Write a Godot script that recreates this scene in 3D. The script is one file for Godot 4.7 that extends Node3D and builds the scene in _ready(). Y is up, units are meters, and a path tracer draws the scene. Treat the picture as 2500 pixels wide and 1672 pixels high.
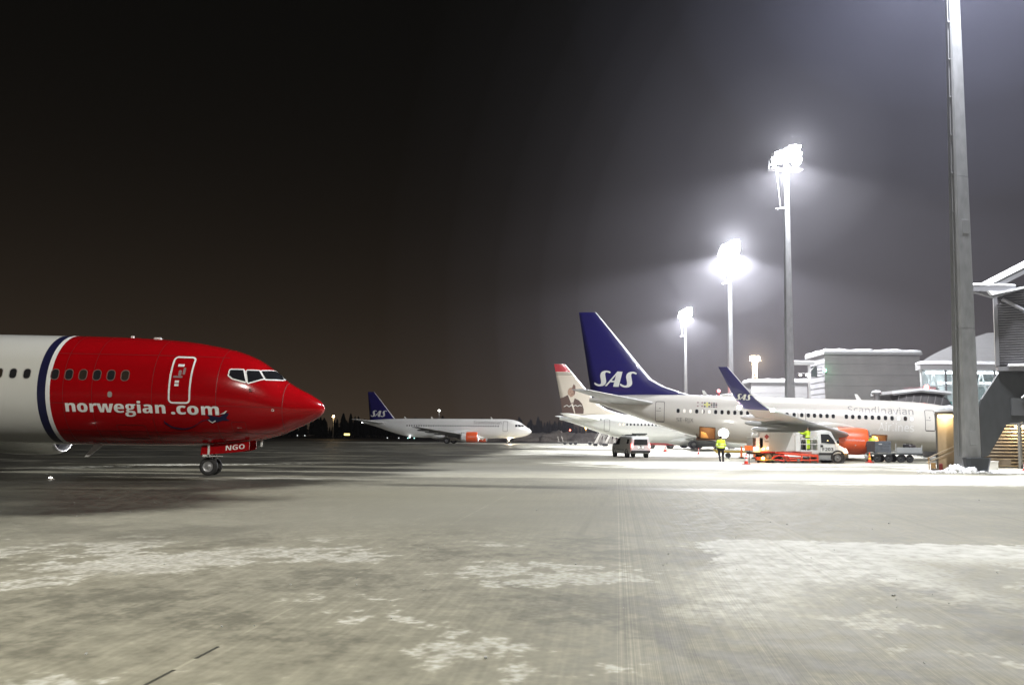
extends Node3D
# Night apron: camera, sky, lamps first; then the ground and buildings; then aircraft, vehicles, people and small things.

const LAMP_WHITE := Color(0.95, 0.96, 1.0)
var used := {}
var mats := {}
var rng := RandomNumberGenerator.new()

func _ready():
	rng.seed = 7
	set_camera_and_sky()
	light_masts()
	ground()
	buildings()
	aircraft()
	vehicles()
	people()
	small_things()
	far_things()
	mist()

func set_camera_and_sky():
	var cam := Camera3D.new()
	cam.name = "camera"
	cam.projection = Camera3D.PROJECTION_FRUSTUM
	cam.near = 0.1
	cam.far = 4000.0
	cam.size = 2.0 * 0.1 * 342.0 / 796.9
	cam.frustum_offset = Vector2(0, 0.1 * 35.6 / 796.9)
	cam.position = Vector3(0, 1.58, 0)
	cam.basis = Basis(Vector3.RIGHT, deg_to_rad(4.2)) * Basis(Vector3.BACK, deg_to_rad(0.5))
	cam.current = true
	add_child(cam)
	var we := WorldEnvironment.new()
	we.name = "environment"
	var e := Environment.new()
	e.background_mode = Environment.BG_SKY
	var sm := ProceduralSkyMaterial.new()
	sm.sky_top_color = Color(0.0024, 0.0023, 0.0019).linear_to_srgb()
	sm.sky_horizon_color = Color(0.049, 0.035, 0.0235).linear_to_srgb()
	sm.sky_curve = 0.09
	sm.ground_bottom_color = Color(0.004, 0.004, 0.004).linear_to_srgb()
	sm.ground_horizon_color = Color(0.008, 0.007, 0.006).linear_to_srgb()
	e.sky = Sky.new()
	e.sky.sky_material = sm
	e.tonemap_mode = Environment.TONE_MAPPER_LINEAR
	e.tonemap_exposure = 1.0
	e.fog_enabled = true
	e.fog_density = 0.00003
	e.fog_light_color = Color(0.95, 0.95, 0.97)
	e.volumetric_fog_enabled = true
	e.volumetric_fog_density = 0.0
	e.sdfgi_enabled = true
	e.ssao_enabled = true
	e.ssil_enabled = true
	we.environment = e
	add_child(we)
# ---------- helpers ----------
func numbered(called: String) -> String:
	if not used.has(called):
		used[called] = 0
		return called
	used[called] += 1
	return "%s_%03d" % [called, used[called]]

func thing(called: String, label: String, category: String, at := Vector3.ZERO, turn := 0.0, group := "") -> Node3D:
	var o := Node3D.new()
	o.name = numbered(called)
	add_child(o)
	o.position = at
	o.rotation.y = turn
	tag(o, label, category, group)
	return o

func tag(o: Node, label: String, category: String, group := ""):
	o.set_meta("label", label)
	o.set_meta("category", category)
	if group:
		o.set_meta("group", group)

func put(called: String, g, m: Material, parent: Node = self) -> MeshInstance3D:
	var o := MeshInstance3D.new()
	o.mesh = g.done() if g is Geo else g
	o.material_override = m
	if parent == self:
		o.name = numbered(called)
		add_child(o)
	else:
		o.name = called
		parent.add_child(o, true)
		var n := String(o.name)
		if n != called and n.begins_with(called):
			var k := 1
			while parent.has_node("%s_%03d" % [called, k]):
				k += 1
			o.name = "%s_%03d" % [called, k]
	return o

func setting(called: String, g, m: Material) -> MeshInstance3D:
	var o := put(called, g, m)
	o.set_meta("kind", "structure")
	return o

func mat(key: String, c: Color, rough := 0.6, metal := 0.0, spec := 0.5) -> StandardMaterial3D:
	if mats.has(key):
		return mats[key]
	var m := StandardMaterial3D.new()
	m.resource_name = key
	m.albedo_color = c.linear_to_srgb()
	m.roughness = rough
	m.metallic = metal
	m.metallic_specular = spec
	mats[key] = m
	return m

func glow(key: String, c: Color, energy: float) -> StandardMaterial3D:
	if mats.has(key):
		return mats[key]
	var m := mat(key, Color(0.8, 0.8, 0.8), 0.4)
	m.emission_enabled = true
	m.emission = c.linear_to_srgb()
	m.emission_energy_multiplier = energy
	return m

func omni(at: Vector3, c: Color, energy: float, size: float, parent: Node = self, called := "lamp_glow"):
	var l := OmniLight3D.new()
	l.name = called
	l.light_color = c.linear_to_srgb()
	l.light_energy = energy
	l.light_size = size
	l.omni_range = 400.0
	l.omni_attenuation = 2.0
	l.shadow_enabled = true
	l.position = at
	parent.add_child(l, true)

class Geo:
	var st := SurfaceTool.new()
	var n := 0
	var grp := 0
	func _init():
		st.begin(Mesh.PRIMITIVE_TRIANGLES)
	func flat():
		st.set_smooth_group(-1)
	func smooth():
		st.set_smooth_group(grp)
		grp += 1
	func tri(a: Vector3, b: Vector3, c: Vector3):
		for p in [a, b, c]:
			st.set_uv(Vector2(p.x, p.z))
			st.add_vertex(p)
		n += 1
	func quad(a: Vector3, b: Vector3, c: Vector3, d: Vector3):
		tri(a, b, c)
		tri(a, c, d)
	# box with bevelled long edges when bev > 0
	func box(c: Vector3, s: Vector3, b := Basis.IDENTITY, bev := 0.0):
		flat()
		var h := s * 0.5
		if bev > 0.0:
			bev = minf(bev, minf(h.x, minf(h.y, h.z)) * 0.9)
		var f := func(x, y, z): return c + b * Vector3(x, y, z)
		if bev <= 0.0:
			var v := []
			for i in 8:
				v.append(f.call(h.x * (1 if i & 1 else -1), h.y * (1 if i & 2 else -1), h.z * (1 if i & 4 else -1)))
			quad(v[4], v[6], v[7], v[5])
			quad(v[1], v[3], v[2], v[0])
			quad(v[5], v[7], v[3], v[1])
			quad(v[0], v[2], v[6], v[4])
			quad(v[6], v[2], v[3], v[7])
			quad(v[0], v[4], v[5], v[1])
			return
		var i2 := h - Vector3.ONE * bev
		var ax := [Vector3(1, 0, 0), Vector3(0, 1, 0), Vector3(0, 0, 1)]
		for a in 3:
			for sg in [-1.0, 1.0]:
				var nrm: Vector3 = ax[a] * sg
				var u: Vector3 = ax[(a + 1) % 3]
				var w: Vector3 = ax[(a + 2) % 3]
				var o: Vector3 = nrm * h
				var p := [o - u * i2 - w * i2, o + u * i2 - w * i2, o + u * i2 + w * i2, o - u * i2 + w * i2]
				if sg > 0:
					p.reverse()
				quad(c + b * p[0], c + b * p[1], c + b * p[2], c + b * p[3])
		for a in 3:
			var u: Vector3 = ax[a]
			var v1: Vector3 = ax[(a + 1) % 3]
			var w: Vector3 = ax[(a + 2) % 3]
			for s1 in [-1.0, 1.0]:
				for s2 in [-1.0, 1.0]:
					var e1: Vector3 = v1 * s1 * h + w * s2 * i2
					var e2: Vector3 = v1 * s1 * i2 + w * s2 * h
					var p := [e1 - u * i2, e1 + u * i2, e2 + u * i2, e2 - u * i2]
					if s1 * s2 < 0:
						p.reverse()
					quad(c + b * p[0], c + b * p[1], c + b * p[2], c + b * p[3])
		for sx in [-1.0, 1.0]:
			for sy in [-1.0, 1.0]:
				for sz in [-1.0, 1.0]:
					var q := [Vector3(sx * h.x, sy * i2.y, sz * i2.z), Vector3(sx * i2.x, sy * h.y, sz * i2.z), Vector3(sx * i2.x, sy * i2.y, sz * h.z)]
					if sx * sy * sz > 0:
						q.reverse()
					tri(c + b * q[0], c + b * q[1], c + b * q[2])
	# tapered tube from a to b
	func cyl(a: Vector3, b: Vector3, r0: float, r1 := -1.0, sides := 10, caps := true):
		if r1 < 0.0:
			r1 = r0
		var z := (b - a).normalized()
		var x := z.cross(Vector3.UP if absf(z.y) < 0.95 else Vector3.RIGHT).normalized()
		var y := z.cross(x)
		smooth()
		var ra := []
		var rb := []
		for i in sides:
			var t := TAU * i / sides
			var d := x * cos(t) + y * sin(t)
			ra.append(a + d * r0)
			rb.append(b + d * r1)
		for i in sides:
			var j := (i + 1) % sides
			quad(ra[i], rb[i], rb[j], ra[j])
		if caps:
			flat()
			for i in sides:
				var j := (i + 1) % sides
				tri(a, ra[i], ra[j])
				tri(b, rb[j], rb[i])
	func pipe(pts: Array, r: float, sides := 8):
		for i in pts.size() - 1:
			cyl(pts[i], pts[i + 1], r, r, sides)
	# profile of [along, radius], turned round an axis
	func lathe(o: Vector3, axis: Vector3, prof: Array, sides := 24, sq := 0.0):
		var z := axis.normalized()
		var x := z.cross(Vector3.UP if absf(z.y) < 0.95 else Vector3.RIGHT).normalized()
		var y := z.cross(x)
		var rings := []
		for p in prof:
			var r := PackedVector3Array()
			for i in sides:
				var t := TAU * i / sides
				r.append(o + z * p[0] + (x * cos(t) + y * sin(t)) * p[1])
			rings.append(r)
		loft(rings)
	func loft(rings: Array, closed := true, cap0 := false, cap1 := false, new_group := true):
		if new_group:
			smooth()
		var c: int = rings[0].size()
		for k in rings.size() - 1:
			for i in (c if closed else c - 1):
				var j := (i + 1) % c
				var a: Vector3 = rings[k][i]
				var b: Vector3 = rings[k + 1][i]
				var d: Vector3 = rings[k + 1][j]
				var e: Vector3 = rings[k][j]
				if a.distance_squared_to(e) > 1e-12:
					tri(a, b, e)
				if b.distance_squared_to(d) > 1e-12:
					tri(b, d, e)
		flat()
		if cap0:
			fan(rings[0], false)
		if cap1:
			fan(rings[-1], true)
	func fan(r: PackedVector3Array, rev: bool):
		var m := Vector3.ZERO
		for p in r:
			m += p
		m /= r.size()
		for i in r.size():
			var j := (i + 1) % r.size()
			if rev:
				tri(m, r[j], r[i])
			else:
				tri(m, r[i], r[j])
	# flat outline in the plane (u, v) at o, given a thickness along w
	func slab(poly: PackedVector2Array, o: Vector3, u: Vector3, v: Vector3, w: Vector3):
		flat()
		if Geometry2D.is_polygon_clockwise(poly):
			poly.reverse()
		var idx := Geometry2D.triangulate_polygon(poly)
		var f := func(p: Vector2): return o + u * p.x + v * p.y
		var hand := u.cross(v).dot(w) > 0.0
		for k in range(0, idx.size(), 3):
			var a: Vector3 = f.call(poly[idx[k]])
			var b: Vector3 = f.call(poly[idx[k + 1]])
			var c: Vector3 = f.call(poly[idx[k + 2]])
			if hand:
				tri(a, b, c)
				tri(a + w, c + w, b + w)
			else:
				tri(a, c, b)
				tri(a + w, b + w, c + w)
		for k in poly.size():
			var a: Vector3 = f.call(poly[k])
			var b: Vector3 = f.call(poly[(k + 1) % poly.size()])
			if hand:
				quad(a, a + w, b + w, b)
			else:
				quad(b, b + w, a + w, a)
	func ball(c: Vector3, r: Vector3, sides := 12, rows := 8):
		var rings := []
		for k in rows + 1:
			var t := PI * k / rows
			var ring := PackedVector3Array()
			for i in sides:
				var p := TAU * i / sides
				ring.append(c + Vector3(sin(t) * cos(p) * r.x, -cos(t) * r.y, sin(t) * sin(p) * r.z))
			rings.append(ring)
		loft(rings)
	func done() -> ArrayMesh:
		st.generate_normals()
		return st.commit()

func P(v: Array) -> PackedVector2Array:
	var r := PackedVector2Array()
	for i in range(0, v.size(), 2):
		r.append(Vector2(v[i], v[i + 1]))
	return r
# ---------- flood light masts ----------
func light_mast(at: Vector3, tall: float, label: String, energy: float, tint := LAMP_WHITE, base_w := 0.5, base_d := 0.36, top_w := 0.3):
	var t := thing("floodlight_mast", label, "light mast", at, 0.0, "tall floodlight masts along the apron")
	t.rotation.y = 0.12
	var metal := dirty("mast_steel", Color(0.22, 0.225, 0.23), 0.55, 0.02, 0.18, 0.5)
	var g := Geo.new()
	var joints := [0.0, 0.24, 0.5, 0.76, 1.0]
	for k in 4:
		var a: float = joints[k]
		var b: float = joints[k + 1]
		var wa := lerpf(base_w, top_w, a)
		var wb := lerpf(base_w, top_w, b)
		var da := lerpf(base_d, top_w * 0.7, a)
		var db := lerpf(base_d, top_w * 0.7, b)
		var shrink := 0.012 * k
		var ra := chamfered(wa - shrink, da - shrink, tall * a)
		var rb := chamfered(wb - shrink, db - shrink, tall * b - 0.02)
		g.flat()
		for i in 8:
			var j := (i + 1) % 8
			g.quad(ra[i], ra[j], rb[j], rb[i])
		g.fan(rb, false)
	put("pole", g, metal, t)
	if base_w > 1.0:
		for s in [Vector3(0.02, 1.7, base_d * 0.5), Vector3(0.05, 12.4, base_d * 0.5 - 0.1)]:
			g = Geo.new()
			g.box(s, Vector3(0.34, 0.7, 0.03), Basis.IDENTITY, 0.01)
			put("hatch", g, mat("hatch_grey", Color(0.22, 0.225, 0.23), 0.5), t)
		g = Geo.new()
		g.cyl(Vector3(-base_w * 0.5 - 0.03, 0.8, 0.1), Vector3(-top_w * 0.5 - 0.03, tall - 1.0, 0.05), 0.03, 0.03, 6)
		for k in 14:
			g.box(Vector3(lerpf(-base_w * 0.5, -top_w * 0.5, k / 14.0) - 0.03, 1.2 + k * 2.0, 0.1), Vector3(0.1, 0.05, 0.1))
		put("conduit", g, mat("hatch_grey", Color(0.22, 0.225, 0.23), 0.5), t)
	g = Geo.new()
	g.cyl(Vector3(-1.8, tall + 0.1, 0.1), Vector3(1.2, tall + 1.9, -0.4), 0.09)
	g.cyl(Vector3(-0.2, tall + 0.1, 0.2), Vector3(1.6, tall + 1.0, 0.0), 0.09)
	g.cyl(Vector3(1.6, tall + 1.0, 0.0), Vector3(1.2, tall + 1.9, -0.4), 0.08)
	g.box(Vector3(0, tall + 0.7, 0), Vector3(0.22, 1.6, 0.22))
	g.box(Vector3(0, tall - 0.5, -0.2), Vector3(3.4, 0.08, 0.9))
	for s in [-1.6, 1.6]:
		g.cyl(Vector3(s, tall - 0.46, -0.55), Vector3(s, tall + 0.5, -0.55), 0.025)
	g.cyl(Vector3(-1.6, tall + 0.5, -0.55), Vector3(1.6, tall + 0.5, -0.55), 0.025)
	put("head_frame", g, metal, t)
	g = Geo.new()
	g.cyl(Vector3(-0.75, tall - 4.6, 0.1), Vector3(-1.1, tall - 0.4, 0.0), 0.045)
	g.cyl(Vector3(-0.2, tall - 4.6, 0.1), Vector3(-1.05, tall - 4.75, 0.1), 0.06)
	g.ball(Vector3(-1.1, tall - 4.8, 0.1), Vector3(0.2, 0.14, 0.14))
	put("service_arm", g, metal, t)
	var housing := mat("flood_housing", Color(0.25, 0.25, 0.26), 0.5)
	var lit := glow("flood_lens", LAMP_WHITE, 60.0)
	var spots := []
	for k in 5:
		spots.append(Vector3(-1.45 + 0.66 * k, tall + 0.2 + 0.22 * k, 0.45 - 0.1 * k))
		spots.append(Vector3(-1.1 + 0.58 * k, tall + 0.86 + 0.26 * k, 0.2 - 0.1 * k))
	spots.append(Vector3(0.55, tall + 1.75, -0.1))
	spots.append(Vector3(1.1, tall + 0.42, 0.2))
	var body: Mesh
	var lens: Mesh
	g = Geo.new()
	g.box(Vector3(0, 0, 0), Vector3(0.72, 0.7, 0.34), Basis.IDENTITY, 0.06)
	body = g.done()
	g = Geo.new()
	g.box(Vector3(0, 0, 0.19), Vector3(0.64, 0.62, 0.04), Basis.IDENTITY, 0.015)
	lens = g.done()
	for s in spots:
		for face in 2:
			var tr := Transform3D(Basis(Vector3.UP, (s.x * 0.12) + (PI if face else 0.0)) * Basis(Vector3.RIGHT, 0.6), s + Vector3(0, 0, 0.12 if face == 0 else -0.32))
			var b := put("floodlight", body, housing, t)
			b.transform = tr
			put("lens", lens, lit, b)
	for s in [1.0, -1.0]:
		var l := SpotLight3D.new()
		l.name = "floodlight_beam"
		l.light_color = tint.linear_to_srgb()
		l.light_energy = energy * (0.5 if s > 0.0 else 0.3)
		l.light_size = 0.5
		l.spot_range = 400.0
		l.spot_attenuation = 2.0
		l.spot_angle = 82.0
		l.spot_angle_attenuation = 0.22
		l.shadow_enabled = true
		l.transform = Transform3D(Basis(Vector3.RIGHT, -PI * 0.5 + 0.25 * s), Vector3(0, tall - 0.3, 1.4 * s))
		t.add_child(l, true)
	omni(Vector3(0.1, tall + 1.0, 1.5), tint, energy * 0.2, 0.5, t)

func chamfered(w: float, d: float, y: float) -> PackedVector3Array:
	var c := minf(w, d) * 0.14
	var x := w * 0.5
	var z := d * 0.5
	return PackedVector3Array([Vector3(-x + c, y, -z), Vector3(x - c, y, -z), Vector3(x, y, -z + c), Vector3(x, y, z - c), Vector3(x - c, y, z), Vector3(-x + c, y, z), Vector3(-x, y, z - c), Vector3(-x, y, -z + c)])

func light_masts():
	light_mast(Vector3(22.8, 0, -40.0), 30.0, "nearest light mast, a thick grey steel column rising out of the picture at right", 2400.0, Color(0.92, 0.94, 1.0), 1.02, 0.85, 0.55)
	light_mast(Vector3(28.3, 0, -81.0), 30.0, "tall lit mast behind the middle of the long white plane, brightest head", 1900.0, LAMP_WHITE, 0.95, 0.7, 0.5)
	light_mast(Vector3(33.3, 0, -121.0), 30.0, "second lit mast from the left, rising behind the blue winglet", 6200.0, LAMP_WHITE, 0.95, 0.7, 0.5)
	light_mast(Vector3(40.4, 0, -185.0), 30.0, "farthest and shortest looking lit mast, left of the others", 3600.0, LAMP_WHITE, 0.95, 0.7, 0.5)
	light_mast(Vector3(5.0, 0, 11.0), 30.0, "unseen mast behind the viewer, placed off the row to light the foreground", 2750.0, Color(1.0, 0.965, 0.87), 1.02, 0.85, 0.55)  # out of view, set off the row line for an evenly lit foreground
# ---------- the ground ----------
func fnoise(sd: int, freq: float, oct := 3, kind := FastNoiseLite.TYPE_SIMPLEX_SMOOTH) -> FastNoiseLite:
	var n := FastNoiseLite.new()
	n.seed = sd
	n.noise_type = kind
	n.frequency = freq
	n.fractal_octaves = oct
	return n

var gn := []
var rows_out := []
var snow_b := P([2.9, 12.2, 3.5, 12.8, 4.8, 12.5, 7.8, 12.2, 9.5, 11.5, 9.0, 7.5, 5.6, 7.0, 4.4, 8.0, 4.1, 8.9, 3.2, 8.7, 2.3, 7.2, 1.6, 7.3, 2.45, 9.6])
var edge_z := [0.0, 12.9, 17.3, 24.1, 30.2, 45.9, 74.2, 120.0, 200.0]
var edge_x := [-9.0, -8.2, -7.7, -6.2, -5.1, -4.3, -1.6, 4.0, 16.0]

func table(xs: Array, ys: Array, x: float) -> float:
	for i in xs.size() - 1:
		if x <= xs[i + 1]:
			return lerpf(ys[i], ys[i + 1], clampf((x - xs[i]) / (xs[i + 1] - xs[i]), 0.0, 1.0))
	return ys[-1]

func band(v: float, a: float, b: float, soft: float) -> float:
	return smoothstep(a - soft, a + soft, v) * (1.0 - smoothstep(b - soft, b + soft, v))

func inside_by(poly: PackedVector2Array, p: Vector2) -> float:
	var best := 1e9
	var n := poly.size()
	for i in n:
		best = minf(best, p.distance_squared_to(Geometry2D.get_closest_point_to_segment(p, poly[i], poly[(i + 1) % n])))
	return sqrt(best) * (1.0 if Geometry2D.is_point_in_polygon(p, poly) else -1.0)

# what lies on the apron at (x, z metres ahead): [snow 0..1, bare asphalt 0..1, tone]
func ground_row(j: int, w: int, h: int, x0: float, x1: float, z0: float, z1: float, near: bool):
	var col := PackedByteArray()
	var rough := PackedByteArray()
	col.resize(w * 3)
	rough.resize(w)
	var z := lerpf(z1, z0, (j + 0.5) / h)
	var e := table(edge_z, edge_x, z)
	var cs := 0.9914
	var sn := 0.1305
	var n0: FastNoiseLite = gn[0]
	var n1: FastNoiseLite = gn[1]
	var n2: FastNoiseLite = gn[2]
	var n3: FastNoiseLite = gn[3]
	var n4: FastNoiseLite = gn[4]
	var n5: FastNoiseLite = gn[5]
	for i in w:
		var x := lerpf(x0, x1, (i + 0.5) / w)
		var v := x * cs - z * sn
		var u := x * sn + z * cs
		var big := n0.get_noise_2d(x, z)
		var mid := n1.get_noise_2d(x * 0.8, z)
		var fine := n2.get_noise_2d(x, z)
		var brush := n3.get_noise_2d(v * 14.0, u * 0.5)
		var grit := n5.get_noise_2d(x, z)
		var sweep := n4.get_noise_2d(x * 0.12, z * 0.75)
		# concrete, left of the edge dark asphalt
		var asph := 1.0 - smoothstep(-1.2, 1.2, x - e + big * 2.0 + sweep * 1.2)
		asph *= smoothstep(11.8, 14.4, z + big * 1.6 + mid * 1.4)
		var frost := clampf(0.42 + 0.3 * big + 0.28 * mid + 0.3 * fine, 0.0, 1.0)
		if near:
			frost += 0.26 * grit + 0.15 * smoothstep(0.1, 0.55, brush + 0.5 * mid + 0.3 * fine) - 0.1 * smoothstep(0.15, 0.6, -brush - 0.3 * big)
		var c := 0.25 + 0.17 * frost
		var warm := 0.5 + 0.5 * n0.get_noise_2d(x * 0.5 + 90.0, z * 0.5)
		# grey swept band to the right
		var grey := band(z, 13.0, 27.0, 1.2) * smoothstep(-3.0, 3.0, x)
		c *= 1.0 - 0.2 * grey
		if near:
			c *= 1.0 - 0.2 * smoothstep(0.5, 5.0, x + 0.6 * mid) * (1.0 - smoothstep(11.5, 13.5, z))  # right foreground darkened in the colour to offset the strong mast light
		c = lerpf(c, 0.34, 0.6 * band(z, 13.8, 23.5, 1.5) * smoothstep(-7.5, -3.5, x) * (1.0 - smoothstep(0.0, 4.0, x)))
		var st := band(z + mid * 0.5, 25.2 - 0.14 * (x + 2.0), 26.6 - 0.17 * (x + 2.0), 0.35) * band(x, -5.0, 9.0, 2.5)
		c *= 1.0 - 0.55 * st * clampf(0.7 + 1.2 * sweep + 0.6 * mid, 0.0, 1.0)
		var a := 0.062 + 0.035 * mid + 0.03 * fine
		a += 0.22 * smoothstep(0.12, 0.5, sweep + 0.25 * mid) * smoothstep(20.0, 28.0, z)
		a += 0.12 * smoothstep(0.0, 0.5, big + 0.5 * sweep) * (1.0 - smoothstep(14.0, 20.0, z))
		c = lerpf(c, maxf(a, 0.03), asph)
		c *= 1.0 - 0.5 * smoothstep(32.0, 40.0, z)  # pavement colour darkened farther out, against the strong lamp light there
		# packed snow
		var s := 0.0
		if near:
			if z < 14.0 and x > 0.5:
				var d := inside_by(snow_b, Vector2(x, z)) + 0.28 * mid + 0.2 * fine + 0.1 * grit
				var crisp := lerpf(0.05, 0.7, smoothstep(10.8, 8.2, z))
				s = smoothstep(-crisp, crisp, d) * clampf(0.84 + 0.35 * big + 0.45 * fine + 0.45 * grit + 0.2 * brush, 0.15, 1.0)
				var dk := inside_by(P([5.3, 10.5, 6.8, 10.3, 6.6, 8.6, 4.9, 7.5, 4.8, 8.4, 4.8, 9.3]), Vector2(x, z)) + 0.5 * mid + 0.3 * fine
				s *= 1.0 - 0.85 * smoothstep(-0.4, 0.5, dk)
			# scattered thin patches in the foreground
			s = maxf(s, (0.5 + 0.5 * grit) * smoothstep(0.26, 0.48, mid + 0.35 * fine + 0.2 * big + 0.12 * grit) * (1.0 - smoothstep(11.5, 13.0, z)))
			var lf := band(z, 9.2, 11.7, 0.5) * band(x, -7.0, -3.6, 0.7)
			s = maxf(s, (0.55 + 0.5 * grit) * lf * smoothstep(-0.08, 0.16, mid + 0.4 * fine + 0.15 * grit))
			c *= 1.0 - 0.3 * band(z + mid, 12.0, 14.2, 0.5) * band(x, -9.0, -4.0, 0.8) * smoothstep(-0.3, 0.1, mid + 0.3 * fine)
			# dark rubbed patches
			c *= 1.0 - 0.2 * smoothstep(0.12, 0.5, -mid - 0.3 * fine - 0.2 * big - 0.15 * grit) * (1.0 - smoothstep(12.0, 14.0, z))
			# seams of the slabs, filled with frost or open and dark
			for seam in [-2.95, 3.4, 9.6, -9.3]:
				var off := absf(v - seam)
				if off < 0.05:
					var k := 1.0 - smoothstep(0.006, 0.022, off)
					if seam == -2.95 and (u < 5.15 or (u > 5.42 and u < 5.75)):
						c = lerpf(c, 0.05, k)
					else:
						c = lerpf(c, 0.5, clampf(0.25 + 0.5 * fine + 0.3 * mid, 0.0, 0.5) * k * (1.0 - asph) * (1.0 if seam == -2.95 else 0.35))
			var tr := absf(Vector2(x + 6.0, z - 4.0).length() - 7.6)
			if tr < 0.12 and x > -0.5 and z < 9.0:
				c *= 1.0 - 0.3 * (1.0 - smoothstep(0.05, 0.12, tr)) * clampf(0.7 + mid, 0.0, 1.0)
			for tr2 in [[2.0, 17.0, 0.08], [3.1, 17.4, 0.08], [5.6, 20.0, 0.06], [7.9, 20.5, 0.06], [-0.6, 16.0, 0.05]]:
				var off2 := absf(v - tr2[0] - 0.012 * pow(z - 12.0, 1.5)) if z > 12.0 and z < 25.0 else 1.0
				if off2 < 0.1:
					c *= 1.0 - 0.12 * (1.0 - smoothstep(0.03, 0.09, off2)) * clampf(0.6 + 1.5 * mid, 0.0, 1.0)
		var pz := z + mid * 1.2 + big * 1.5 + fine * 0.8
		s = maxf(s, band(pz, 28.2, 35.5 + 0.04 * (x - 10.0), 0.8) * smoothstep(9.0, 14.5, x + 5.0 * sweep + 2.0 * mid - (z - 28.0) * 0.35))
		s = maxf(s, 0.95 * band(pz, 41.5, 54.0, 1.5) * smoothstep(2.0, 7.0, x + 4.0 * mid - (48.0 - z) * 0.2) )
		s = maxf(s, 0.9 * band(pz + 2.0 * mid, 71.0, 96.0, 2.0) * smoothstep(-2.0, 4.0, x + 3.0 * mid))
		s = maxf(s, 0.9 * smoothstep(104.0, 110.0, pz) * smoothstep(-4.0, 8.0, x + 6.0 * mid) * smoothstep(-0.45, 0.1, sweep))
		s = maxf(s, 0.75 * band(pz - (x + 20.0) * 0.75, 37.0, 40.0, 0.9) * band(x, -21.0, -11.0, 2.0) * smoothstep(-0.4, 0.1, sweep + fine))
		s = maxf(s, 0.55 * band(z + mid, 29.0 + 0.06 * x, 30.2 + 0.06 * x, 0.3) * (1.0 - smoothstep(-9.0, -3.0, x)) * smoothstep(-0.3, 0.2, sweep))
		s = maxf(s, 0.85 * band(z, 168.0, 196.0, 6.0) * smoothstep(-60.0, -20.0, x) * smoothstep(-0.5, 0.0, sweep))
		if z > 36.0:
			s *= clampf(0.78 + 1.1 * sweep + 0.7 * mid + 0.25 * fine, 0.1, 1.0)
		s *= 0.93 + 0.12 * fine
		c = lerpf(c, 0.74 + 0.1 * fine, clampf(s, 0.0, 1.0))
		var sn_t := clampf(s, 0.0, 1.0)
		c = clampf(c * (1.0 + 0.08 * fine), 0.02, 0.85)
		var r := c * lerpf(lerpf(1.03, 1.07, warm), 1.0, sn_t)
		var b := c * lerpf(lerpf(0.82, 0.69, warm), 0.93, sn_t)
		var q := Color(r, c, b).linear_to_srgb()
		col[i * 3] = int(clampf(q.r, 0.0, 1.0) * 255.0)
		col[i * 3 + 1] = int(clampf(q.g, 0.0, 1.0) * 255.0)
		col[i * 3 + 2] = int(clampf(q.b, 0.0, 1.0) * 255.0)
		rough[i] = int(255.0 * clampf(lerpf(lerpf(0.72, 0.5, asph), 0.82, sn_t) - 0.12 * st + 0.12 * fine, 0.2, 1.0))
	rows_out[j] = [col, rough]

func ground_sheet(x0: float, x1: float, z0: float, z1: float, w: int, h: int, near: bool) -> StandardMaterial3D:
	rows_out = []
	rows_out.resize(h)
	var job := WorkerThreadPool.add_group_task(func(j): ground_row(j, w, h, x0, x1, z0, z1, near), h, 4, true)
	WorkerThreadPool.wait_for_group_task_completion(job)
	var col := PackedByteArray()
	var rough := PackedByteArray()
	for r in rows_out:
		col.append_array(r[0])
		rough.append_array(r[1])
	var m := StandardMaterial3D.new()
	m.resource_name = "apron_near" if near else "apron_middle"
	m.albedo_texture = ImageTexture.create_from_image(Image.create_from_data(w, h, false, Image.FORMAT_RGB8, col))
	m.roughness_texture = ImageTexture.create_from_image(Image.create_from_data(w, h, false, Image.FORMAT_L8, rough))
	m.roughness_texture_channel = BaseMaterial3D.TEXTURE_CHANNEL_RED
	m.roughness = 1.0
	m.texture_repeat = false
	m.metallic_specular = 0.35
	return m

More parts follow.
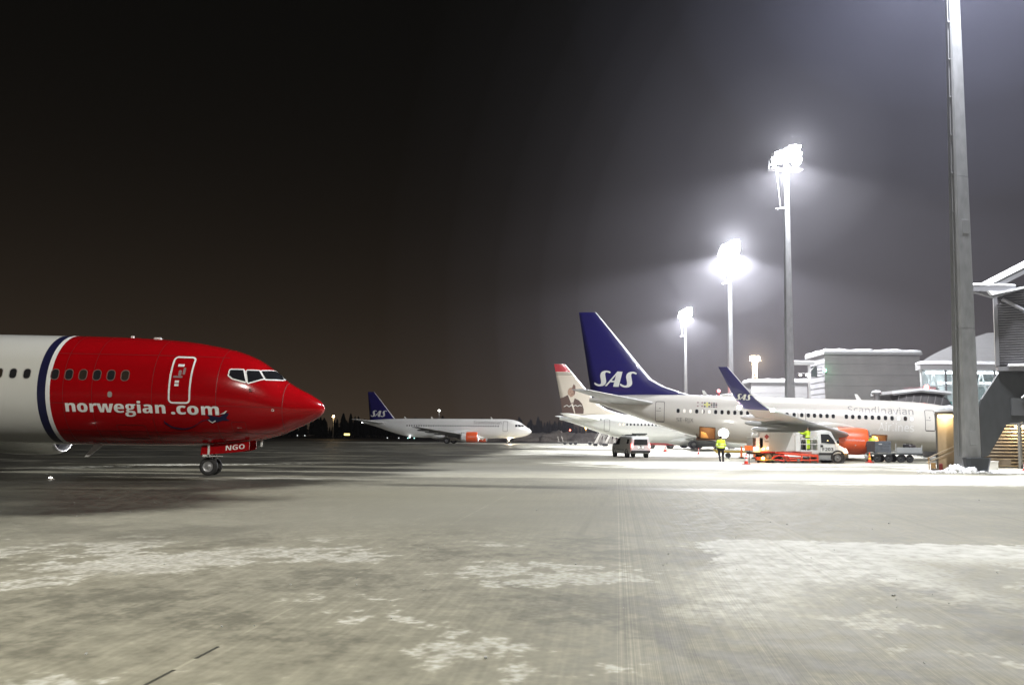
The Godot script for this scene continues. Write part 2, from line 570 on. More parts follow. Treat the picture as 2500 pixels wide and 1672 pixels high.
func ground():
	gn = [fnoise(11, 0.09, 3), fnoise(23, 0.42, 4), fnoise(37, 2.6, 3), fnoise(5, 0.9, 2), fnoise(71, 0.35, 3), fnoise(88, 9.0, 3)]
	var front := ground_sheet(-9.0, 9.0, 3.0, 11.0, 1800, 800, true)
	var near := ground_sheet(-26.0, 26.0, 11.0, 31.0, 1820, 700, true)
	var middle := ground_sheet(-75.0, 75.0, 31.0, 211.0, 1280, 900, false)
	# fine grain and broom lines, repeated every 4 m along the slabs
	var size := 768
	var grain := fnoise(3, 0.35, 3).get_seamless_image(size, size)
	var lines := fnoise(14, 0.06, 4).get_seamless_image(size, size)
	lines.resize(size, 32, Image.INTERPOLATE_LANCZOS)
	lines.resize(size, size, Image.INTERPOLATE_CUBIC)
	var dc := PackedByteArray()
	dc.resize(size * size)
	var ga := grain.get_data()
	var la := lines.get_data()
	for k in size * size:
		dc[k] = clampi(int(206.0 + (ga[k] - 128) * 0.32 + (la[k] - 128) * 0.055), 120, 255)
	var d := Image.create_from_data(size, size, false, Image.FORMAT_L8, dc)
	var tile := ImageTexture.create_from_image(d)
	for m in [front, near]:
		m.detail_enabled = true
		m.detail_blend_mode = BaseMaterial3D.BLEND_MODE_MUL
		m.detail_uv_layer = BaseMaterial3D.DETAIL_UV_2
		m.detail_albedo = tile
	var far := StandardMaterial3D.new()
	far.resource_name = "apron_far"
	far.albedo_color = Color(0.62, 0.62, 0.6)
	var nt := NoiseTexture2D.new()
	nt.noise = fnoise(51, 0.012, 4)
	nt.width = 512
	nt.height = 512
	nt.seamless = true
	var ramp := Gradient.new()
	ramp.set_color(0, Color(0.2, 0.2, 0.19))
	ramp.set_color(1, Color(0.62, 0.62, 0.6))
	nt.color_ramp = ramp
	far.albedo_texture = nt
	far.uv1_triplanar = true
	far.uv1_world_triplanar = true
	far.uv1_scale = Vector3(0.004, 0.01, 0.02)
	far.roughness = 0.75
	var mesh := ArrayMesh.new()
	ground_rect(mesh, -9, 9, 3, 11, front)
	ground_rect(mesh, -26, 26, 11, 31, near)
	ground_rect(mesh, -75, 75, 31, 211, middle)
	for r in [[-1200, 1200, -300, 3], [-1200, -9, 3, 11], [9, 1200, 3, 11], [-1200, -26, 11, 31], [26, 1200, 11, 31], [-1200, -75, 31, 211], [75, 1200, 31, 211], [-1200, 1200, 211, 1600]]:
		ground_rect(mesh, r[0], r[1], r[2], r[3], far)
	var o := MeshInstance3D.new()
	o.name = numbered("apron_ground")
	o.mesh = mesh
	o.set_meta("kind", "structure")
	o.set_meta("label", "icy concrete apron with snow patches and dark asphalt at left")
	add_child(o)

func ground_rect(mesh: ArrayMesh, x0: float, x1: float, z0: float, z1: float, m: Material):
	var st := SurfaceTool.new()
	st.begin(Mesh.PRIMITIVE_TRIANGLES)
	var c := [Vector3(x0, 0, -z1), Vector3(x1, 0, -z1), Vector3(x1, 0, -z0), Vector3(x0, 0, -z0)]
	var uv := [Vector2(0, 0), Vector2(1, 0), Vector2(1, 1), Vector2(0, 1)]
	for k in [0, 1, 2, 0, 2, 3]:
		var p: Vector3 = c[k]
		st.set_normal(Vector3.UP)
		st.set_uv(uv[k])
		st.set_uv2(Vector2(p.x * 0.9914 + p.z * 0.1305, p.x * 0.1305 - p.z * 0.9914) / 3.1)
		st.add_vertex(p)
	st.set_material(m)
	st.commit(mesh)
# ---------- buildings, bridge, stair tower ----------
func snow_mat() -> StandardMaterial3D:
	if mats.has("snow"):
		return mats["snow"]
	var m := mat("snow", Color(0.78, 0.79, 0.8), 0.85)
	var nt := NoiseTexture2D.new()
	nt.noise = fnoise(77, 0.03, 4)
	nt.width = 256
	nt.height = 256
	nt.seamless = true
	m.heightmap_enabled = true
	m.heightmap_texture = nt
	m.heightmap_scale = 4.0
	m.uv1_triplanar = true
	m.uv1_world_triplanar = true
	m.uv1_scale = Vector3(0.7, 0.7, 0.7)
	return m

func dirty(key: String, c: Color, rough: float, freq := 0.02, amount := 0.25, scale := 0.25) -> StandardMaterial3D:
	if mats.has(key):
		return mats[key]
	var m := mat(key, Color.WHITE, rough)
	m.albedo_color = Color.WHITE
	var nt := NoiseTexture2D.new()
	nt.noise = fnoise(key.hash() % 1000, freq, 4)
	nt.width = 256
	nt.height = 256
	nt.seamless = true
	var ramp := Gradient.new()
	ramp.set_color(0, (c * (1.0 - amount)).linear_to_srgb())
	ramp.set_color(1, (c * (1.0 + amount)).linear_to_srgb())
	nt.color_ramp = ramp
	m.albedo_texture = nt
	m.uv1_triplanar = true
	m.uv1_world_triplanar = true
	m.uv1_scale = Vector3(scale, scale * 0.35, scale)
	return m

# a blanket of snow lying on a flat top, with a rounded uneven rim
func snow_cap(called: String, parent: Node, x0: float, x1: float, z0: float, z1: float, y: float, thick: float, lump := 0.25):
	var g := Geo.new()
	var n := fnoise(int(absf(x0 * 13.0 + z0 * 7.0)) + 3, 0.35, 3)
	var nx := clampi(int((x1 - x0) / 0.35), 6, 60)
	var rings := []
	for prof in [[0.0, 0.0], [0.0, 0.45], [0.35, 0.85], [1.0, 1.0]]:
		var ring := PackedVector3Array()
		var ins: float = prof[0] * thick
		var pts := []
		for k in nx:
			pts.append([lerpf(x0, x1, float(k) / nx), z0, 0])
		for k in 6:
			pts.append([x1, lerpf(z0, z1, k / 6.0), 1])
		for k in nx:
			pts.append([lerpf(x1, x0, float(k) / nx), z1, 2])
		for k in 6:
			pts.append([x0, lerpf(z1, z0, k / 6.0), 3])
		var c := Vector2((x0 + x1) * 0.5, (z0 + z1) * 0.5)
		for p in pts:
			var q := Vector2(p[0], p[1])
			q.x += clampf(c.x - q.x, -ins, ins)
			q.y += clampf(c.y - q.y, -ins, ins)
			var wob := n.get_noise_2d(p[0] * 1.5, p[1] * 1.5 + prof[1])
			ring.append(Vector3(q.x + wob * 0.04, y + prof[1] * thick * (1.0 + lump * wob * 2.0), q.y + wob * 0.04))
		rings.append(ring)
	g.loft(rings, true, false, false)
	g.fan(rings[-1], true)
	return put(called, g, snow_mat(), parent)

func heap(called: String, at: Vector3, size: Vector3, sd: int, m: Material, parent: Node = self, rough_amp := 0.35, rows := 14, sides := 28) -> MeshInstance3D:
	var g := Geo.new()
	var n := fnoise(sd, 0.9, 4)
	var rings := []
	for k in rows + 1:
		var t := float(k) / rows
		var ring := PackedVector3Array()
		for i in sides:
			var a := TAU * i / sides
			var p := Vector3(cos(a) * cos(t * PI * 0.5), sin(t * PI * 0.5), sin(a) * cos(t * PI * 0.5))
			var w := 1.0 + rough_amp * n.get_noise_3d(p.x * 2.2, p.y * 2.2, p.z * 2.2) * 1.6
			ring.append(at + p * size * w - Vector3(0, 0.03, 0))
		rings.append(ring)
	rings.reverse()
	g.loft(rings)
	return put(called, g, m, parent)

func buildings():
	pier_building()
	annex()
	signal_gantry()
	glass_terminal()
	jet_bridge()
	entrance_cabin()
	stair_tower()
	mast_base()

func ribbed_wall(g: Geo, a: Vector3, b: Vector3, tall: float, pitch: float, deep: float):
	# standing-seam cladding between two ground points
	var run := (b - a)
	var n := int(run.length() / pitch)
	var dir := run.normalized()
	var out := dir.cross(Vector3.UP)
	g.flat()
	for k in n:
		var p := a + dir * pitch * k
		var q := a + dir * (pitch * k + pitch * 0.55)
		var s := a + dir * pitch * (k + 1)
		for seg in [[p, q, 0.0, 0.0], [q, q, 0.0, deep], [q, s, deep, deep], [s, s, deep, 0.0]]:
			var c: Vector3 = seg[0] + out * seg[2]
			var d: Vector3 = seg[1] + out * seg[3]
			g.quad(c, c + Vector3.UP * tall, d + Vector3.UP * tall, d)

func pier_building():
	var t := thing("pier_building", "large blank grey clad building with snowy roof behind the long plane", "building", Vector3(43.3, 0, -110.0))
	var wall := dirty("cladding_grey", Color(0.15, 0.143, 0.135), 0.6, 0.01, 0.12, 0.12)
	var g := Geo.new()
	for k in 9:
		var o := put("wall_panel", panel(Vector3(0.02, 0.75 + k * 1.5, 0), 13.2, 1.47), wall, t)
		o.position = Vector3(0, 0, 0)
	g.box(Vector3(6.65, 6.7, -3.3), Vector3(13.1, 13.3, 6.4))
	put("wall", g, dirty("cladding_dark", Color(0.17, 0.17, 0.175), 0.6, 0.01, 0.12, 0.12), t)
	g = Geo.new()
	for k in 16:
		g.box(Vector3(0.06, 0.6 + k * 0.82, -3.3), Vector3(0.05, 0.03, 6.4))
	put("side_seam", g, mat("seam_dark", Color(0.1, 0.1, 0.1), 0.6), t)
	g = Geo.new()
	g.box(Vector3(6.62, 13.5, -3.2), Vector3(13.6, 0.3, 7.2))
	put("roof", g, mat("roof_edge", Color(0.25, 0.25, 0.25), 0.5), t)
	snow_cap("roof_snow", t, -0.15, 13.4, -6.8, 0.35, 13.65, 0.42)
	# docking display on the side wall
	g = Geo.new()
	g.box(Vector3(-1.1, 11.0, -1.0), Vector3(0.8, 1.5, 0.35), Basis.IDENTITY, 0.04)
	g.box(Vector3(-0.5, 11.6, -1.0), Vector3(1.1, 0.1, 0.1))
	g.box(Vector3(-0.3, 10.7, -1.0), Vector3(0.7, 0.1, 0.1))
	put("display_box", g, mat("box_black", Color(0.03, 0.03, 0.035), 0.5), t)
	g = Geo.new()
	g.box(Vector3(-0.2, 11.05, 0.45), Vector3(0.22, 0.3, 0.18), Basis.IDENTITY, 0.03)
	g.cyl(Vector3(-0.2, 11.05, 0.35), Vector3(0.2, 11.05, 0.1), 0.04)
	put("signal_housing", g, mat("box_black", Color(0.03, 0.03, 0.035), 0.5), t)
	g = Geo.new()
	g.ball(Vector3(-0.2, 11.05, 0.6), Vector3(0.24, 0.24, 0.14), 14, 10)
	put("signal_light", g, glow("signal_green", Color(0.06, 1.0, 0.32), 7.0), t)
	omni(Vector3(-0.2, 11.05, 0.95), Color(0.1, 1.0, 0.35), 1.6, 0.12, t)
	g = Geo.new()
	g.cyl(Vector3(13.0, 9.6, 0.5), Vector3(13.0, 10.9, 0.5), 0.16, 0.16, 10)
	g.cyl(Vector3(13.0, 10.2, 0.5), Vector3(13.9, 8.6, 0.8), 0.05)
	g.ball(Vector3(13.0, 11.0, 0.5), Vector3(0.24, 0.2, 0.24), 10, 8)
	put("wall_camera", g, mat("camera_grey", Color(0.35, 0.35, 0.35), 0.5), t)

func panel(c: Vector3, w: float, h: float) -> ArrayMesh:
	var g := Geo.new()
	g.box(c + Vector3(w * 0.5, 0, -0.04), Vector3(w, h, 0.1), Basis.IDENTITY, 0.006)
	return g.done()

func annex():
	var t := thing("annex_building", "small low grey building with snowy roof left of the large one", "building", Vector3(39.1, 0, -130.0))
	var g := Geo.new()
	for k in 6:
		put("wall_panel", panel(Vector3(0.0, 0.9 + k * 1.8, 0), 9.2, 1.77), dirty("cladding_light", Color(0.17, 0.167, 0.167), 0.6, 0.01, 0.1, 0.12), t)
	g.box(Vector3(4.6, 5.35, -2.1), Vector3(9.1, 10.7, 4.0))
	put("wall", g, dirty("cladding_dark", Color(0.17, 0.17, 0.175), 0.6, 0.01, 0.12, 0.12), t)
	g = Geo.new()
	g.box(Vector3(4.6, 10.9, -2.0), Vector3(9.7, 0.25, 4.6))
	put("roof", g, mat("roof_edge", Color(0.25, 0.25, 0.25), 0.5), t)
	snow_cap("roof_snow", t, -0.2, 9.4, -4.2, 0.3, 11.03, 0.35)
	g = Geo.new()
	g.box(Vector3(-0.9, 8.2, -2.6), Vector3(1.2, 0.12, 0.5))
	put("side_ledge", g, snow_mat(), t)

func signal_gantry():
	var t := thing("gantry", "short grey gantry arm with two small lamps beside the middle mast", "gantry", Vector3(35.3, 0, -100.0))
	var m := mat("gantry_grey", Color(0.33, 0.33, 0.33), 0.5)
	var g := Geo.new()
	g.box(Vector3(2.1, 5.5, 0), Vector3(0.22, 11.0, 0.22))
	put("column", g, m, t)
	g = Geo.new()
	g.box(Vector3(1.0, 11.1, 0), Vector3(3.4, 0.35, 0.7))
	g.cyl(Vector3(2.1, 9.9, 0), Vector3(3.0, 11.0, 0), 0.06)
	put("arm", g, m, t)
	snow_cap("arm_snow", t, -0.7, 2.7, -0.38, 0.38, 11.28, 0.16)
	for x in [0.95, 1.75]:
		g = Geo.new()
		g.ball(Vector3(x, 9.62, 0.15), Vector3(0.17, 0.11, 0.14), 10, 8)
		put("lamp", g, glow("gantry_lamp", Color(1.0, 0.97, 0.92), 12.0), t)
		omni(Vector3(x, 9.4, 0.3), Color(1.0, 0.96, 0.9), 1.0, 0.1, t)
	g = Geo.new()
	g.box(Vector3(1.35, 9.85, 0.1), Vector3(1.4, 0.08, 0.08))
	g.cyl(Vector3(1.75, 9.8, 0.1), Vector3(2.05, 9.9, 0.0), 0.04)
	put("lamp_bar", g, m, t)

func glass_terminal():
	var t := thing("terminal", "glass fronted terminal with curved snowy roof and white lights inside, at right", "building", Vector3(45.2, 0, -88.0))
	var steel := mat("terminal_steel", Color(0.5, 0.52, 0.52), 0.4)
	var dark := mat("terminal_dark", Color(0.12, 0.12, 0.125), 0.5)
	# curved roof that climbs away from the eave
	var g := Geo.new()
	var rings := []
	for k in 14:
		var f := k / 13.0
		var z := -24.0 * f
		var y := 10.0 + 6.8 * pow(f, 0.9)
		var left := 0.0 + 22.0 * pow(f, 1.05)
		rings.append(PackedVector3Array([Vector3(left, y, z), Vector3(50, y + 2.0 * f, z), Vector3(50, y + 2.0 * f - 0.35, z), Vector3(left, y - 0.35, z)]))
	g.loft(rings, true, true, true)
	put("roof", g, dirty("roof_snowy_metal", Color(0.1, 0.1, 0.1), 0.7, 0.02, 0.25, 0.2), t)
	snow_cap("eave_snow", t, -0.25, 40.0, -0.5, 0.55, 9.95, 0.34)
	g = Geo.new()
	g.box(Vector3(20, 9.63, -0.05), Vector3(40.4, 0.6, 1.1))
	put("eave", g, mat("eave_grey", Color(0.28, 0.28, 0.28), 0.5), t)
	g = Geo.new()
	g.slab(P([0.0, 0.0, 40.0, 0.0, 40.0, 12.0, 12.0, 12.0]), Vector3(0, 4.4, 0), Vector3.RIGHT, Vector3.FORWARD, Vector3(0, 0.4, 0))
	put("floor", g, mat("terminal_floor", Color(0.16, 0.3, 0.29), 0.3), t)
	g = Geo.new()
	g.box(Vector3(20, 2.2, -0.3), Vector3(40, 4.4, 0.4))
	put("lower_wall", g, mat("lower_wall", Color(0.18, 0.18, 0.18), 0.6), t)
	g = Geo.new()
	g.box(Vector3(26, 7.1, -12.1), Vector3(28, 4.8, 0.3))
	put("back_wall", g, dirty("terminal_back", Color(0.16, 0.24, 0.24), 0.6, 0.03, 0.35, 0.4), t)
	g = Geo.new()
	g.slab(P([0.1, 0.0, 40.0, 0.0, 40.0, 12.0, 12.0, 12.0]), Vector3(0, 9.35, 0), Vector3.RIGHT, Vector3.FORWARD, Vector3(0, 0.2, 0))
	put("ceiling", g, dark, t)
	g = Geo.new()
	g.slab(P([0.0, 0.0, 0.15, 0.0, 12.15, 12.0, 12.0, 12.0]), Vector3(0, 4.8, 0), Vector3.RIGHT, Vector3.FORWARD, Vector3(0, 4.55, 0))
	put("end_wall", g, steel, t)
	for k in 15:
		g = Geo.new()
		g.box(Vector3(0.1 + k * 2.7, 7.0, 0.08), Vector3(0.14, 4.8, 0.2))
		put("mullion", g, dark if k % 2 else steel, t)
	for k in 14:
		g = Geo.new()
		g.box(Vector3(0.1 + k * 2.7 + 1.35, 7.0, 0.02), Vector3(2.55, 4.6, 0.02))
		var gm := mat("terminal_glass", Color(0.7, 0.85, 0.85), 0.04)
		gm.transparency = BaseMaterial3D.TRANSPARENCY_ALPHA
		gm.albedo_color.a = 0.16
		put("glass_pane", g, gm, t)
	for y in [6.0, 7.6]:
		g = Geo.new()
		g.box(Vector3(20, y, 0.06), Vector3(40, 0.08, 0.12))
		put("transom", g, steel, t)
	for k in 7:
		g = Geo.new()
		var x := 1.2 + k * 5.4
		g.cyl(Vector3(x, 5.0, -1.6), Vector3(x + 1.1, 9.3, -1.6), 0.1)
		g.cyl(Vector3(x + 2.2, 5.0, -1.6), Vector3(x + 1.1, 9.3, -1.6), 0.1)
		g.cyl(Vector3(x + 3.4, 4.9, -1.8), Vector3(x + 3.4, 9.3, -1.8), 0.14)
		put("brace", g, mat("brace_white", Color(0.75, 0.77, 0.77), 0.4), t)
	var tube := glow("terminal_tube", Color(0.88, 0.95, 1.0), 9.0)
	for row in [[9.15, -1.0], [8.25, -4.5]]:
		for k in 8:
			g = Geo.new()
			g.box(Vector3(3.0 + k * 4.4 + (3.4 if row[0] < 9.0 else 0.0), row[0], row[1]), Vector3(3.6, 0.22, 0.25), Basis.IDENTITY, 0.03)
			put("tube_light", g, tube, t)
	for x in [5.5, 12.0, 20.0, 29.0]:
		omni(Vector3(x, 8.4, -3.2), Color(0.85, 0.97, 1.0), 4.0, 0.4, t, "tube_light_glow")
	for k in 12:
		g = Geo.new()
		g.box(Vector3(4.8 + k * 1.9, 5.35, -3.0 - (k % 3)), Vector3(1.3, 0.12, 0.5))
		g.box(Vector3(4.8 + k * 1.9, 5.75, -3.25 - (k % 3)), Vector3(1.3, 0.6, 0.08))
		g.box(Vector3(4.8 + k * 1.9, 5.05, -3.0 - (k % 3)), Vector3(0.1, 0.6, 0.4))
		put("seat_row", g, mat("seat_teal", Color(0.05, 0.3, 0.28), 0.5), t)

func jet_bridge():
	var t := thing("jet_bridge", "dark passenger bridge head with snowy roof and red light over the plane's nose", "jet bridge", Vector3(34.3, 0, -68.5))
	var body := dirty("bridge_dark", Color(0.095, 0.09, 0.09), 0.55, 0.02, 0.3, 0.4)
	var g := Geo.new()
	var rings := []
	for k in 9:
		var a := -PI * 0.5 + PI * k / 8.0
		rings.append(PackedVector3Array([Vector3(-2.3, 4.95 - 1.1 * (1.0 + sin(a)) * 0.0, 0), Vector3.ZERO, Vector3.ZERO]))
	rings = []
	for q in [[-2.35, 3.2, 5.35, 1.5], [-1.2, 3.1, 5.55, 1.7], [1.0, 3.1, 5.55, 1.7], [2.0, 3.2, 5.4, 1.7], [2.6, 3.4, 5.0, 1.6], [2.75, 3.5, 4.7, 1.5]]:
		rings.append(PackedVector3Array([Vector3(q[0], q[1], -q[3]), Vector3(q[0], q[1], q[3]), Vector3(q[0], q[2] - 0.3, q[3]), Vector3(q[0], q[2], q[3] - 0.4), Vector3(q[0], q[2], -q[3])]))
	rings.reverse()
	g.loft(rings, true, true, true)
	put("cab", g, body, t)
	g = Geo.new()
	for k in 7:
		g.box(Vector3(-1.9 + k * 0.62, 4.9, 1.72), Vector3(0.05, 0.9, 0.05), Basis(Vector3.BACK, -0.25))
	put("bellows_rib", g, mat("bellows_rib", Color(0.22, 0.21, 0.21), 0.6), t)
	g = Geo.new()
	g.slab(P([-2.45, 5.42, -0.1, 5.72, 2.4, 5.5, 2.4, 5.38, -0.1, 5.6, -2.45, 5.3]), Vector3(0, 0, -2.0), Vector3.RIGHT, Vector3.UP, Vector3(0, 0, 4.0))
	put("roof", g, mat("bridge_roof", Color(0.2, 0.2, 0.2), 0.6), t)
	g = Geo.new()
	g.slab(P([-2.5, 5.43, -0.1, 5.73, 2.45, 5.51, 2.45, 5.66, 1.2, 5.8, -0.05, 5.93, -0.2, 5.9, -1.4, 5.8, -2.5, 5.68]), Vector3(0, 0, -2.05), Vector3.RIGHT, Vector3.UP, Vector3(0, 0, 4.1))
	put("roof_snow", g, snow_mat(), t)
	# tunnel back to the terminal
	g = Geo.new()
	var a := Vector3(1.6, 4.4, -1.6)
	var b := Vector3(12.0, 5.6, -18.8)
	var dir := (b - a).normalized()
	var w := dir.cross(Vector3.UP).normalized()
	var mid := (a + b) * 0.5
	g.box(mid, Vector3(2.6, 2.5, (b - a).length()), Basis(w, Vector3.UP, -dir).orthonormalized())
	put("tunnel", g, body, t)
	g = Geo.new()
	g.cyl(Vector3(4.5, 0, -6.2), Vector3(4.5, 3.4, -6.2), 0.3, 0.3, 14)
	g.box(Vector3(4.5, 0.35, -6.2), Vector3(2.2, 0.5, 0.8))
	put("support", g, mat("gantry_grey", Color(0.33, 0.33, 0.33), 0.5), t)
	g = Geo.new()
	g.cyl(Vector3(-3.0, 4.0, 0.2), Vector3(-3.0, 5.55, 0.2), 0.26, 0.26, 12)
	g.cyl(Vector3(-3.0, 5.45, 0.2), Vector3(-3.0, 5.62, 0.2), 0.4, 0.36, 12)
	g.box(Vector3(-2.6, 4.3, 0.2), Vector3(1.4, 0.3, 0.4))
	put("vent", g, mat("vent_grey", Color(0.15, 0.15, 0.15), 0.5), t)
	heap("vent_snow", Vector3(-3.0, 5.63, 0.2), Vector3(0.42, 0.22, 0.42), 4, snow_mat(), t, 0.2, 6, 14)
	g = Geo.new()
	g.cyl(Vector3(1.1, 5.7, 0.6), Vector3(1.1, 5.95, 0.6), 0.1, 0.1, 10)
	put("beacon_socket", g, mat("vent_grey", Color(0.15, 0.15, 0.15), 0.5), t)
	g = Geo.new()
	g.ball(Vector3(1.1, 6.08, 0.6), Vector3(0.2, 0.2, 0.2), 14, 10)
	put("red_light", g, glow("beacon_red", Color(1.0, 0.05, 0.05), 22.0), t)
	omni(Vector3(1.1, 6.3, 0.85), Color(1.0, 0.06, 0.06), 7.0, 0.15, t)

func entrance_cabin():
	var t := thing("entrance_cabin", "beige lit doorway cabin with snow on its roof behind the nearest mast", "cabin", Vector3(22.52, 0, -42.3), deg_to_rad(-28.0))
	var beige := dirty("cabin_beige", Color(0.5, 0.38, 0.24), 0.55, 0.02, 0.12, 0.6)
	var g := Geo.new()
	g.box(Vector3(0.45, 1.4, 0.0), Vector3(0.9, 2.8, 0.12))
	put("wall", g, beige, t)
	g = Geo.new()
	g.box(Vector3(0.96, 1.5, -0.9), Vector3(0.12, 3.0, 2.2))
	g.box(Vector3(0.0, 1.45, -0.9), Vector3(0.1, 2.9, 2.0))
	put("side_wall", g, mat("cabin_dark", Color(0.1, 0.11, 0.12), 0.5), t)
	g = Geo.new()
	g.box(Vector3(0.48, 3.02, -0.75), Vector3(1.1, 0.12, 2.5))
	g.box(Vector3(0.02, 1.45, 0.1), Vector3(0.05, 2.9, 0.1))
	put("frame", g, mat("cabin_frame", Color(0.16, 0.13, 0.1), 0.5), t)
	g = Geo.new()
	g.box(Vector3(0.42, 2.86, 0.16), Vector3(0.72, 0.15, 0.14), Basis.IDENTITY, 0.03)
	put("door_lamp", g, glow("cabin_lamp", Color(1.0, 0.8, 0.42), 5.0), t)
	omni(Vector3(0.42, 2.68, 0.42), Color(1.0, 0.78, 0.45), 0.9, 0.15, t)
	var cap := heap("roof_snow", Vector3(0.55, 3.06, -0.4), Vector3(0.66, 0.4, 0.9), 12, snow_mat(), t, 0.15, 8, 20)
	cap.name = "roof_snow"
	for y in [0.62, 0.4]:
		g = Geo.new()
		g.cyl(Vector3(-0.5, y, 0.4), Vector3(0.9, y + 0.72, 0.4), 0.03, 0.03, 8)
		put("handrail", g, mat("rail_beige", Color(0.6, 0.5, 0.38), 0.4), t)
	g = Geo.new()
	g.cyl(Vector3(-0.4, 0, 0.4), Vector3(-0.4, 0.7, 0.4), 0.03)
	g.box(Vector3(-0.2, 0.2, 0.3), Vector3(0.24, 0.42, 0.1))
	put("rail_post", g, mat("cabin_orange", Color(0.5, 0.3, 0.12), 0.5), t)
	g = Geo.new()
	g.box(Vector3(0.5, 0.06, 0.4), Vector3(1.6, 0.12, 1.0))
	put("step", g, mat("cabin_frame", Color(0.16, 0.13, 0.1), 0.5), t)
	var b := thing("bollard", "short dark red post at the foot of the beige cabin", "bollard", Vector3(22.1, 0, -41.2))
	g = Geo.new()
	g.cyl(Vector3.ZERO, Vector3(0, 0.36, 0), 0.09, 0.09, 14)
	put("post", g, mat("post_red", Color(0.22, 0.02, 0.015), 0.5), b)
	g = Geo.new()
	g.cyl(Vector3(0, 0.36, 0), Vector3(0, 0.41, 0), 0.1, 0.06, 14)
	put("cap", g, mat("post_red", Color(0.22, 0.02, 0.015), 0.5), b)

func stair_tower():
	var t := thing("stair_tower", "dark stair tower with louvred upper box and lit steps at the right edge", "building", Vector3(28.1, 0, -46.0))
	var dark := dirty("tower_dark", Color(0.028, 0.03, 0.03), 0.55, 0.02, 0.2, 0.4)
	var frame := mat("tower_frame", Color(0.12, 0.12, 0.125), 0.5)
	var g := Geo.new()
	# louvred box: its near left corner stands at the origin and the front runs back to the right
	var front := Vector3(1.0, 0.0, 0.42).normalized()
	var slat_g := Geo.new()
	slat_g.box(Vector3(3.0, 0, 0.0), Vector3(6.0, 0.1, 0.05), Basis(Vector3.RIGHT, 0.6), 0.0)
	var slat := slat_g.done()
	var turn := Basis(Vector3.UP, -atan2(front.z, front.x))
	for k in 30:
		var o := put("slat", slat, mat("slat_grey", Color(0.09, 0.087, 0.09), 0.45), t)
		o.transform = Transform3D(turn, Vector3(0.12, 6.0 + k * 0.145, 0.05))
	g = Geo.new()
	g.box(turn * Vector3(3.1, 8.2, -0.35) + Vector3(0, 0, 0), Vector3(6.2, 4.7, 0.5), turn)
	put("louvre_back", g, dark, t)
	g = Geo.new()
	g.box(Vector3(0.0, 8.2, 0.05), Vector3(0.2, 4.6, 0.2), turn)
	put("corner_post", g, frame, t)
	# sloping roof edge with snow
	g = Geo.new()
	g.slab(P([-0.15, 10.72, 6.2, 14.0, 6.2, 13.7, 0.1, 10.5]), Vector3(0, 0, -2.4), front, Vector3.UP, Vector3(0, 0, 2.9))
	put("roof", g, frame, t)
	g = Geo.new()
	g.slab(P([-0.2, 10.74, 6.2, 14.02, 6.2, 14.1, 2.0, 11.93, 0.2, 10.98]), Vector3(0, 0, -2.4), front, Vector3.UP, Vector3(0, 0, 2.95))
	put("roof_snow", g, snow_mat(), t)
	# canopy arm reaching left
	g = Geo.new()
	g.box(Vector3(-0.55, 10.28, 0.7), Vector3(2.6, 0.32, 0.3))
	g.cyl(Vector3(-1.7, 10.15, 0.7), Vector3(-0.4, 9.85, 0.5), 0.09)
	g.cyl(Vector3(-0.4, 9.85, 0.5), Vector3(1.1, 10.35, 0.7), 0.09)
	g.cyl(Vector3(0.2, 9.75, 0.4), Vector3(2.4, 8.2, 1.2), 0.1)
	put("canopy_arm", g, mat("arm_grey", Color(0.2, 0.2, 0.21), 0.5), t)
	snow_cap("arm_snow", t, -1.85, 0.75, 0.54, 0.86, 10.45, 0.12)
	g = Geo.new()
	g.slab(P([-0.7, 9.88, 1.2, 10.3, 1.2, 10.42, -0.1, 10.12, -0.9, 10.12]), Vector3(0, 0, 0.75), Vector3.RIGHT, Vector3.UP, Vector3(0, 0, 0.2))
	put("brace_snow", g, snow_mat(), t)
	# ledge below the louvres
	g = Geo.new()
	g.box(turn * Vector3(3.0, 5.72, 0.1), Vector3(6.0, 0.25, 0.5), turn)
	put("ledge", g, frame, t)
	g = Geo.new()
	g.box(turn * Vector3(3.3, 5.9, 0.2), Vector3(5.6, 0.13, 0.5), turn, 0.04)
	put("ledge_snow", g, snow_mat(), t)
	# dark cladding under the flight
	g = Geo.new()
	g.slab(P([0.25, 5.75, -0.05, 5.4, -1.05, 3.95, -1.2, 3.4, -1.17, 0.6, -0.75, 0.75, 0.32, 2.5, 0.6, 2.62, 6.0, 2.75, 6.0, 5.75]), Vector3(0, 0, 0.0), Vector3.RIGHT, Vector3.UP, Vector3(0, 0, 0.18))
	put("cladding", g, dark, t)
	g = Geo.new()
	g.box(Vector3(3.4, 3.55, 0.22), Vector3(5.6, 1.0, 0.08))
	put("cladding_panel", g, mat("tower_panel", Color(0.06, 0.062, 0.064), 0.5), t)
	g = Geo.new()
	g.cyl(Vector3(1.1, 4.05, 0.4), Vector3(2.6, 5.3, 0.4), 0.05)
	put("rail_snow", g, snow_mat(), t)
	# lit steps seen through the posts
	for k in 13:
		g = Geo.new()
		g.box(Vector3(1.2 + k * 0.12, 0.12 + k * 0.2, -1.4 - 0.02 * k), Vector3(3.4, 0.07, 0.32))
		put("tread", g, mat("tread_tan", Color(0.42, 0.34, 0.24), 0.6), t)
	g = Geo.new()
	g.box(Vector3(2.6, 1.3, -2.6), Vector3(6.0, 2.6, 0.1))
	put("stair_wall", g, mat("stair_wall", Color(0.16, 0.12, 0.08), 0.7), t)
	for x in [0.95, 1.6, 2.1, 2.6]:
		g = Geo.new()
		g.box(Vector3(x, 1.25, -0.6 if x > 1.0 else 0.25), Vector3(0.09, 2.6, 0.09))
		put("post", g, mat("post_grey", Color(0.2, 0.19, 0.17), 0.5), t)
	g = Geo.new()
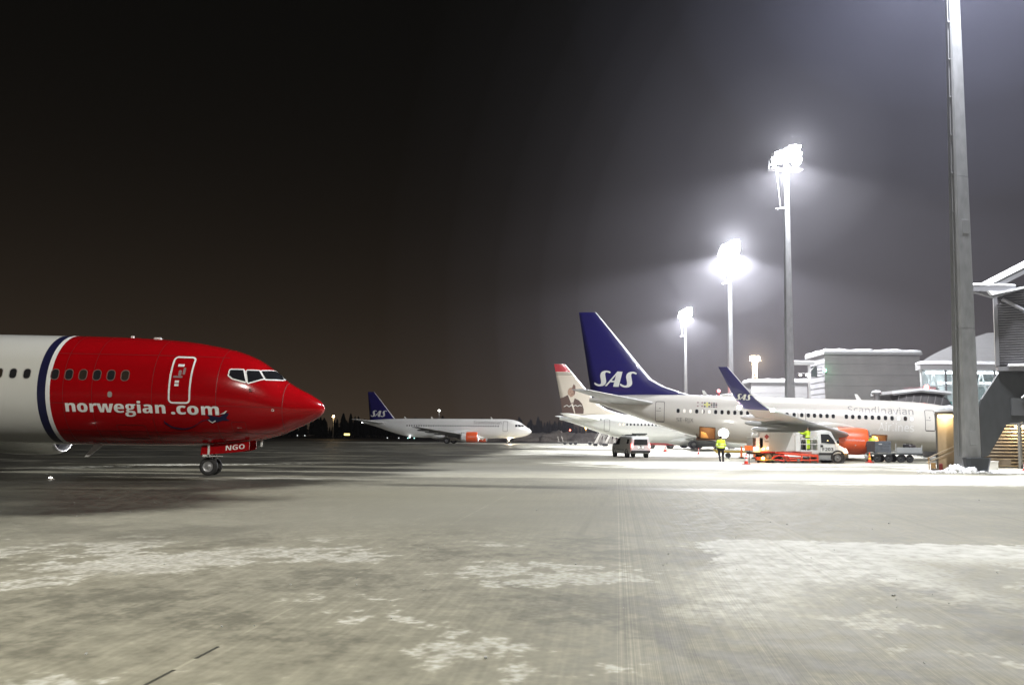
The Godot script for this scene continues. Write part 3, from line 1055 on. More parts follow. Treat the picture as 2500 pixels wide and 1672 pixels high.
	g.slab(P([0.9, -0.02, 2.6, 1.55, 2.6, 1.2, 1.3, -0.02]), Vector3(0, 0, 0.1), Vector3.RIGHT, Vector3.UP, Vector3(0, 0, 0.1))
	put("stringer", g, mat("stringer_dark", Color(0.04, 0.035, 0.03), 0.5), t)
	g = Geo.new()
	g.box(Vector3(-0.4, 0.35, -0.3), Vector3(2.3, 0.35, 0.12))
	put("kick_plate", g, mat("stair_wall", Color(0.16, 0.12, 0.08), 0.7), t)
	g = Geo.new()
	g.box(Vector3(2.4, 2.45, -1.2), Vector3(1.4, 0.08, 0.16))
	put("stair_lamp", g, glow("stair_lamp", Color(1.0, 0.8, 0.5), 5.0), t)
	omni(Vector3(2.0, 2.25, -0.95), Color(1.0, 0.8, 0.5), 5.0, 0.2, t)

func mast_base():
	var t := thing("mast_skirt", "dark tapered steel skirt round the foot of the nearest mast", "pedestal", Vector3(22.95, 0, -39.75))
	var g := Geo.new()
	var rings := []
	for q in [[0.0, 0.5], [0.08, 0.52], [0.72, 0.62], [0.75, 0.6], [0.75, 0.53]]:
		var r := chamfered(q[1] * 2.0, q[1] * 1.9, q[0])
		rings.append(r)
	g.flat()
	for k in rings.size() - 1:
		for i in 8:
			var j := (i + 1) % 8
			g.quad(rings[k][i], rings[k][j], rings[k + 1][j], rings[k + 1][i])
	put("skirt", g, mat("skirt_dark", Color(0.035, 0.04, 0.045), 0.5), t)
	var sm := snow_mat()
	var spots := [[22.0, -39.6, 0.42, 0.4], [22.45, -39.1, 0.3, 0.32], [21.75, -39.8, 0.3, 0.22], [23.9, -39.4, 0.9, 0.1], [25.2, -39.9, 1.4, 0.12], [21.0, -40.5, 0.5, 0.1], [27.2, -40.3, 1.6, 0.12]]
	for k in spots.size():
		var s: Array = spots[k]
		var o := heap("snow_heap", Vector3(s[0], 0, s[1]), Vector3(s[2], s[3], s[2] * 0.8), 30 + k, sm)
		o.set_meta("kind", "structure")
	var b := thing("crate", "small white box standing on the snow right of the nearest mast", "box", Vector3(26.3, 0, -44.0))
	g = Geo.new()
	g.box(Vector3(0, 0.22, 0), Vector3(0.66, 0.42, 0.5), Basis.IDENTITY, 0.03)
	put("body", g, mat("crate_white", Color(0.62, 0.6, 0.56), 0.6), b)
	g = Geo.new()
	g.box(Vector3(0, 0.45, 0), Vector3(0.7, 0.05, 0.54), Basis.IDENTITY, 0.015)
	put("lid", g, mat("crate_white", Color(0.62, 0.6, 0.56), 0.6), b)
# ---------- aircraft ----------
# outline of the hull behind the nose: [distance aft, top, bottom, half width], heights from the nose tip
const NOSE_B := [[0.0, 0.0, 0.0, 0.0], [0.012, 0.08, -0.075, 0.08], [0.05, 0.165, -0.155, 0.17], [0.12, 0.25, -0.24, 0.265], [0.245, 0.345, -0.335, 0.38], [0.57, 0.54, -0.53, 0.6], [1.0, 0.75, -0.73, 0.83], [1.445, 1.02, -0.94, 1.05], [1.94, 1.42, -1.09, 1.26], [2.54, 1.8, -1.23, 1.46], [3.19, 2.04, -1.32, 1.62], [3.96, 2.21, -1.38, 1.74], [4.94, 2.36, -1.42, 1.82], [6.2, 2.45, -1.45, 1.87], [7.3, 2.49, -1.46, 1.88], [9.1, 2.51, -1.47, 1.88]]
const TAIL_B := [[13.0, 2.51, -1.47, 1.88], [10.0, 2.5, -1.22, 1.85], [8.0, 2.48, -0.76, 1.72], [6.0, 2.45, -0.2, 1.45], [4.0, 2.38, 0.45, 1.1], [2.0, 2.24, 1.1, 0.68], [0.6, 2.07, 1.5, 0.38], [0.0, 1.95, 1.62, 0.22]]
const NOSE_A := [[0.0, 0.0, 0.0, 0.0], [0.02, 0.11, -0.1, 0.11], [0.1, 0.26, -0.24, 0.27], [0.3, 0.48, -0.43, 0.5], [0.64, 0.74, -0.66, 0.8], [1.0, 0.95, -0.84, 1.02], [1.6, 1.38, -1.03, 1.32], [2.5, 2.0, -1.22, 1.62], [3.3, 2.32, -1.34, 1.8], [4.3, 2.55, -1.43, 1.92], [6.0, 2.66, -1.46, 1.975], [8.0, 2.67, -1.47, 1.975]]
const TAIL_A := [[13.5, 2.67, -1.47, 1.975], [10.5, 2.66, -1.25, 1.93], [8.0, 2.62, -0.7, 1.75], [6.0, 2.56, -0.12, 1.48], [4.0, 2.47, 0.55, 1.1], [2.0, 2.32, 1.15, 0.66], [0.5, 2.12, 1.55, 0.33], [0.0, 2.0, 1.68, 0.2]]

class Hull:
	var t := []
	var slope := []
	var length := 32.0
	var tip := 2.53
	func _init(nose: Array, tail: Array, l: float, tip_height: float):
		length = l
		tip = tip_height
		t = nose.duplicate()
		for r in tail:
			t.append([l - r[0], r[1], r[2], r[3]])
		for i in t.size():
			var s := [0.0]
			for k in [1, 2, 3]:
				if i == 0 or i == t.size() - 1:
					s.append(0.0)
					continue
				var h0: float = t[i][0] - t[i - 1][0]
				var h1: float = t[i + 1][0] - t[i][0]
				var a: float = (t[i][k] - t[i - 1][k]) / h0
				var b: float = (t[i + 1][k] - t[i][k]) / h1
				if a * b <= 0.0:
					s.append(0.0)
				else:
					s.append((h0 + h1) * 3.0 / ((2.0 * h1 + h0) / a + (h1 + 2.0 * h0) / b))
			slope.append(s)
	func at(d: float) -> Vector3:
		d = clampf(d, 0.0, length)
		var i := 0
		while i < t.size() - 2 and d > t[i + 1][0]:
			i += 1
		var h: float = t[i + 1][0] - t[i][0]
		var u = (d - t[i][0]) / h
		var r := [0.0, 0.0, 0.0]
		for k in 3:
			var p0: float = t[i][k + 1]
			var p1: float = t[i + 1][k + 1]
			if i == 0:
				r[k] = p1 * sqrt(u)
			elif i == t.size() - 2:
				r[k] = lerpf(p0, p1, u)
			else:
				r[k] = (2 * u * u * u - 3 * u * u + 1) * p0 + (u * u * u - 2 * u * u + u) * h * slope[i][k + 1] + (3 * u * u - 2 * u * u * u) * p1 + (u * u * u - u * u) * h * slope[i + 1][k + 1]
		return Vector3(r[0], r[1], r[2])
	func ring_point(d: float, phi: float) -> Vector3:
		var p := at(d)
		return Vector3(-d, tip + (p.x + p.y) * 0.5 + (p.x - p.y) * 0.5 * sin(phi), p.z * cos(phi))
	func normal(d: float, phi: float) -> Vector3:
		var e := 0.02
		var d0 := maxf(d - e, 0.001)
		var a := ring_point(d + e, phi) - ring_point(d0, phi)
		var b := ring_point(d, phi + 0.02) - ring_point(d, phi - 0.02)
		var n := b.cross(a).normalized()
		return n if n.dot(Vector3(0, sin(phi), cos(phi))) >= 0.0 else -n
	# a point of the right-hand side given as (distance aft, height over the tip)
	func side(q: Vector2, off: float, hand := 1.0) -> Vector3:
		var p := at(q.x)
		var cy := (p.x + p.y) * 0.5
		var hy := maxf((p.x - p.y) * 0.5, 0.001)
		var phi := asin(clampf((q.y - cy) / hy, -0.999, 0.999))
		var v := ring_point(q.x, phi) + normal(q.x, phi) * off
		v.z *= hand
		return v
	# skin between two stations; holes are [d0, d1, low, high] on the right-hand side
	func skin(d0: float, d1: float, holes := []) -> ArrayMesh:
		var ds := []
		for r in t:
			if r[0] > d0 + 1e-4 and r[0] < d1 - 1e-4:
				ds.append(r[0])
		var d := d0
		while d < d1:
			ds.append(d)
			d += 0.03 if d < 0.15 else 0.15 if d < 4.0 else 0.5
		ds.append(d1)
		var phis := []
		for i in 64:
			phis.append(-PI * 0.5 + TAU * i / 64.0)
		for h in holes:
			ds.append_array([h[0], h[1]])
			var p := at((h[0] + h[1]) * 0.5)
			for y in [h[2], h[3]]:
				phis.append(asin(clampf((y - (p.x + p.y) * 0.5) / ((p.x - p.y) * 0.5), -1.0, 1.0)))
		ds.sort()
		phis.sort()
		var st := SurfaceTool.new()
		st.begin(Mesh.PRIMITIVE_TRIANGLES)
		var m := phis.size()
		var pts := []
		var nrm := []
		for x in ds:
			var a := PackedVector3Array()
			var b := PackedVector3Array()
			for f in phis:
				a.append(ring_point(x, f))
				b.append(normal(maxf(x, 0.004), f))
			pts.append(a)
			nrm.append(b)
		for k in ds.size() - 1:
			if ds[k + 1] - ds[k] < 1e-4:
				continue
			for i in m:
				var j := (i + 1) % m
				var f0: float = phis[i]
				var f1: float = phis[j] if j > 0 else phis[0] + TAU
				if f1 - f0 < 1e-5:
					continue
				var cut := false
				for h in holes:
					var dm: float = (ds[k] + ds[k + 1]) * 0.5
					if dm > h[0] and dm < h[1]:
						var p := at((h[0] + h[1]) * 0.5)
						var y := (p.x + p.y) * 0.5 + (p.x - p.y) * 0.5 * sin((f0 + f1) * 0.5)
						if cos((f0 + f1) * 0.5) > 0.0 and y > h[2] and y < h[3]:
							cut = true
				if cut:
					continue
				for c in [[k, i], [k + 1, i], [k, j], [k, j], [k + 1, i], [k + 1, j]]:
					st.set_normal(nrm[c[0]][c[1]])
					st.add_vertex(pts[c[0]][c[1]])
		return st.commit()

func rr(d0: float, d1: float, y0: float, y1: float, r: float, n := 5) -> PackedVector2Array:
	var out := PackedVector2Array()
	for c in [[d1 - r, y1 - r, 0.0], [d0 + r, y1 - r, PI * 0.5], [d0 + r, y0 + r, PI], [d1 - r, y0 + r, PI * 1.5]]:
		for k in n + 1:
			var a: float = c[2] + PI * 0.5 * k / n
			out.append(Vector2(c[0] + cos(a) * r, c[1] + sin(a) * r))
	return out

func face_to(a: Vector3, b: Vector3, c: Vector3, hand: float, g: Geo):
	# Godot's front faces run clockwise seen from outside
	var n := (b - a).cross(c - a)
	if n.z * hand > 0.0:
		g.tri(a, c, b)
	else:
		g.tri(a, b, c)

# outlines laid on a curved side, cut into cells so that they follow it
func decal(g: Geo, polys: Array, cell: float, to: Callable, hand := 1.0):
	g.smooth()
	for poly in polys:
		var lo: Vector2 = poly[0]
		var hi: Vector2 = poly[0]
		for p in poly:
			lo = lo.min(p)
			hi = hi.max(p)
		var nx := int(ceil((hi.x - lo.x) / cell))
		var ny := int(ceil((hi.y - lo.y) / cell))
		for i in nx:
			for j in ny:
				var o := lo + Vector2(i, j) * cell
				var sq := PackedVector2Array([o, o + Vector2(cell, 0), o + Vector2(cell, cell), o + Vector2(0, cell)])
				for piece in Geometry2D.intersect_polygons(poly, sq):
					var idx := Geometry2D.triangulate_polygon(piece)
					for k in range(0, idx.size(), 3):
						face_to(to.call(piece[idx[k]]), to.call(piece[idx[k + 1]]), to.call(piece[idx[k + 2]]), hand, g)

func outline(g: Geo, d0: float, d1: float, y0: float, y1: float, r: float, w: float, to: Callable, hand := 1.0):
	var seg := 5
	var a := rr(d0 - w * 0.5, d1 + w * 0.5, y0 - w * 0.5, y1 + w * 0.5, r + w * 0.5, seg)
	var b := rr(d0 + w * 0.5, d1 - w * 0.5, y0 + w * 0.5, y1 - w * 0.5, maxf(r - w * 0.5, 0.005), seg)
	g.smooth()
	for i in a.size():
		var j := (i + 1) % a.size()
		var cuts := maxi(1, int(a[i].distance_to(a[j]) / 0.12))
		for k in cuts:
			var t0 := float(k) / cuts
			var t1 := float(k + 1) / cuts
			var p0: Vector3 = to.call(a[i].lerp(a[j], t0))
			var p1: Vector3 = to.call(a[i].lerp(a[j], t1))
			var q0: Vector3 = to.call(b[i].lerp(b[j], t0))
			var q1: Vector3 = to.call(b[i].lerp(b[j], t1))
			face_to(p0, p1, q1, hand, g)
			face_to(p0, q1, q0, hand, g)

var fonts := {}
func font_of(kind: String) -> Font:
	if not fonts.has(kind):
		var f := SystemFont.new()
		f.font_names = PackedStringArray(["Droid Serif" if kind == "serif" else "Droid Sans"])
		f.font_weight = 700 if kind == "bold" else 400
		fonts[kind] = f
	return fonts[kind]

# triangles of a word, scaled so that x runs 0..1 and a lower case x is 1 high
func word(text: String, kind: String) -> PackedVector3Array:
	var m := TextMesh.new()
	m.text = text
	m.font = font_of(kind)
	m.font_size = 64
	m.pixel_size = 0.01
	m.depth = 0.0
	m.curve_step = 1.0
	var ref := TextMesh.new()
	ref.text = "x"
	ref.font = m.font
	ref.font_size = 64
	ref.pixel_size = 0.01
	ref.depth = 0.0
	var xh := ref.get_aabb()
	var box := m.get_aabb()
	var out := PackedVector3Array()
	for s in m.get_surface_count():
		var arr := m.surface_get_arrays(s)
		var v: PackedVector3Array = arr[Mesh.ARRAY_VERTEX]
		var idx = arr[Mesh.ARRAY_INDEX]
		if idx == null or idx.size() == 0:
			idx = range(v.size())
		for k in idx:
			var p: Vector3 = v[k]
			out.append(Vector3((p.x - box.position.x) / box.size.x, (p.y - xh.position.y) / xh.size.y, 0))
	return out

# a word from x0 to x1 on its base line; to() takes (x, y)
func lettering(g: Geo, text: String, kind: String, x0: float, x1: float, base: float, xh: float, to: Callable, hand := 1.0):
	g.smooth()
	var v := word(text, kind)
	for k in range(0, v.size() - 2, 3):
		var q := []
		for i in 3:
			var p := v[k + i]
			q.append(to.call(Vector2(lerpf(x0, x1, p.x), base + p.y * xh)))
		face_to(q[0], q[1], q[2], hand, g)

func logo_polys() -> Array:
	var s := [1015, 330, 940, 295, 850, 275, 740, 285, 640, 325, 575, 395, 548, 500, 555, 570, 580, 660, 600, 760, 600, 850, 570, 890, 500, 905, 420, 880, 350, 845, 310, 810, 288, 870, 300, 900, 370, 950, 470, 985, 580, 990, 690, 965, 780, 910, 825, 830, 830, 740, 805, 620, 780, 500, 770, 430, 790, 370, 840, 350, 900, 360, 960, 385, 1000, 400]
	var s2 := []
	for i in range(0, s.size(), 2):
		s2.append_array([s[i] + 1172, s[i + 1] + 28])
	var raw := [s, [1345, 305, 1555, 318, 1400, 995, 1150, 990, 1260, 485], [1330, 305, 775, 970, 860, 975, 1010, 795, 1075, 720, 1260, 485, 1345, 305], [1010, 795, 1190, 795, 1210, 725, 1075, 720], s2]
	var out := []
	for r in raw:
		var p := PackedVector2Array()
		for i in range(0, r.size(), 2):
			p.append(Vector2((r[i] - 288.0) / 1920.0, (1018.0 - r[i + 1]) / 1920.0))
		out.append(p)
	return out

func moved(polys: Array, o: Vector2, s: Vector2) -> Array:
	var out := []
	for p in polys:
		var q := PackedVector2Array()
		for v in p:
			q.append(o + v * s)
		out.append(q)
	return out

func foil(u: float) -> float:
	return 5.0 * (0.2969 * sqrt(u) - 0.126 * u - 0.3516 * u * u + 0.2843 * u * u * u - 0.1015 * u * u * u * u)

# sections are [lateral, distance aft of the leading edge, chord, height, thickness ratio, cant in degrees]; u runs over the part of the chord that is built
func foil_loft(sections: Array, hand: float, u0 := 0.0, u1 := 1.0) -> Geo:
	var g := Geo.new()
	var us := []
	for k in 11:
		us.append(u0 + (u1 - u0) * pow(k / 10.0, 1.6))
	var rings := []
	for s in sections:
		var r := PackedVector3Array()
		var c := deg_to_rad(s[5])
		var up := Vector3(0, cos(c), -sin(c))
		for k in range(10, -1, -1):
			r.append(Vector3(-(s[1] + s[2] * us[k]), s[3], s[0]) - up * s[2] * s[4] * foil(us[k]) * 0.85)
		for k in range(1 if u0 == 0.0 else 0, 11):
			r.append(Vector3(-(s[1] + s[2] * us[k]), s[3], s[0]) + up * s[2] * s[4] * foil(us[k]) * 1.15)
		for i in r.size():
			r[i].z *= hand
		rings.append(r)
	if hand < 0:
		rings.reverse()
	g.loft(rings, true, true, true)
	return g

func engine(root: Node3D, d: float, y: float, lat: float, hand: float, cowl: Material, cowl_end: float, white: Material, r := 1.0, called := "engine") -> Node3D:
	var e := Node3D.new()
	e.name = called
	root.add_child(e, true)
	e.position = Vector3(-d, y, lat * hand)
	var ax := Vector3(-1, 0, 0)
	var metal := mat("bare_metal", Color(0.72, 0.72, 0.73), 0.28, 0.9)
	var dark := mat("engine_dark", Color(0.03, 0.03, 0.035), 0.5)
	var full := [[0.12, 0.955], [0.25, 1.0], [0.6, 1.045], [1.1, 1.06], [1.7, 1.06], [2.2, 1.045], [2.8, 1.0], [3.3, 0.92], [3.8, 0.82]]
	var first := []
	var second := []
	for p in full:
		if p[0] <= cowl_end:
			first.append([p[0], p[1] * r])
		else:
			second.append([p[0], p[1] * r])
	var g := Geo.new()
	g.lathe(Vector3.ZERO, ax, [[0.45, 0.79 * r], [0.2, 0.8 * r], [0.06, 0.83 * r], [0.0, 0.875 * r], [0.03, 0.92 * r], [0.12, 0.955 * r]], 40)
	put("inlet_lip", g, metal, e)
	g = Geo.new()
	first.append([cowl_end, lerpf(first[-1][1], second[0][1], (cowl_end - first[-1][0]) / (second[0][0] - first[-1][0]))])
	g.lathe(Vector3.ZERO, ax, first, 40)
	put("cowl", g, cowl, e)
	g = Geo.new()
	second.push_front([cowl_end, first[-1][1]])
	second.append([3.78, 0.76 * r])
	second.append([3.2, 0.72 * r])
	g.lathe(Vector3.ZERO, ax, second, 40)
	put("rear_cowl", g, white, e)
	g = Geo.new()
	g.lathe(Vector3.ZERO, ax, [[0.45, 0.79 * r], [1.1, 0.77 * r], [1.12, 0.0]], 32)
	put("duct", g, dark, e)
	g = Geo.new()
	g.lathe(Vector3.ZERO, ax, [[0.62, 0.0], [0.7, 0.08], [0.95, 0.2], [1.1, 0.25]], 16)
	for k in 24:
		var a := TAU * k / 24.0
		var o := Vector3(-1.0, cos(a), sin(a))
		var t := Vector3(0, -sin(a), cos(a)) * 0.05
		g.flat()
		g.quad(Vector3(-1.0, cos(a) * 0.22, sin(a) * 0.22) - t * 0.4, Vector3(-0.96, cos(a) * 0.76 * r, sin(a) * 0.76 * r) - t, Vector3(-1.04, cos(a) * 0.76 * r, sin(a) * 0.76 * r) + t, Vector3(-1.06, cos(a) * 0.22, sin(a) * 0.22) + t * 0.4)
	put("fan", g, mat("fan_metal", Color(0.12, 0.12, 0.13), 0.35, 0.6), e)
	g = Geo.new()
	g.lathe(Vector3.ZERO, ax, [[3.2, 0.62 * r], [3.8, 0.55 * r], [4.5, 0.4 * r], [4.5, 0.3 * r], [4.9, 0.16 * r], [5.2, 0.02]], 28)
	put("exhaust_cone", g, mat("exhaust_metal", Color(0.28, 0.26, 0.24), 0.4, 0.8), e)
	# pylon up to the wing
	g = Geo.new()
	var rings := []
	for q in [[1.0, 0.98, 1.12], [1.8, 0.98, 1.32], [3.2, 0.75, 1.45], [4.6, 0.5, 1.3], [6.0, 0.75, 1.1]]:
		var w: float = 0.19 if q[0] > 1.2 and q[0] < 5.5 else 0.05
		rings.append(PackedVector3Array([Vector3(-q[0], q[1] * r, -w), Vector3(-q[0], q[2] * r, -w * 0.7), Vector3(-q[0], q[2] * r, w * 0.7), Vector3(-q[0], q[1] * r, w)]))
	g.loft(rings, true, true, true)
	put("pylon", g, white, e)
	return e

func wheel_pair(parent: Node3D, c: Vector3, r: float, w: float, gap: float, strut_top: float, called := "landing_gear", turn := 0.0):
	var t := Node3D.new()
	t.name = called
	parent.add_child(t, true)
	t.position = c
	t.rotation.y = turn
	var g := Geo.new()
	var h := w * 0.5
	g.lathe(Vector3.ZERO, Vector3(0, 0, 1), [[-h * 0.8, r * 0.58], [-h, r * 0.72], [-h * 0.92, r * 0.88], [-h * 0.6, r * 0.98], [-h * 0.2, r], [h * 0.2, r], [h * 0.6, r * 0.98], [h * 0.92, r * 0.88], [h, r * 0.72], [h * 0.8, r * 0.58]], 32)
	var tyre := g.done()
	g = Geo.new()
	g.lathe(Vector3.ZERO, Vector3(0, 0, 1), [[-h * 0.8, r * 0.58], [-h * 0.65, r * 0.5], [-h * 0.3, r * 0.3], [-h * 0.8, r * 0.18], [-h * 0.85, 0.0]], 24)
	g.lathe(Vector3.ZERO, Vector3(0, 0, 1), [[h * 0.85, 0.0], [h * 0.8, r * 0.18], [h * 0.3, r * 0.3], [h * 0.65, r * 0.5], [h * 0.8, r * 0.58]], 24)
	for k in 8:
		var a := TAU * k / 8.0
		g.cyl(Vector3(cos(a) * r * 0.4, sin(a) * r * 0.4, h * 0.25), Vector3(cos(a) * r * 0.4, sin(a) * r * 0.4, h * 0.6), r * 0.045, -1.0, 6)
	var rim := g.done()
	for s in [-1.0, 1.0]:
		var ty := put("tyre", tyre, mat("aircraft_tyre", Color(0.025, 0.025, 0.026), 0.75), t)
		ty.position = Vector3(0, r, s * gap * 0.5)
		var ri := put("rim", rim, mat("wheel_hub", Color(0.33, 0.33, 0.34), 0.45, 0.4), t)
		ri.position = ty.position
	g = Geo.new()
	g.cyl(Vector3(0, r, -gap * 0.5), Vector3(0, r, gap * 0.5), r * 0.13)
	g.cyl(Vector3(0, r, 0), Vector3(0, r + 0.5 * (strut_top - r), 0), r * 0.16)
	g.cyl(Vector3(0, r + 0.45 * (strut_top - r), 0), Vector3(0, strut_top, 0), r * 0.22)
	g.cyl(Vector3(0.16 * r, r * 1.3, 0), Vector3(0.7 * r, r + 0.3 * (strut_top - r), 0), r * 0.09)
	g.cyl(Vector3(0.7 * r, r + 0.3 * (strut_top - r), 0), Vector3(0.18 * r, r + 0.55 * (strut_top - r), 0), r * 0.09)
	put("strut", g, mat("gear_white", Color(0.62, 0.62, 0.6), 0.4), t)

func paint(key: String, c: Color, rough := 0.3) -> StandardMaterial3D:
	if mats.has(key):
		return mats[key]
	var m := mat(key, c, rough)
	m.clearcoat_enabled = true
	m.clearcoat = 0.7
	m.clearcoat_roughness = 0.07
	return m

func cabin_window(root: Node3D, h: Hull, d: float, y: float, kind: String, small := false, frame: Material = null):
	var g := Geo.new()
	var to := func(q: Vector2): return h.side(q, 0.012)
	if small:
		decal(g, [rr(d - 0.12, d + 0.12, y - 0.17, y + 0.17, 0.1, 2)], 0.5, to)
		put("window", g, mat("pane_" + kind, Color(0.02, 0.02, 0.022), 0.12), root)
		return
	outline(g, d - 0.135, d + 0.135, y - 0.18, y + 0.18, 0.115, 0.026, to)
	var w := put("window", g, frame if frame else mat("window_frame", Color(0.42, 0.41, 0.39), 0.4), root)
	g = Geo.new()
	decal(g, [rr(d - 0.12, d + 0.12, y - 0.17, y + 0.17, 0.105, 4)], 0.12, func(q: Vector2): return h.side(q, 0.006))
	var m: Material
	match kind:
		"dark": m = mat("pane_dark", Color(0.02, 0.02, 0.022), 0.12)
		"shade": m = glow("pane_shade", Color(0.85, 0.7, 0.45), 0.32)
		"lit": m = glow("pane_lit", Color(1.0, 0.72, 0.38), 0.75)
		"pink": m = glow("pane_pink", Color(0.7, 0.48, 0.42), 0.16)
		_: m = mat("pane_brown", Color(0.035, 0.026, 0.02), 0.15)
	put("pane", g, m, w)
	if kind == "half":
		g = Geo.new()
		decal(g, [rr(d - 0.03, d + 0.12, y - 0.16, y + 0.17, 0.06, 4)], 0.12, func(q: Vector2): return h.side(q, 0.009))
		put("blind", g, glow("pane_shade", Color(0.85, 0.7, 0.45), 0.32), w)

func cockpit(root: Node3D, h: Hull, panes: Array, rim: Material, width := 0.05):
	for hand in [1.0, -1.0]:
		for p in panes:
			var poly := P(p)
			var g := Geo.new()
			var grown := Geometry2D.offset_polygon(poly, width, Geometry2D.JOIN_ROUND)
			decal(g, grown, 0.06, func(q: Vector2): return h.side(q, 0.012, hand), hand)
			var f := put("cockpit_window", g, rim, root)
			g = Geo.new()
			decal(g, [poly], 0.06, func(q: Vector2): return h.side(q, 0.024, hand), hand)
			put("pane", g, mat("cockpit_glass", Color(0.012, 0.013, 0.015), 0.06), f)

func door(root: Node3D, h: Hull, d0: float, d1: float, y0: float, y1: float, w: float, m: Material, sill := false) -> MeshInstance3D:
	var g := Geo.new()
	var to := func(q: Vector2): return h.side(q, 0.01)
	outline(g, d0, d1, y0, y1, 0.12, w, to)
	var o := put("door", g, m, root)
	if sill:
		g = Geo.new()
		decal(g, [P([d0 + 0.02, y0 - 0.02, d1 - 0.02, y0 - 0.02, d1 - 0.02, y0 + 0.06, d0 + 0.02, y0 + 0.06])], 0.1, func(q: Vector2): return h.side(q, 0.014))
		put("sill", g, mat("door_sill", Color(0.12, 0.11, 0.1), 0.5), o)
	return o

func wing_set(root: Node3D, shift: float, m: Material, tip: Material, jet := false, both := true):
	for hand in ([1.0, -1.0] if both else [1.0]):
		var sec: Array
		if jet:
			sec = [[1.4, 11.2, 7.2, 1.75, 0.13, 0], [6.4, 14.1, 4.1, 2.25, 0.12, 0], [12.0, 17.6, 2.8, 2.9, 0.11, 0], [16.9, 20.7, 1.6, 3.5, 0.1, 0]]
		else:
			sec = [[1.2, 9.2, 8.3, 1.62, 0.13, 0], [1.9, 9.6, 7.8, 1.72, 0.13, 0], [5.9, 11.75, 5.5, 2.12, 0.12, 0], [11.0, 14.55, 3.6, 2.68, 0.11, 0], [16.4, 17.45, 1.8, 3.3, 0.1, 0]]
			for s in sec:
				s[1] += shift
		put("wing", foil_loft(sec, hand), m, root)
		if jet:
			var g := Geo.new()
			g.slab(P([-20.6, 3.45, -22.9, 3.2, -22.7, 2.75, -21.9, 3.3, -22.6, 4.55, -21.9, 4.4]), Vector3(0, 0, 16.9 * hand - 0.03), Vector3.RIGHT, Vector3.UP, Vector3(0, 0, 0.06))
			put("wingtip_fence", g, tip, root)
		else:
			var w := [[16.4, 17.45, 1.8, 3.3, 0.1, 0], [16.9, 17.75, 1.68, 3.38, 0.09, 25], [17.2, 18.15, 1.55, 3.6, 0.085, 52], [17.36, 18.7, 1.33, 4.0, 0.08, 74], [17.6, 19.65, 0.95, 5.0, 0.08, 80], [17.76, 20.5, 0.6, 5.95, 0.08, 82]]
			for s in w:
				s[1] += shift
			var low := w.slice(0, 2)
			put("wing_end", foil_loft(low, hand), m, root)
			var let := put("winglet", foil_loft(w.slice(1), hand, 0.08, 1.0), tip, root)
			put("leading_edge", foil_loft(w.slice(1), hand, 0.0, 0.08), mat("edge_metal", Color(0.6, 0.6, 0.6), 0.4, 0.3), let)
		for k in [[3.6, 0.85, 3.2], [7.3, 0.8, 3.4], [10.6, 0.75, 3.0], [13.4, 0.6, 2.4]]:
			if k[0] < 5.0 and not jet:
				continue
			var g := Geo.new()
			var base: float = lerpf(11.75 + shift, 17.45 + shift, (k[0] - 5.9) / 10.5) if not jet else lerpf(14.1, 20.7, (k[0] - 6.4) / 10.5)
			var ch: float = lerpf(5.5, 1.8, (k[0] - 5.9) / 10.5) if not jet else lerpf(4.1, 1.6, (k[0] - 6.4) / 10.5)
			g.ball(Vector3(-(base + ch * 0.9), 1.72 + 0.11 * k[0] - 0.28, k[0] * hand), Vector3(k[2] * 0.5, 0.26 * k[1] + 0.06, 0.2), 16, 12)
			put("flap_fairing", g, m, root)

func fin_geo(sec: Array, base_d: float, base_y: float, u0: float, u1: float) -> Geo:
	# sections are [height, leading edge forward of the tip's trailing edge, trailing edge forward]
	var list := []
	for s in sec:
		var c: float = s[1] - s[2]
		list.append([s[0], base_d - s[1], c, 0.0, minf(0.1, 0.42 / c), 0])
	var g := Geo.new()
	var us := []
	for k in 11:
		us.append(u0 + (u1 - u0) * pow(k / 10.0, 1.6))
	var rings := []
	for s in list:
		var r := PackedVector3Array()
		for k in range(10, -1, -1):
			r.append(Vector3(-(s[1] + s[2] * us[k]), base_y + s[0], -s[2] * s[4] * foil(us[k])))
		for k in range(1 if u0 == 0.0 else 0, 11):
			r.append(Vector3(-(s[1] + s[2] * us[k]), base_y + s[0], s[2] * s[4] * foil(us[k])))
		rings.append(r)
	rings.reverse()
	g.loft(rings, true, true, true)
	return g

# where the right-hand face of the fin stands, for (forward of the tip's trailing edge, height)
func fin_face(sec: Array, base_d: float, base_y: float, q: Vector2, off: float) -> Vector3:
	var i := 0
	while i < sec.size() - 2 and q.y > sec[i + 1][0]:
		i += 1
	var u := clampf((q.y - sec[i][0]) / (sec[i + 1][0] - sec[i][0]), 0.0, 1.0)
	var le := lerpf(sec[i][1], sec[i + 1][1], u)
	var te := lerpf(sec[i][2], sec[i + 1][2], u)
	var c := maxf(le - te, 0.1)
	var th := lerpf(minf(0.42, 0.1 * (sec[i][1] - sec[i][2])), minf(0.42, 0.1 * (sec[i + 1][1] - sec[i + 1][2])), u)
	return Vector3(-(base_d - q.x), base_y + q.y, th * foil(clampf((le - q.x) / c, 0.0, 1.0)) + off)

const FIN_B := [[-0.6, 10.2, 1.5], [0.0, 10.2, 1.35], [0.3, 9.1, 1.3], [0.7, 7.75, 1.23], [1.3, 6.62, 1.1], [2.4, 5.65, 0.9], [4.5, 3.85, 0.5], [7.16, 1.55, 0.0]]
const FIN_A := [[-0.6, 7.4, 0.7], [0.0, 6.4, 0.58], [0.35, 6.05, 0.54], [3.0, 3.9, 0.28], [5.95, 1.45, 0.0]]

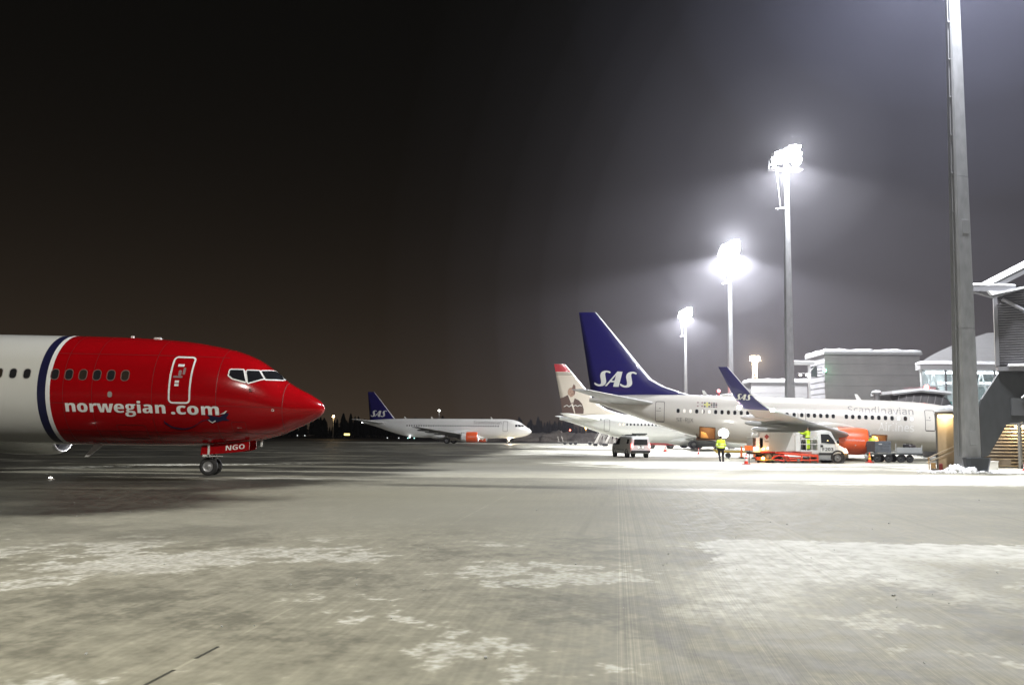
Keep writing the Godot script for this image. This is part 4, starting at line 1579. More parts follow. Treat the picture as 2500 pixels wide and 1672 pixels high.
func tail_set(root: Node3D, h: Hull, sec: Array, base_d: float, base_y: float, paint_fin: Material, m: Material) -> MeshInstance3D:
	var fin := put("tail_fin", fin_geo(sec, base_d, base_y, 0.045, 1.0), paint_fin, root)
	put("leading_edge", fin_geo(sec, base_d, base_y, 0.0, 0.045), mat("edge_metal", Color(0.6, 0.6, 0.6), 0.4, 0.3), fin)
	var l := h.length
	for hand in [1.0, -1.0]:
		put("tailplane", foil_loft([[0.3, l - 6.3, 4.3, h.tip + 1.55, 0.1, 0], [1.0, l - 5.9, 3.95, h.tip + 1.6, 0.1, 0], [7.1, l - 1.0, 1.35, h.tip + 2.3, 0.09, 0]], hand), m, root)
	return fin

func antenna(root: Node3D, x: float, y: float, z: float, up: float, rake: float, m: Material):
	var g := Geo.new()
	g.slab(P([0, -0.1, -0.42, -0.1, -0.42 - rake, up, -0.22 - rake, up]), Vector3(x, y, z - 0.02), Vector3.RIGHT, Vector3.UP, Vector3(0, 0, 0.04))
	put("antenna", g, m, root)
func aircraft():
	red_nosed_plane()
	long_white_plane()
	portrait_tail_plane()
	taxiing_plane()

func flat_print(root: Node3D, called: String, polys: Array, to: Callable, m: Material, cell := 0.2):
	var g := Geo.new()
	decal(g, polys, cell, to)
	return put(called, g, m, root)

func red_nosed_plane():
	var r := thing("airliner", "red nosed white airliner cut off by the left edge, with a dark blue band", "airplane", Vector3(-6.9, 0, -29.3))
	r.rotation.z = deg_to_rad(-0.6)
	var h := Hull.new(NOSE_B, TAIL_B, 38.0, 2.53)
	var white := paint("airline_white", Color(0.62, 0.62, 0.58))
	var red := paint("airline_red", Color(0.3, 0.0015, 0.004), 0.2)
	red.metallic_specular = 0.3
	red.clearcoat = 0.5
	var navy := paint("airline_navy", Color(0.012, 0.013, 0.05))
	var print_white := mat("print_white", Color(0.75, 0.75, 0.73), 0.35)
	put("nose_section", h.skin(0.0, 9.06), red, r).set_meta("label", "glossy red front of the fuselage")
	put("stripe", h.skin(9.06, 9.21), print_white, r)
	put("band", h.skin(9.21, 9.5), navy, r).set_meta("label", "dark blue band round the fuselage")
	put("fuselage", h.skin(9.5, 38.0), white, r)
	var to := func(q: Vector2): return h.side(q, 0.012)
	var frame := mat("window_frame_dull", Color(0.16, 0.1, 0.09), 0.4)
	for k in 24:
		var d := 6.51 + 0.484 * k
		if absf(d - 9.3) < 0.2:
			continue
		cabin_window(r, h, d, 0.97, "dark" if k % 3 else "brown", false, frame if d < 9.0 else null)
	cockpit(r, h, [[3.06, 1.27, 2.66, 1.28, 2.5, 0.86, 2.93, 0.97, 3.06, 1.07], [2.55, 1.27, 2.2, 1.28, 1.99, 1.01, 2.42, 0.83], [2.13, 1.28, 1.82, 1.33, 1.47, 1.02, 1.92, 0.99]], print_white, 0.045)
	var dr := door(r, h, 4.28, 4.97, 0.07, 1.68, 0.06, print_white)
	var g := Geo.new()
	decal(g, [rr(4.56, 4.88, 0.93, 1.0, 0.03), rr(4.62, 4.72, 1.0, 1.2, 0.04), rr(4.5, 4.58, 1.05, 1.3, 0.03)], 0.1, to)
	put("handle", g, mat("handle_grey", Color(0.28, 0.2, 0.2), 0.4, 0.4), dr)
	g = Geo.new()
	decal(g, [P([4.58, 1.33, 4.79, 1.33, 4.79, 1.42, 4.58, 1.42]), P([4.66, 0.64, 4.8, 0.64, 4.8, 0.72, 4.66, 0.72]), P([4.66, 0.75, 4.8, 0.75, 4.8, 0.84, 4.66, 0.84])], 0.1, to)
	put("placard", g, print_white, dr)
	g = Geo.new()
	for k in 2:
		var over := func(q: Vector2): return h.side(q + Vector2(0.016 * k - 0.008, 0.0), 0.012 + 0.003 * k)
		lettering(g, "norwegian", "bold", 8.53, 5.11, -0.3, 0.29, over)
		lettering(g, ".com", "bold", 4.91, 3.32, -0.32, 0.29, over)
	put("lettering", g, print_white, r)
	# the swoosh with its little aeroplane, under the end of the lettering
	var sw := PackedVector2Array()
	var lower := PackedVector2Array()
	for k in 21:
		var t := k / 20.0
		var d := 5.2 - 1.75 * t - 0.1 * sin(PI * t)
		var y := -0.68 - 0.17 * sin(PI * minf(t * 1.5, 1.0)) + 0.3 * t * t
		if t < 0.1:
			d = 5.2 - 0.4 * t
			y = -0.55 - 1.3 * t
		var wd := 0.028 * (1.0 - 0.75 * t)
		sw.append(Vector2(d, y + wd))
		lower.append(Vector2(d + 0.02, y - wd))
	lower.reverse()
	sw.append_array(lower)
	flat_print(r, "swoosh", [sw], to, navy, 0.15)
	flat_print(r, "emblem", [P([3.75, -0.5, 3.5, -0.58, 3.2, -0.5, 2.98, -0.5, 3.1, -0.42, 2.98, -0.25, 3.1, -0.24, 3.3, -0.38, 3.5, -0.36, 3.75, -0.3, 3.62, -0.42])], func(q: Vector2): return h.side(q, 0.016), navy, 0.12)
	flat_print(r, "emblem_mark", [P([3.7, -0.5, 3.58, -0.6, 3.45, -0.53, 3.47, -0.5, 3.58, -0.56, 3.67, -0.48]), P([3.3, -0.3, 3.12, -0.2, 3.1, -0.17, 3.04, -0.16, 3.12, -0.26])], func(q: Vector2): return h.side(q, 0.02), print_white, 0.12)
	flat_print(r, "port_cover", [rr(6.9, 7.06, 0.21, 0.41, 0.075, 6)], to, mat("cover_grey", Color(0.3, 0.29, 0.27), 0.4), 0.1)
	g = Geo.new()
	outline(g, 1.55, 1.62, -0.14, -0.07, 0.033, 0.02, to)
	put("static_port", g, print_white, r)
	# seams of the skin, radome joint, small probes
	g = Geo.new()
	for d in [1.28, 3.4, 5.55, 7.6, 8.6]:
		for k in 26:
			var f0 := lerpf(-1.3, 1.45, k / 26.0)
			var f1 := lerpf(-1.3, 1.45, (k + 1) / 26.0)
			var a := h.ring_point(d, f0) + h.normal(d, f0) * 0.004
			var b := h.ring_point(d, f1) + h.normal(d, f1) * 0.004
			var c := h.ring_point(d + 0.022, f1) + h.normal(d, f1) * 0.004
			var e := h.ring_point(d + 0.022, f0) + h.normal(d, f0) * 0.004
			face_to(a, b, c, 1.0, g)
			face_to(a, c, e, 1.0, g)
	put("skin_seam", g, mat("seam_red", Color(0.16, 0.002, 0.003), 0.5), r).set_meta("kind", "stuff")
	g = Geo.new()
	for y in [1.72, -0.02, -0.95]:
		for k in 44:
			var d0 := lerpf(1.3, 9.0, k / 44.0)
			var d1 := lerpf(1.3, 9.0, (k + 1) / 44.0)
			if y > 1.0 and d0 < 3.2:
				continue
			face_to(h.side(Vector2(d0, y), 0.004), h.side(Vector2(d1, y), 0.004), h.side(Vector2(d1, y + 0.02), 0.004), 1.0, g)
			face_to(h.side(Vector2(d0, y), 0.004), h.side(Vector2(d1, y + 0.02), 0.004), h.side(Vector2(d0, y + 0.02), 0.004), 1.0, g)
	put("skin_seam", g, mat("seam_red", Color(0.16, 0.002, 0.003), 0.5), r).set_meta("kind", "stuff")
	g = Geo.new()
	outline(g, 5.9, 6.9, -1.2, -0.72, 0.06, 0.025, func(q: Vector2): return h.side(q, 0.005))
	outline(g, 2.5, 2.95, -0.9, -0.55, 0.04, 0.02, func(q: Vector2): return h.side(q, 0.005))
	put("hatch_line", g, mat("seam_red", Color(0.12, 0.002, 0.003), 0.5), r)
	g = Geo.new()
	for q in [Vector2(2.32, 0.62), Vector2(2.3, 0.55), Vector2(2.75, -0.75)]:
		var p := h.side(q, 0.0)
		g.cyl(p, p + Vector3(0.0, 0.0, 0.06), 0.02)
		g.cyl(p + Vector3(-0.03, 0, 0.06), p + Vector3(0.14, 0, 0.07), 0.014, 0.008)
	put("probe", g, mat("bare_metal", Color(0.72, 0.72, 0.73), 0.28, 0.9), r)
	g = Geo.new()
	g.slab(P([-6.1, 4.95, -6.42, 4.96, -6.36, 5.03, -6.16, 5.03]), Vector3(0, 0.02, -0.05), Vector3.RIGHT, Vector3.UP, Vector3(0, 0, 0.1))
	g.box(Vector3(-7.2, 5.04, 0), Vector3(0.1, 0.1, 0.06))
	put("roof_antenna", g, print_white, r)
	g = Geo.new()
	g.slab(P([-8.0, 1.12, -8.35, 1.12, -8.72, 0.62, -8.58, 0.62]), Vector3(0, 0, -0.02), Vector3.RIGHT, Vector3.UP, Vector3(0, 0, 0.04))
	put("drain_mast", g, print_white, r)
	wing_set(r, 3.05, mat("wing_grey", Color(0.42, 0.42, 0.41), 0.4), red)
	for hand in [1.0, -1.0]:
		engine(r, 12.2, 1.53, 4.83, hand, white, 2.0, white, 0.98)
	tail_set(r, h, FIN_B, 38.85, 2.53 + 2.42, white, white)
	wheel_pair(r, Vector3(-4.08, 0.04, 0), 0.325, 0.2, 0.44, 1.5)
	for s in [-2.86, 2.86]:
		wheel_pair(r, Vector3(-19.6, 0.16, s), 0.56, 0.38, 0.86, 1.8)
	# doors of the nose gear, the right one lettered
	for s in [0.4, -0.4]:
		g = Geo.new()
		g.slab(P([-2.58, 1.32, -4.3, 1.12, -4.32, 0.78, -2.9, 0.92, -2.58, 1.0]), Vector3(0, 0, s - 0.02), Vector3.RIGHT, Vector3.UP, Vector3(0, 0, 0.04))
		var gd := put("gear_door", g, red, r)
		if s > 0:
			g = Geo.new()
			var base := Vector3(0, 0, s + 0.024)
			lettering(g, "NGO", "bold", -3.42, -2.74, 0.0, 0.132, func(q: Vector2): return base + Vector3(q.x, 0.955 + q.y + (q.x + 3.42) * 0.115, 0))
			put("lettering", g, print_white, gd)
	g = Geo.new()
	g.pipe([Vector3(-3.98, 1.0, 0.1), Vector3(-3.9, 0.75, 0.12), Vector3(-4.02, 0.5, 0.1)], 0.014, 6)
	g.pipe([Vector3(-4.18, 1.0, -0.08), Vector3(-4.24, 0.7, -0.1), Vector3(-4.1, 0.45, -0.1)], 0.014, 6)
	g.cyl(Vector3(-4.08, 0.36, 0.0), Vector3(-3.68, 0.3, 0.0), 0.035)
	put("gear_hose", g, mat("plastic_black", Color(0.02, 0.02, 0.02), 0.6), r)
	g = Geo.new()
	g.cyl(Vector3(-3.92, 1.0, 0.0), Vector3(-3.85, 1.0, 0.0), 0.09, 0.09, 14)
	put("taxi_lamp", g, mat("lamp_glass", Color(0.5, 0.5, 0.5), 0.1, 0.5), r)
	g = Geo.new()
	g.box(Vector3(-4.02, 0.96, 0.45), Vector3(0.07, 0.46, 0.05))
	g.box(Vector3(-4.1, 0.76, 0.45), Vector3(0.26, 0.08, 0.05))
	g.box(Vector3(-3.75, 0.75, 0.45), Vector3(0.5, 0.025, 0.03))
	g.box(Vector3(-2.2, 1.24, 0.2), Vector3(0.06, 0.24, 0.05))
	put("gear_bracket", g, mat("gear_white", Color(0.62, 0.62, 0.6), 0.4), r)

func cargo_hold(root: Node3D, h: Hull, d0: float, d1: float, y0: float, y1: float, deep: float):
	var mid := h.side(Vector2((d0 + d1) * 0.5, (y0 + y1) * 0.5), 0.0)
	var yb := h.tip + y0
	var yt := h.tip + y1
	var zf := 1.05
	var z0 := mid.z - deep
	var lining := mat("hold_lining", Color(0.17, 0.085, 0.035), 0.6)
	var g := Geo.new()
	g.box(Vector3(-(d0 + d1) * 0.5, (yb + yt) * 0.5, z0), Vector3(d1 - d0 + 0.5, yt - yb + 0.3, 0.05))
	g.box(Vector3(-d0 + 0.22, (yb + yt) * 0.5, (z0 + zf) * 0.5), Vector3(0.05, yt - yb + 0.3, zf - z0))
	g.box(Vector3(-d1 - 0.22, (yb + yt) * 0.5, (z0 + zf) * 0.5), Vector3(0.05, yt - yb + 0.3, zf - z0))
	g.box(Vector3(-(d0 + d1) * 0.5, yb - 0.08, (z0 + zf) * 0.5), Vector3(d1 - d0 + 0.5, 0.05, zf - z0))
	g.box(Vector3(-(d0 + d1) * 0.5, yt + 0.1, (z0 + zf) * 0.5), Vector3(d1 - d0 + 0.5, 0.05, zf - z0))
	var hold := put("cargo_hold", g, lining, root)
	g = Geo.new()
	outline(g, d0, d1, y0, y1, 0.03, 0.05, func(q: Vector2): return h.side(q, 0.012))
	put("door_frame", g, mat("hold_frame", Color(0.16, 0.1, 0.06), 0.5), hold)
	g = Geo.new()
	g.slab(P([-d1 + 0.1, yb + 0.05, -d1 + 0.75, yb + 0.05, -d1 + 0.5, yb + 0.5, -d1 + 0.1, yb + 0.62]), Vector3(0, 0, mid.z - 0.75), Vector3.RIGHT, Vector3.UP, Vector3(0, 0, 0.05))
	put("cargo_net", g, mat("net_tan", Color(0.6, 0.36, 0.14), 0.7), hold)
	g = Geo.new()
	g.box(Vector3(-(d0 + d1) * 0.5, yt + 0.02, mid.z - 0.5), Vector3(0.35, 0.05, 0.1))
	put("ceiling_lamp", g, glow("hold_lamp", Color(1.0, 0.72, 0.36), 6.0), hold)
	omni(Vector3(-(d0 + d1) * 0.5, yt - 0.1, mid.z - 0.5), Color(1.0, 0.7, 0.36), 1.6, 0.08, hold)

func long_white_plane():
	var r := thing("airliner", "long white airliner parked at the terminal, blue lettered tail and blue winglet", "airplane", Vector3(37.8, -0.58, -61.97), deg_to_rad(-15.0))
	r.rotation = Vector3.ZERO
	r.basis = Basis(Vector3.UP, deg_to_rad(-15.0)) * Basis(Vector3.BACK, deg_to_rad(-2.0))
	var h := Hull.new(NOSE_B, TAIL_B, 32.2, 2.53)
	var cream := paint("hull_cream", Color(0.62, 0.59, 0.535), 0.3)
	var blue := paint("tail_blue", Color(0.013, 0.01, 0.11), 0.3)
	var orange := paint("cowl_orange", Color(0.85, 0.12, 0.028), 0.4)
	var ink := mat("print_grey", Color(0.13, 0.125, 0.12), 0.4)
	var silver := mat("print_silver", Color(0.76, 0.75, 0.72), 0.3)
	put("fuselage", h.skin(0.0, 32.2, [[21.38, 22.65, -1.17, -0.22], [8.34, 9.45, -0.95, -0.28]]), cream, r)
	cargo_hold(r, h, 21.38, 22.65, -1.17, -0.22, 1.5)
	cargo_hold(r, h, 8.34, 9.45, -0.95, -0.28, 1.5)
	var to := func(q: Vector2): return h.side(q, 0.012)
	var aft := ["dark", "shade", "shade", "dark", "half", "shade", "dark", "dark", "brown", "dark", "dark"]
	for k in 11:
		cabin_window(r, h, 24.42 - 0.507 * k, 1.06, aft[k])
	for k in 6:
		cabin_window(r, h, 18.85 - 0.507 * k, 1.06, "dark")
	var fwd := [15.8, 15.26, 14.68, 14.18, 13.72, 13.25, 12.78, 12.32, 11.35, 10.88, 10.4, 9.92, 9.45, 8.98, 8.5, 8.03, 7.56, 7.08, 6.62]
	for k in fwd.size():
		cabin_window(r, h, fwd[k], 1.05, "shade" if k == 16 else ("brown" if k == 17 else ("pink" if k == 18 else "dark")))
	cockpit(r, h, [[3.06, 1.27, 2.66, 1.28, 2.5, 0.86, 2.93, 0.97], [2.55, 1.27, 2.2, 1.28, 1.99, 1.01, 2.42, 0.83], [2.13, 1.28, 1.82, 1.33, 1.47, 1.02, 1.92, 0.99]], ink, 0.03)
	var dl := mat("door_line", Color(0.16, 0.15, 0.14), 0.5)
	for q in [[25.57, 26.32, 0.1, 1.79], [4.98, 5.66, 0.16, 1.76]]:
		var dr := door(r, h, q[0], q[1], q[2], q[3], 0.05, dl, true)
		var gg := Geo.new()
		decal(gg, [rr(q[0] + 0.32, q[0] + 0.42, q[3] - 0.62, q[3] - 0.52, 0.045), P([q[0] + 0.28, q[3] - 0.8, q[1] - 0.06, q[3] - 0.8, q[1] - 0.06, q[3] - 0.76, q[0] + 0.28, q[3] - 0.76])], 0.1, to)
		put("handle", gg, dl, dr)
	door(r, h, 14.38, 14.97, 0.35, 1.42, 0.045, dl)
	var g := Geo.new()
	lettering(g, "SE-RJX", "sans", 24.54, 23.15, 0.16, 0.245, to)
	put("registration", g, ink, r)
	g = Geo.new()
	lettering(g, "Scandinavian", "sans", 11.22, 6.47, 1.36, 0.4, to)
	put("lettering", g, mat("print_pewter", Color(0.27, 0.26, 0.25), 0.35, 0.3), r)
	g = Geo.new()
	lettering(g, "Airlines", "sans", 9.02, 6.48, 0.05, 0.46, to)
	put("lettering", g, silver, r)
	# small squares that make up the flags
	var dot := func(x: float, y: float): return rr(22.9 - (x + 22.0 - 664.0) / 551.0 * 1.63, 22.9 - (x - 22.0 - 664.0) / 551.0 * 1.63, 1.86 - (y + 20.0 - 455.0) / 155.0 * 0.44, 1.86 - (y - 20.0 - 455.0) / 155.0 * 0.44, 0.01, 1)
	var dark := []
	var mauve := []
	for x in [685, 805]:
		for y in [475, 580]:
			mauve.append(dot.call(x, y))
	for x in [875, 1000]:
		for y in [480, 585]:
			dark.append(dot.call(x, y))
	for x in [1062, 1127, 1190]:
		for y in [485, 535, 590]:
			(dark if y == 535 or x == 1127 else mauve).append(dot.call(x, y))
	for q in dark:
		flat_print(r, "flag_square", [q], to, mat("flag_dark", Color(0.02, 0.02, 0.045), 0.4))
	for q in mauve:
		flat_print(r, "flag_square", [q], to, mat("flag_mauve", Color(0.3, 0.2, 0.2), 0.4))
	flat_print(r, "flag_cross", [dot.call(940, 480), dot.call(940, 533), dot.call(940, 585), dot.call(880, 533), dot.call(1000, 533)], to, mat("flag_yellow", Color(0.7, 0.68, 0.12), 0.4))
	var wing := mat("wing_grey", Color(0.42, 0.42, 0.41), 0.4)
	g = Geo.new()
	g.ball(Vector3(-13.9, 1.45, 0), Vector3(5.6, 0.82, 2.05), 32, 24)
	put("belly_fairing", g, cream, r)
	wing_set(r, 0.0, wing, blue)
	for hand in [1.0, -1.0]:
		var e := engine(r, 10.2, 1.66, 4.83, hand, orange, 2.2, cream, 0.97)
		if hand > 0:
			g = Geo.new()
			var er := func(q: Vector2): return Vector3(-q.x, 1.035 * sin(q.y), 1.035 * cos(q.y))
			lettering(g, "Scandinavian", "bold", 1.75, 0.42, 0.0, 0.12, er)
			decal(g, [rr(0.98, 1.08, -0.35, -0.25, 0.048)], 0.1, er)
			put("lettering", g, mat("print_rose", Color(0.75, 0.5, 0.46), 0.4), e)
	var fin := tail_set(r, h, FIN_B, 33.45, 2.53 + 2.42, blue, wing)
	g = Geo.new()
	var ff := func(q: Vector2): return fin_face(FIN_B, 33.45, 2.53 + 2.42, q, 0.012)
	decal(g, moved(logo_polys(), Vector2(1.62, 0.55), Vector2(3.75, 3.75)), 0.25, ff)
	put("tail_lettering", g, mat("print_cream", Color(0.72, 0.72, 0.66), 0.35), fin)
	# lettering on the inner and outer face of the winglet
	g = Geo.new()
	decal(g, moved(logo_polys(), Vector2(-20.0, 3.9), Vector2(1.0, 1.0)), 0.3, func(q: Vector2): return Vector3(q.x, q.y, 17.36 + (q.y - 4.0) * 0.24 + 0.1))
	put("winglet_lettering", g, mat("print_cream", Color(0.72, 0.72, 0.66), 0.35), r)
	for a in [[-22.0, 0.32, 0.16], [-9.9, 0.36, 0.2], [-13.8, 0.0, 0.0]]:
		if a[1] > 0.0:
			antenna(r, a[0], 2.53 + 2.5, 0.0, a[1] + 0.1, a[2], silver)
	g = Geo.new()
	g.ball(Vector3(-20.1, 2.53 + 2.52, 0), Vector3(1.0, 0.22, 0.3), 16, 8)
	put("radome", g, silver, r)
	g = Geo.new()
	g.ball(Vector3(-23.9, 5.03, 0), Vector3(0.14, 0.1, 0.1), 10, 6)
	put("beacon_light", g, glow("beacon_off", Color(0.5, 0.1, 0.1), 0.15), r)
	# navigation and strobe lights at the wing tip
	g = Geo.new()
	g.ball(Vector3(-19.75, 3.45, 17.0), Vector3(0.14, 0.12, 0.12), 10, 8)
	put("tip_light", g, glow("tip_light_white", Color(1.0, 0.8, 0.75), 40.0), r)
	omni(Vector3(-19.95, 3.5, 17.0), Color(1.0, 0.62, 0.55), 2.2, 0.08, r)
	g = Geo.new()
	g.ball(Vector3(-17.72, 3.36, 16.85), Vector3(0.15, 0.1, 0.12), 10, 8)
	put("tip_light", g, glow("tip_light_green", Color(0.75, 1.0, 0.88), 40.0), r)
	omni(Vector3(-17.5, 3.42, 16.95), Color(0.7, 1.0, 0.85), 2.2, 0.08, r)
	# the nose wheel stands on rising ground, so its leg is short
	wheel_pair(r, Vector3(-4.1, 0.44, 0), 0.343, 0.2, 0.44, 1.6)
	for s in [-2.86, 2.86]:
		wheel_pair(r, Vector3(-16.6, 0.0, s), 0.56, 0.38, 0.86, 1.8)

func portrait_tail_plane():
	var r := thing("airliner", "white airliner behind the long one, red topped tail with a portrait", "airplane", Vector3(44.8, -0.35, -114.0))
	r.rotation.z = deg_to_rad(-0.4)
	var h := Hull.new(NOSE_B, TAIL_B, 38.0, 2.53)
	var white := paint("hull_grey_white", Color(0.66, 0.67, 0.63), 0.35)
	var red := paint("airline_red_bright", Color(0.55, 0.02, 0.03), 0.35)
	put("fuselage", h.skin(0.0, 38.0), white, r)
	var to := func(q: Vector2): return h.side(q, 0.012)
	for k in 40:
		cabin_window(r, h, 29.6 - 0.507 * k, 1.05, "lit" if k < 2 else "dark", false if k < 2 else true)
	door(r, h, 31.0, 31.75, 0.12, 1.75, 0.06, mat("door_line", Color(0.16, 0.15, 0.14), 0.5))
	var g := Geo.new()
	lettering(g, "LN-DYB", "sans", 33.9, 32.1, 1.55, 0.25, to)
	put("registration", g, mat("print_grey", Color(0.13, 0.125, 0.12), 0.4), r)
	var beige := mat("tail_beige", Color(0.68, 0.61, 0.5), 0.4)
	var fin := tail_set(r, h, FIN_B, 38.85, 2.53 + 2.42, beige, white)
	var ff := func(q: Vector2): return fin_face(FIN_B, 38.85, 2.53 + 2.42, q, 0.012)
	var pr := func(called: String, polys: Array, m: Material):
		var gg := Geo.new()
		decal(gg, polys, 0.35, func(q: Vector2): return ff.call(q) + Vector3(0, 0, 0.012 if called == "portrait_shading" else (0.006 if called == "portrait_face" else 0.0)))
		put(called, gg, m, fin)
	pr.call("red_cap", [P([0.0, 7.15, 1.5, 7.15, 2.46, 6.05, 0.21, 6.05])], red)
	pr.call("stripe", [P([0.26, 5.86, 2.62, 5.86, 2.7, 5.78, 0.27, 5.78]), P([0.29, 5.68, 2.78, 5.68, 2.86, 5.6, 0.3, 5.6])], mat("stripe_brown", Color(0.11, 0.09, 0.05), 0.5))
	# a plain bust in a dark jacket
	var tone := mat("portrait_tan", Color(0.17, 0.09, 0.06), 0.5)
	var dark := mat("portrait_brown", Color(0.095, 0.052, 0.035), 0.5)
	pr.call("portrait", [P([1.25, 0.1, 4.25, 0.1, 4.3, 0.7, 4.05, 1.5, 3.6, 2.0, 2.95, 2.3, 2.75, 2.0, 2.6, 1.75, 2.35, 2.1, 2.0, 2.75, 1.35, 2.4, 0.92, 2.28])], dark)
	var head := PackedVector2Array()
	for k in 20:
		var a := TAU * k / 20.0
		head.append(Vector2(2.45 + 0.48 * cos(a), 3.12 + 0.68 * sin(a)))
	pr.call("portrait_face", [head], mat("portrait_face", Color(0.42, 0.26, 0.18), 0.5))
	pr.call("portrait_shading", [P([2.6, 3.75, 2.8, 4.3, 3.05, 4.1, 3.1, 3.5, 3.0, 2.9, 2.85, 2.6, 2.8, 3.2]), P([2.3, 3.12, 2.4, 3.14, 2.4, 3.24, 2.3, 3.22]), P([2.5, 2.85, 2.72, 2.88, 2.72, 2.97, 2.5, 2.93]), P([2.4, 2.62, 2.68, 2.66, 2.66, 2.72, 2.4, 2.69])], tone)
	var ff2 := func(q: Vector2): return fin_face(FIN_B, 38.85, 2.53 + 2.42, q, 0.02)
	g = Geo.new()
	decal(g, [P([2.02, 2.72, 2.2, 2.7, 2.62, 1.75, 2.5, 1.5]), P([2.98, 2.3, 2.82, 2.25, 2.62, 1.75, 2.75, 1.5]), P([2.5, 1.5, 2.75, 1.5, 3.1, 0.15, 2.95, 0.15])], 0.35, ff2)
	put("portrait_lapels", g, beige, fin)
	g = Geo.new()
	var scrawl := [1.45, 1.05, 1.9, 1.3, 2.2, 1.05, 2.5, 1.3, 2.8, 1.1, 3.1, 1.32, 3.4, 1.12, 3.7, 1.3, 4.0, 1.2]
	for k in range(0, scrawl.size() - 2, 2):
		var a := Vector2(scrawl[k], scrawl[k + 1])
		var b := Vector2(scrawl[k + 2], scrawl[k + 3])
		var n := (b - a).orthogonal().normalized() * 0.045
		decal(g, [PackedVector2Array([a - n, b - n, b + n, a + n])], 0.35, func(q: Vector2): return fin_face(FIN_B, 38.85, 2.53 + 2.42, q, 0.026))
	put("signature", g, mat("print_cream", Color(0.72, 0.72, 0.66), 0.35), fin)
	var wing := mat("wing_grey", Color(0.42, 0.42, 0.41), 0.4)
	g = Geo.new()
	g.ball(Vector3(-17.5, 1.45, 0), Vector3(6.0, 0.82, 2.05), 32, 24)
	put("belly_fairing", g, white, r)
	wing_set(r, 3.05, wing, red)
	for hand in [1.0, -1.0]:
		engine(r, 12.2, 1.6, 4.83, hand, white, 2.0, white, 0.98)
	wheel_pair(r, Vector3(-4.1, 0.35, 0), 0.343, 0.2, 0.44, 1.5)
	for s in [-2.86, 2.86]:
		wheel_pair(r, Vector3(-19.6, 0.35, s), 0.56, 0.42, 0.95, 1.8)

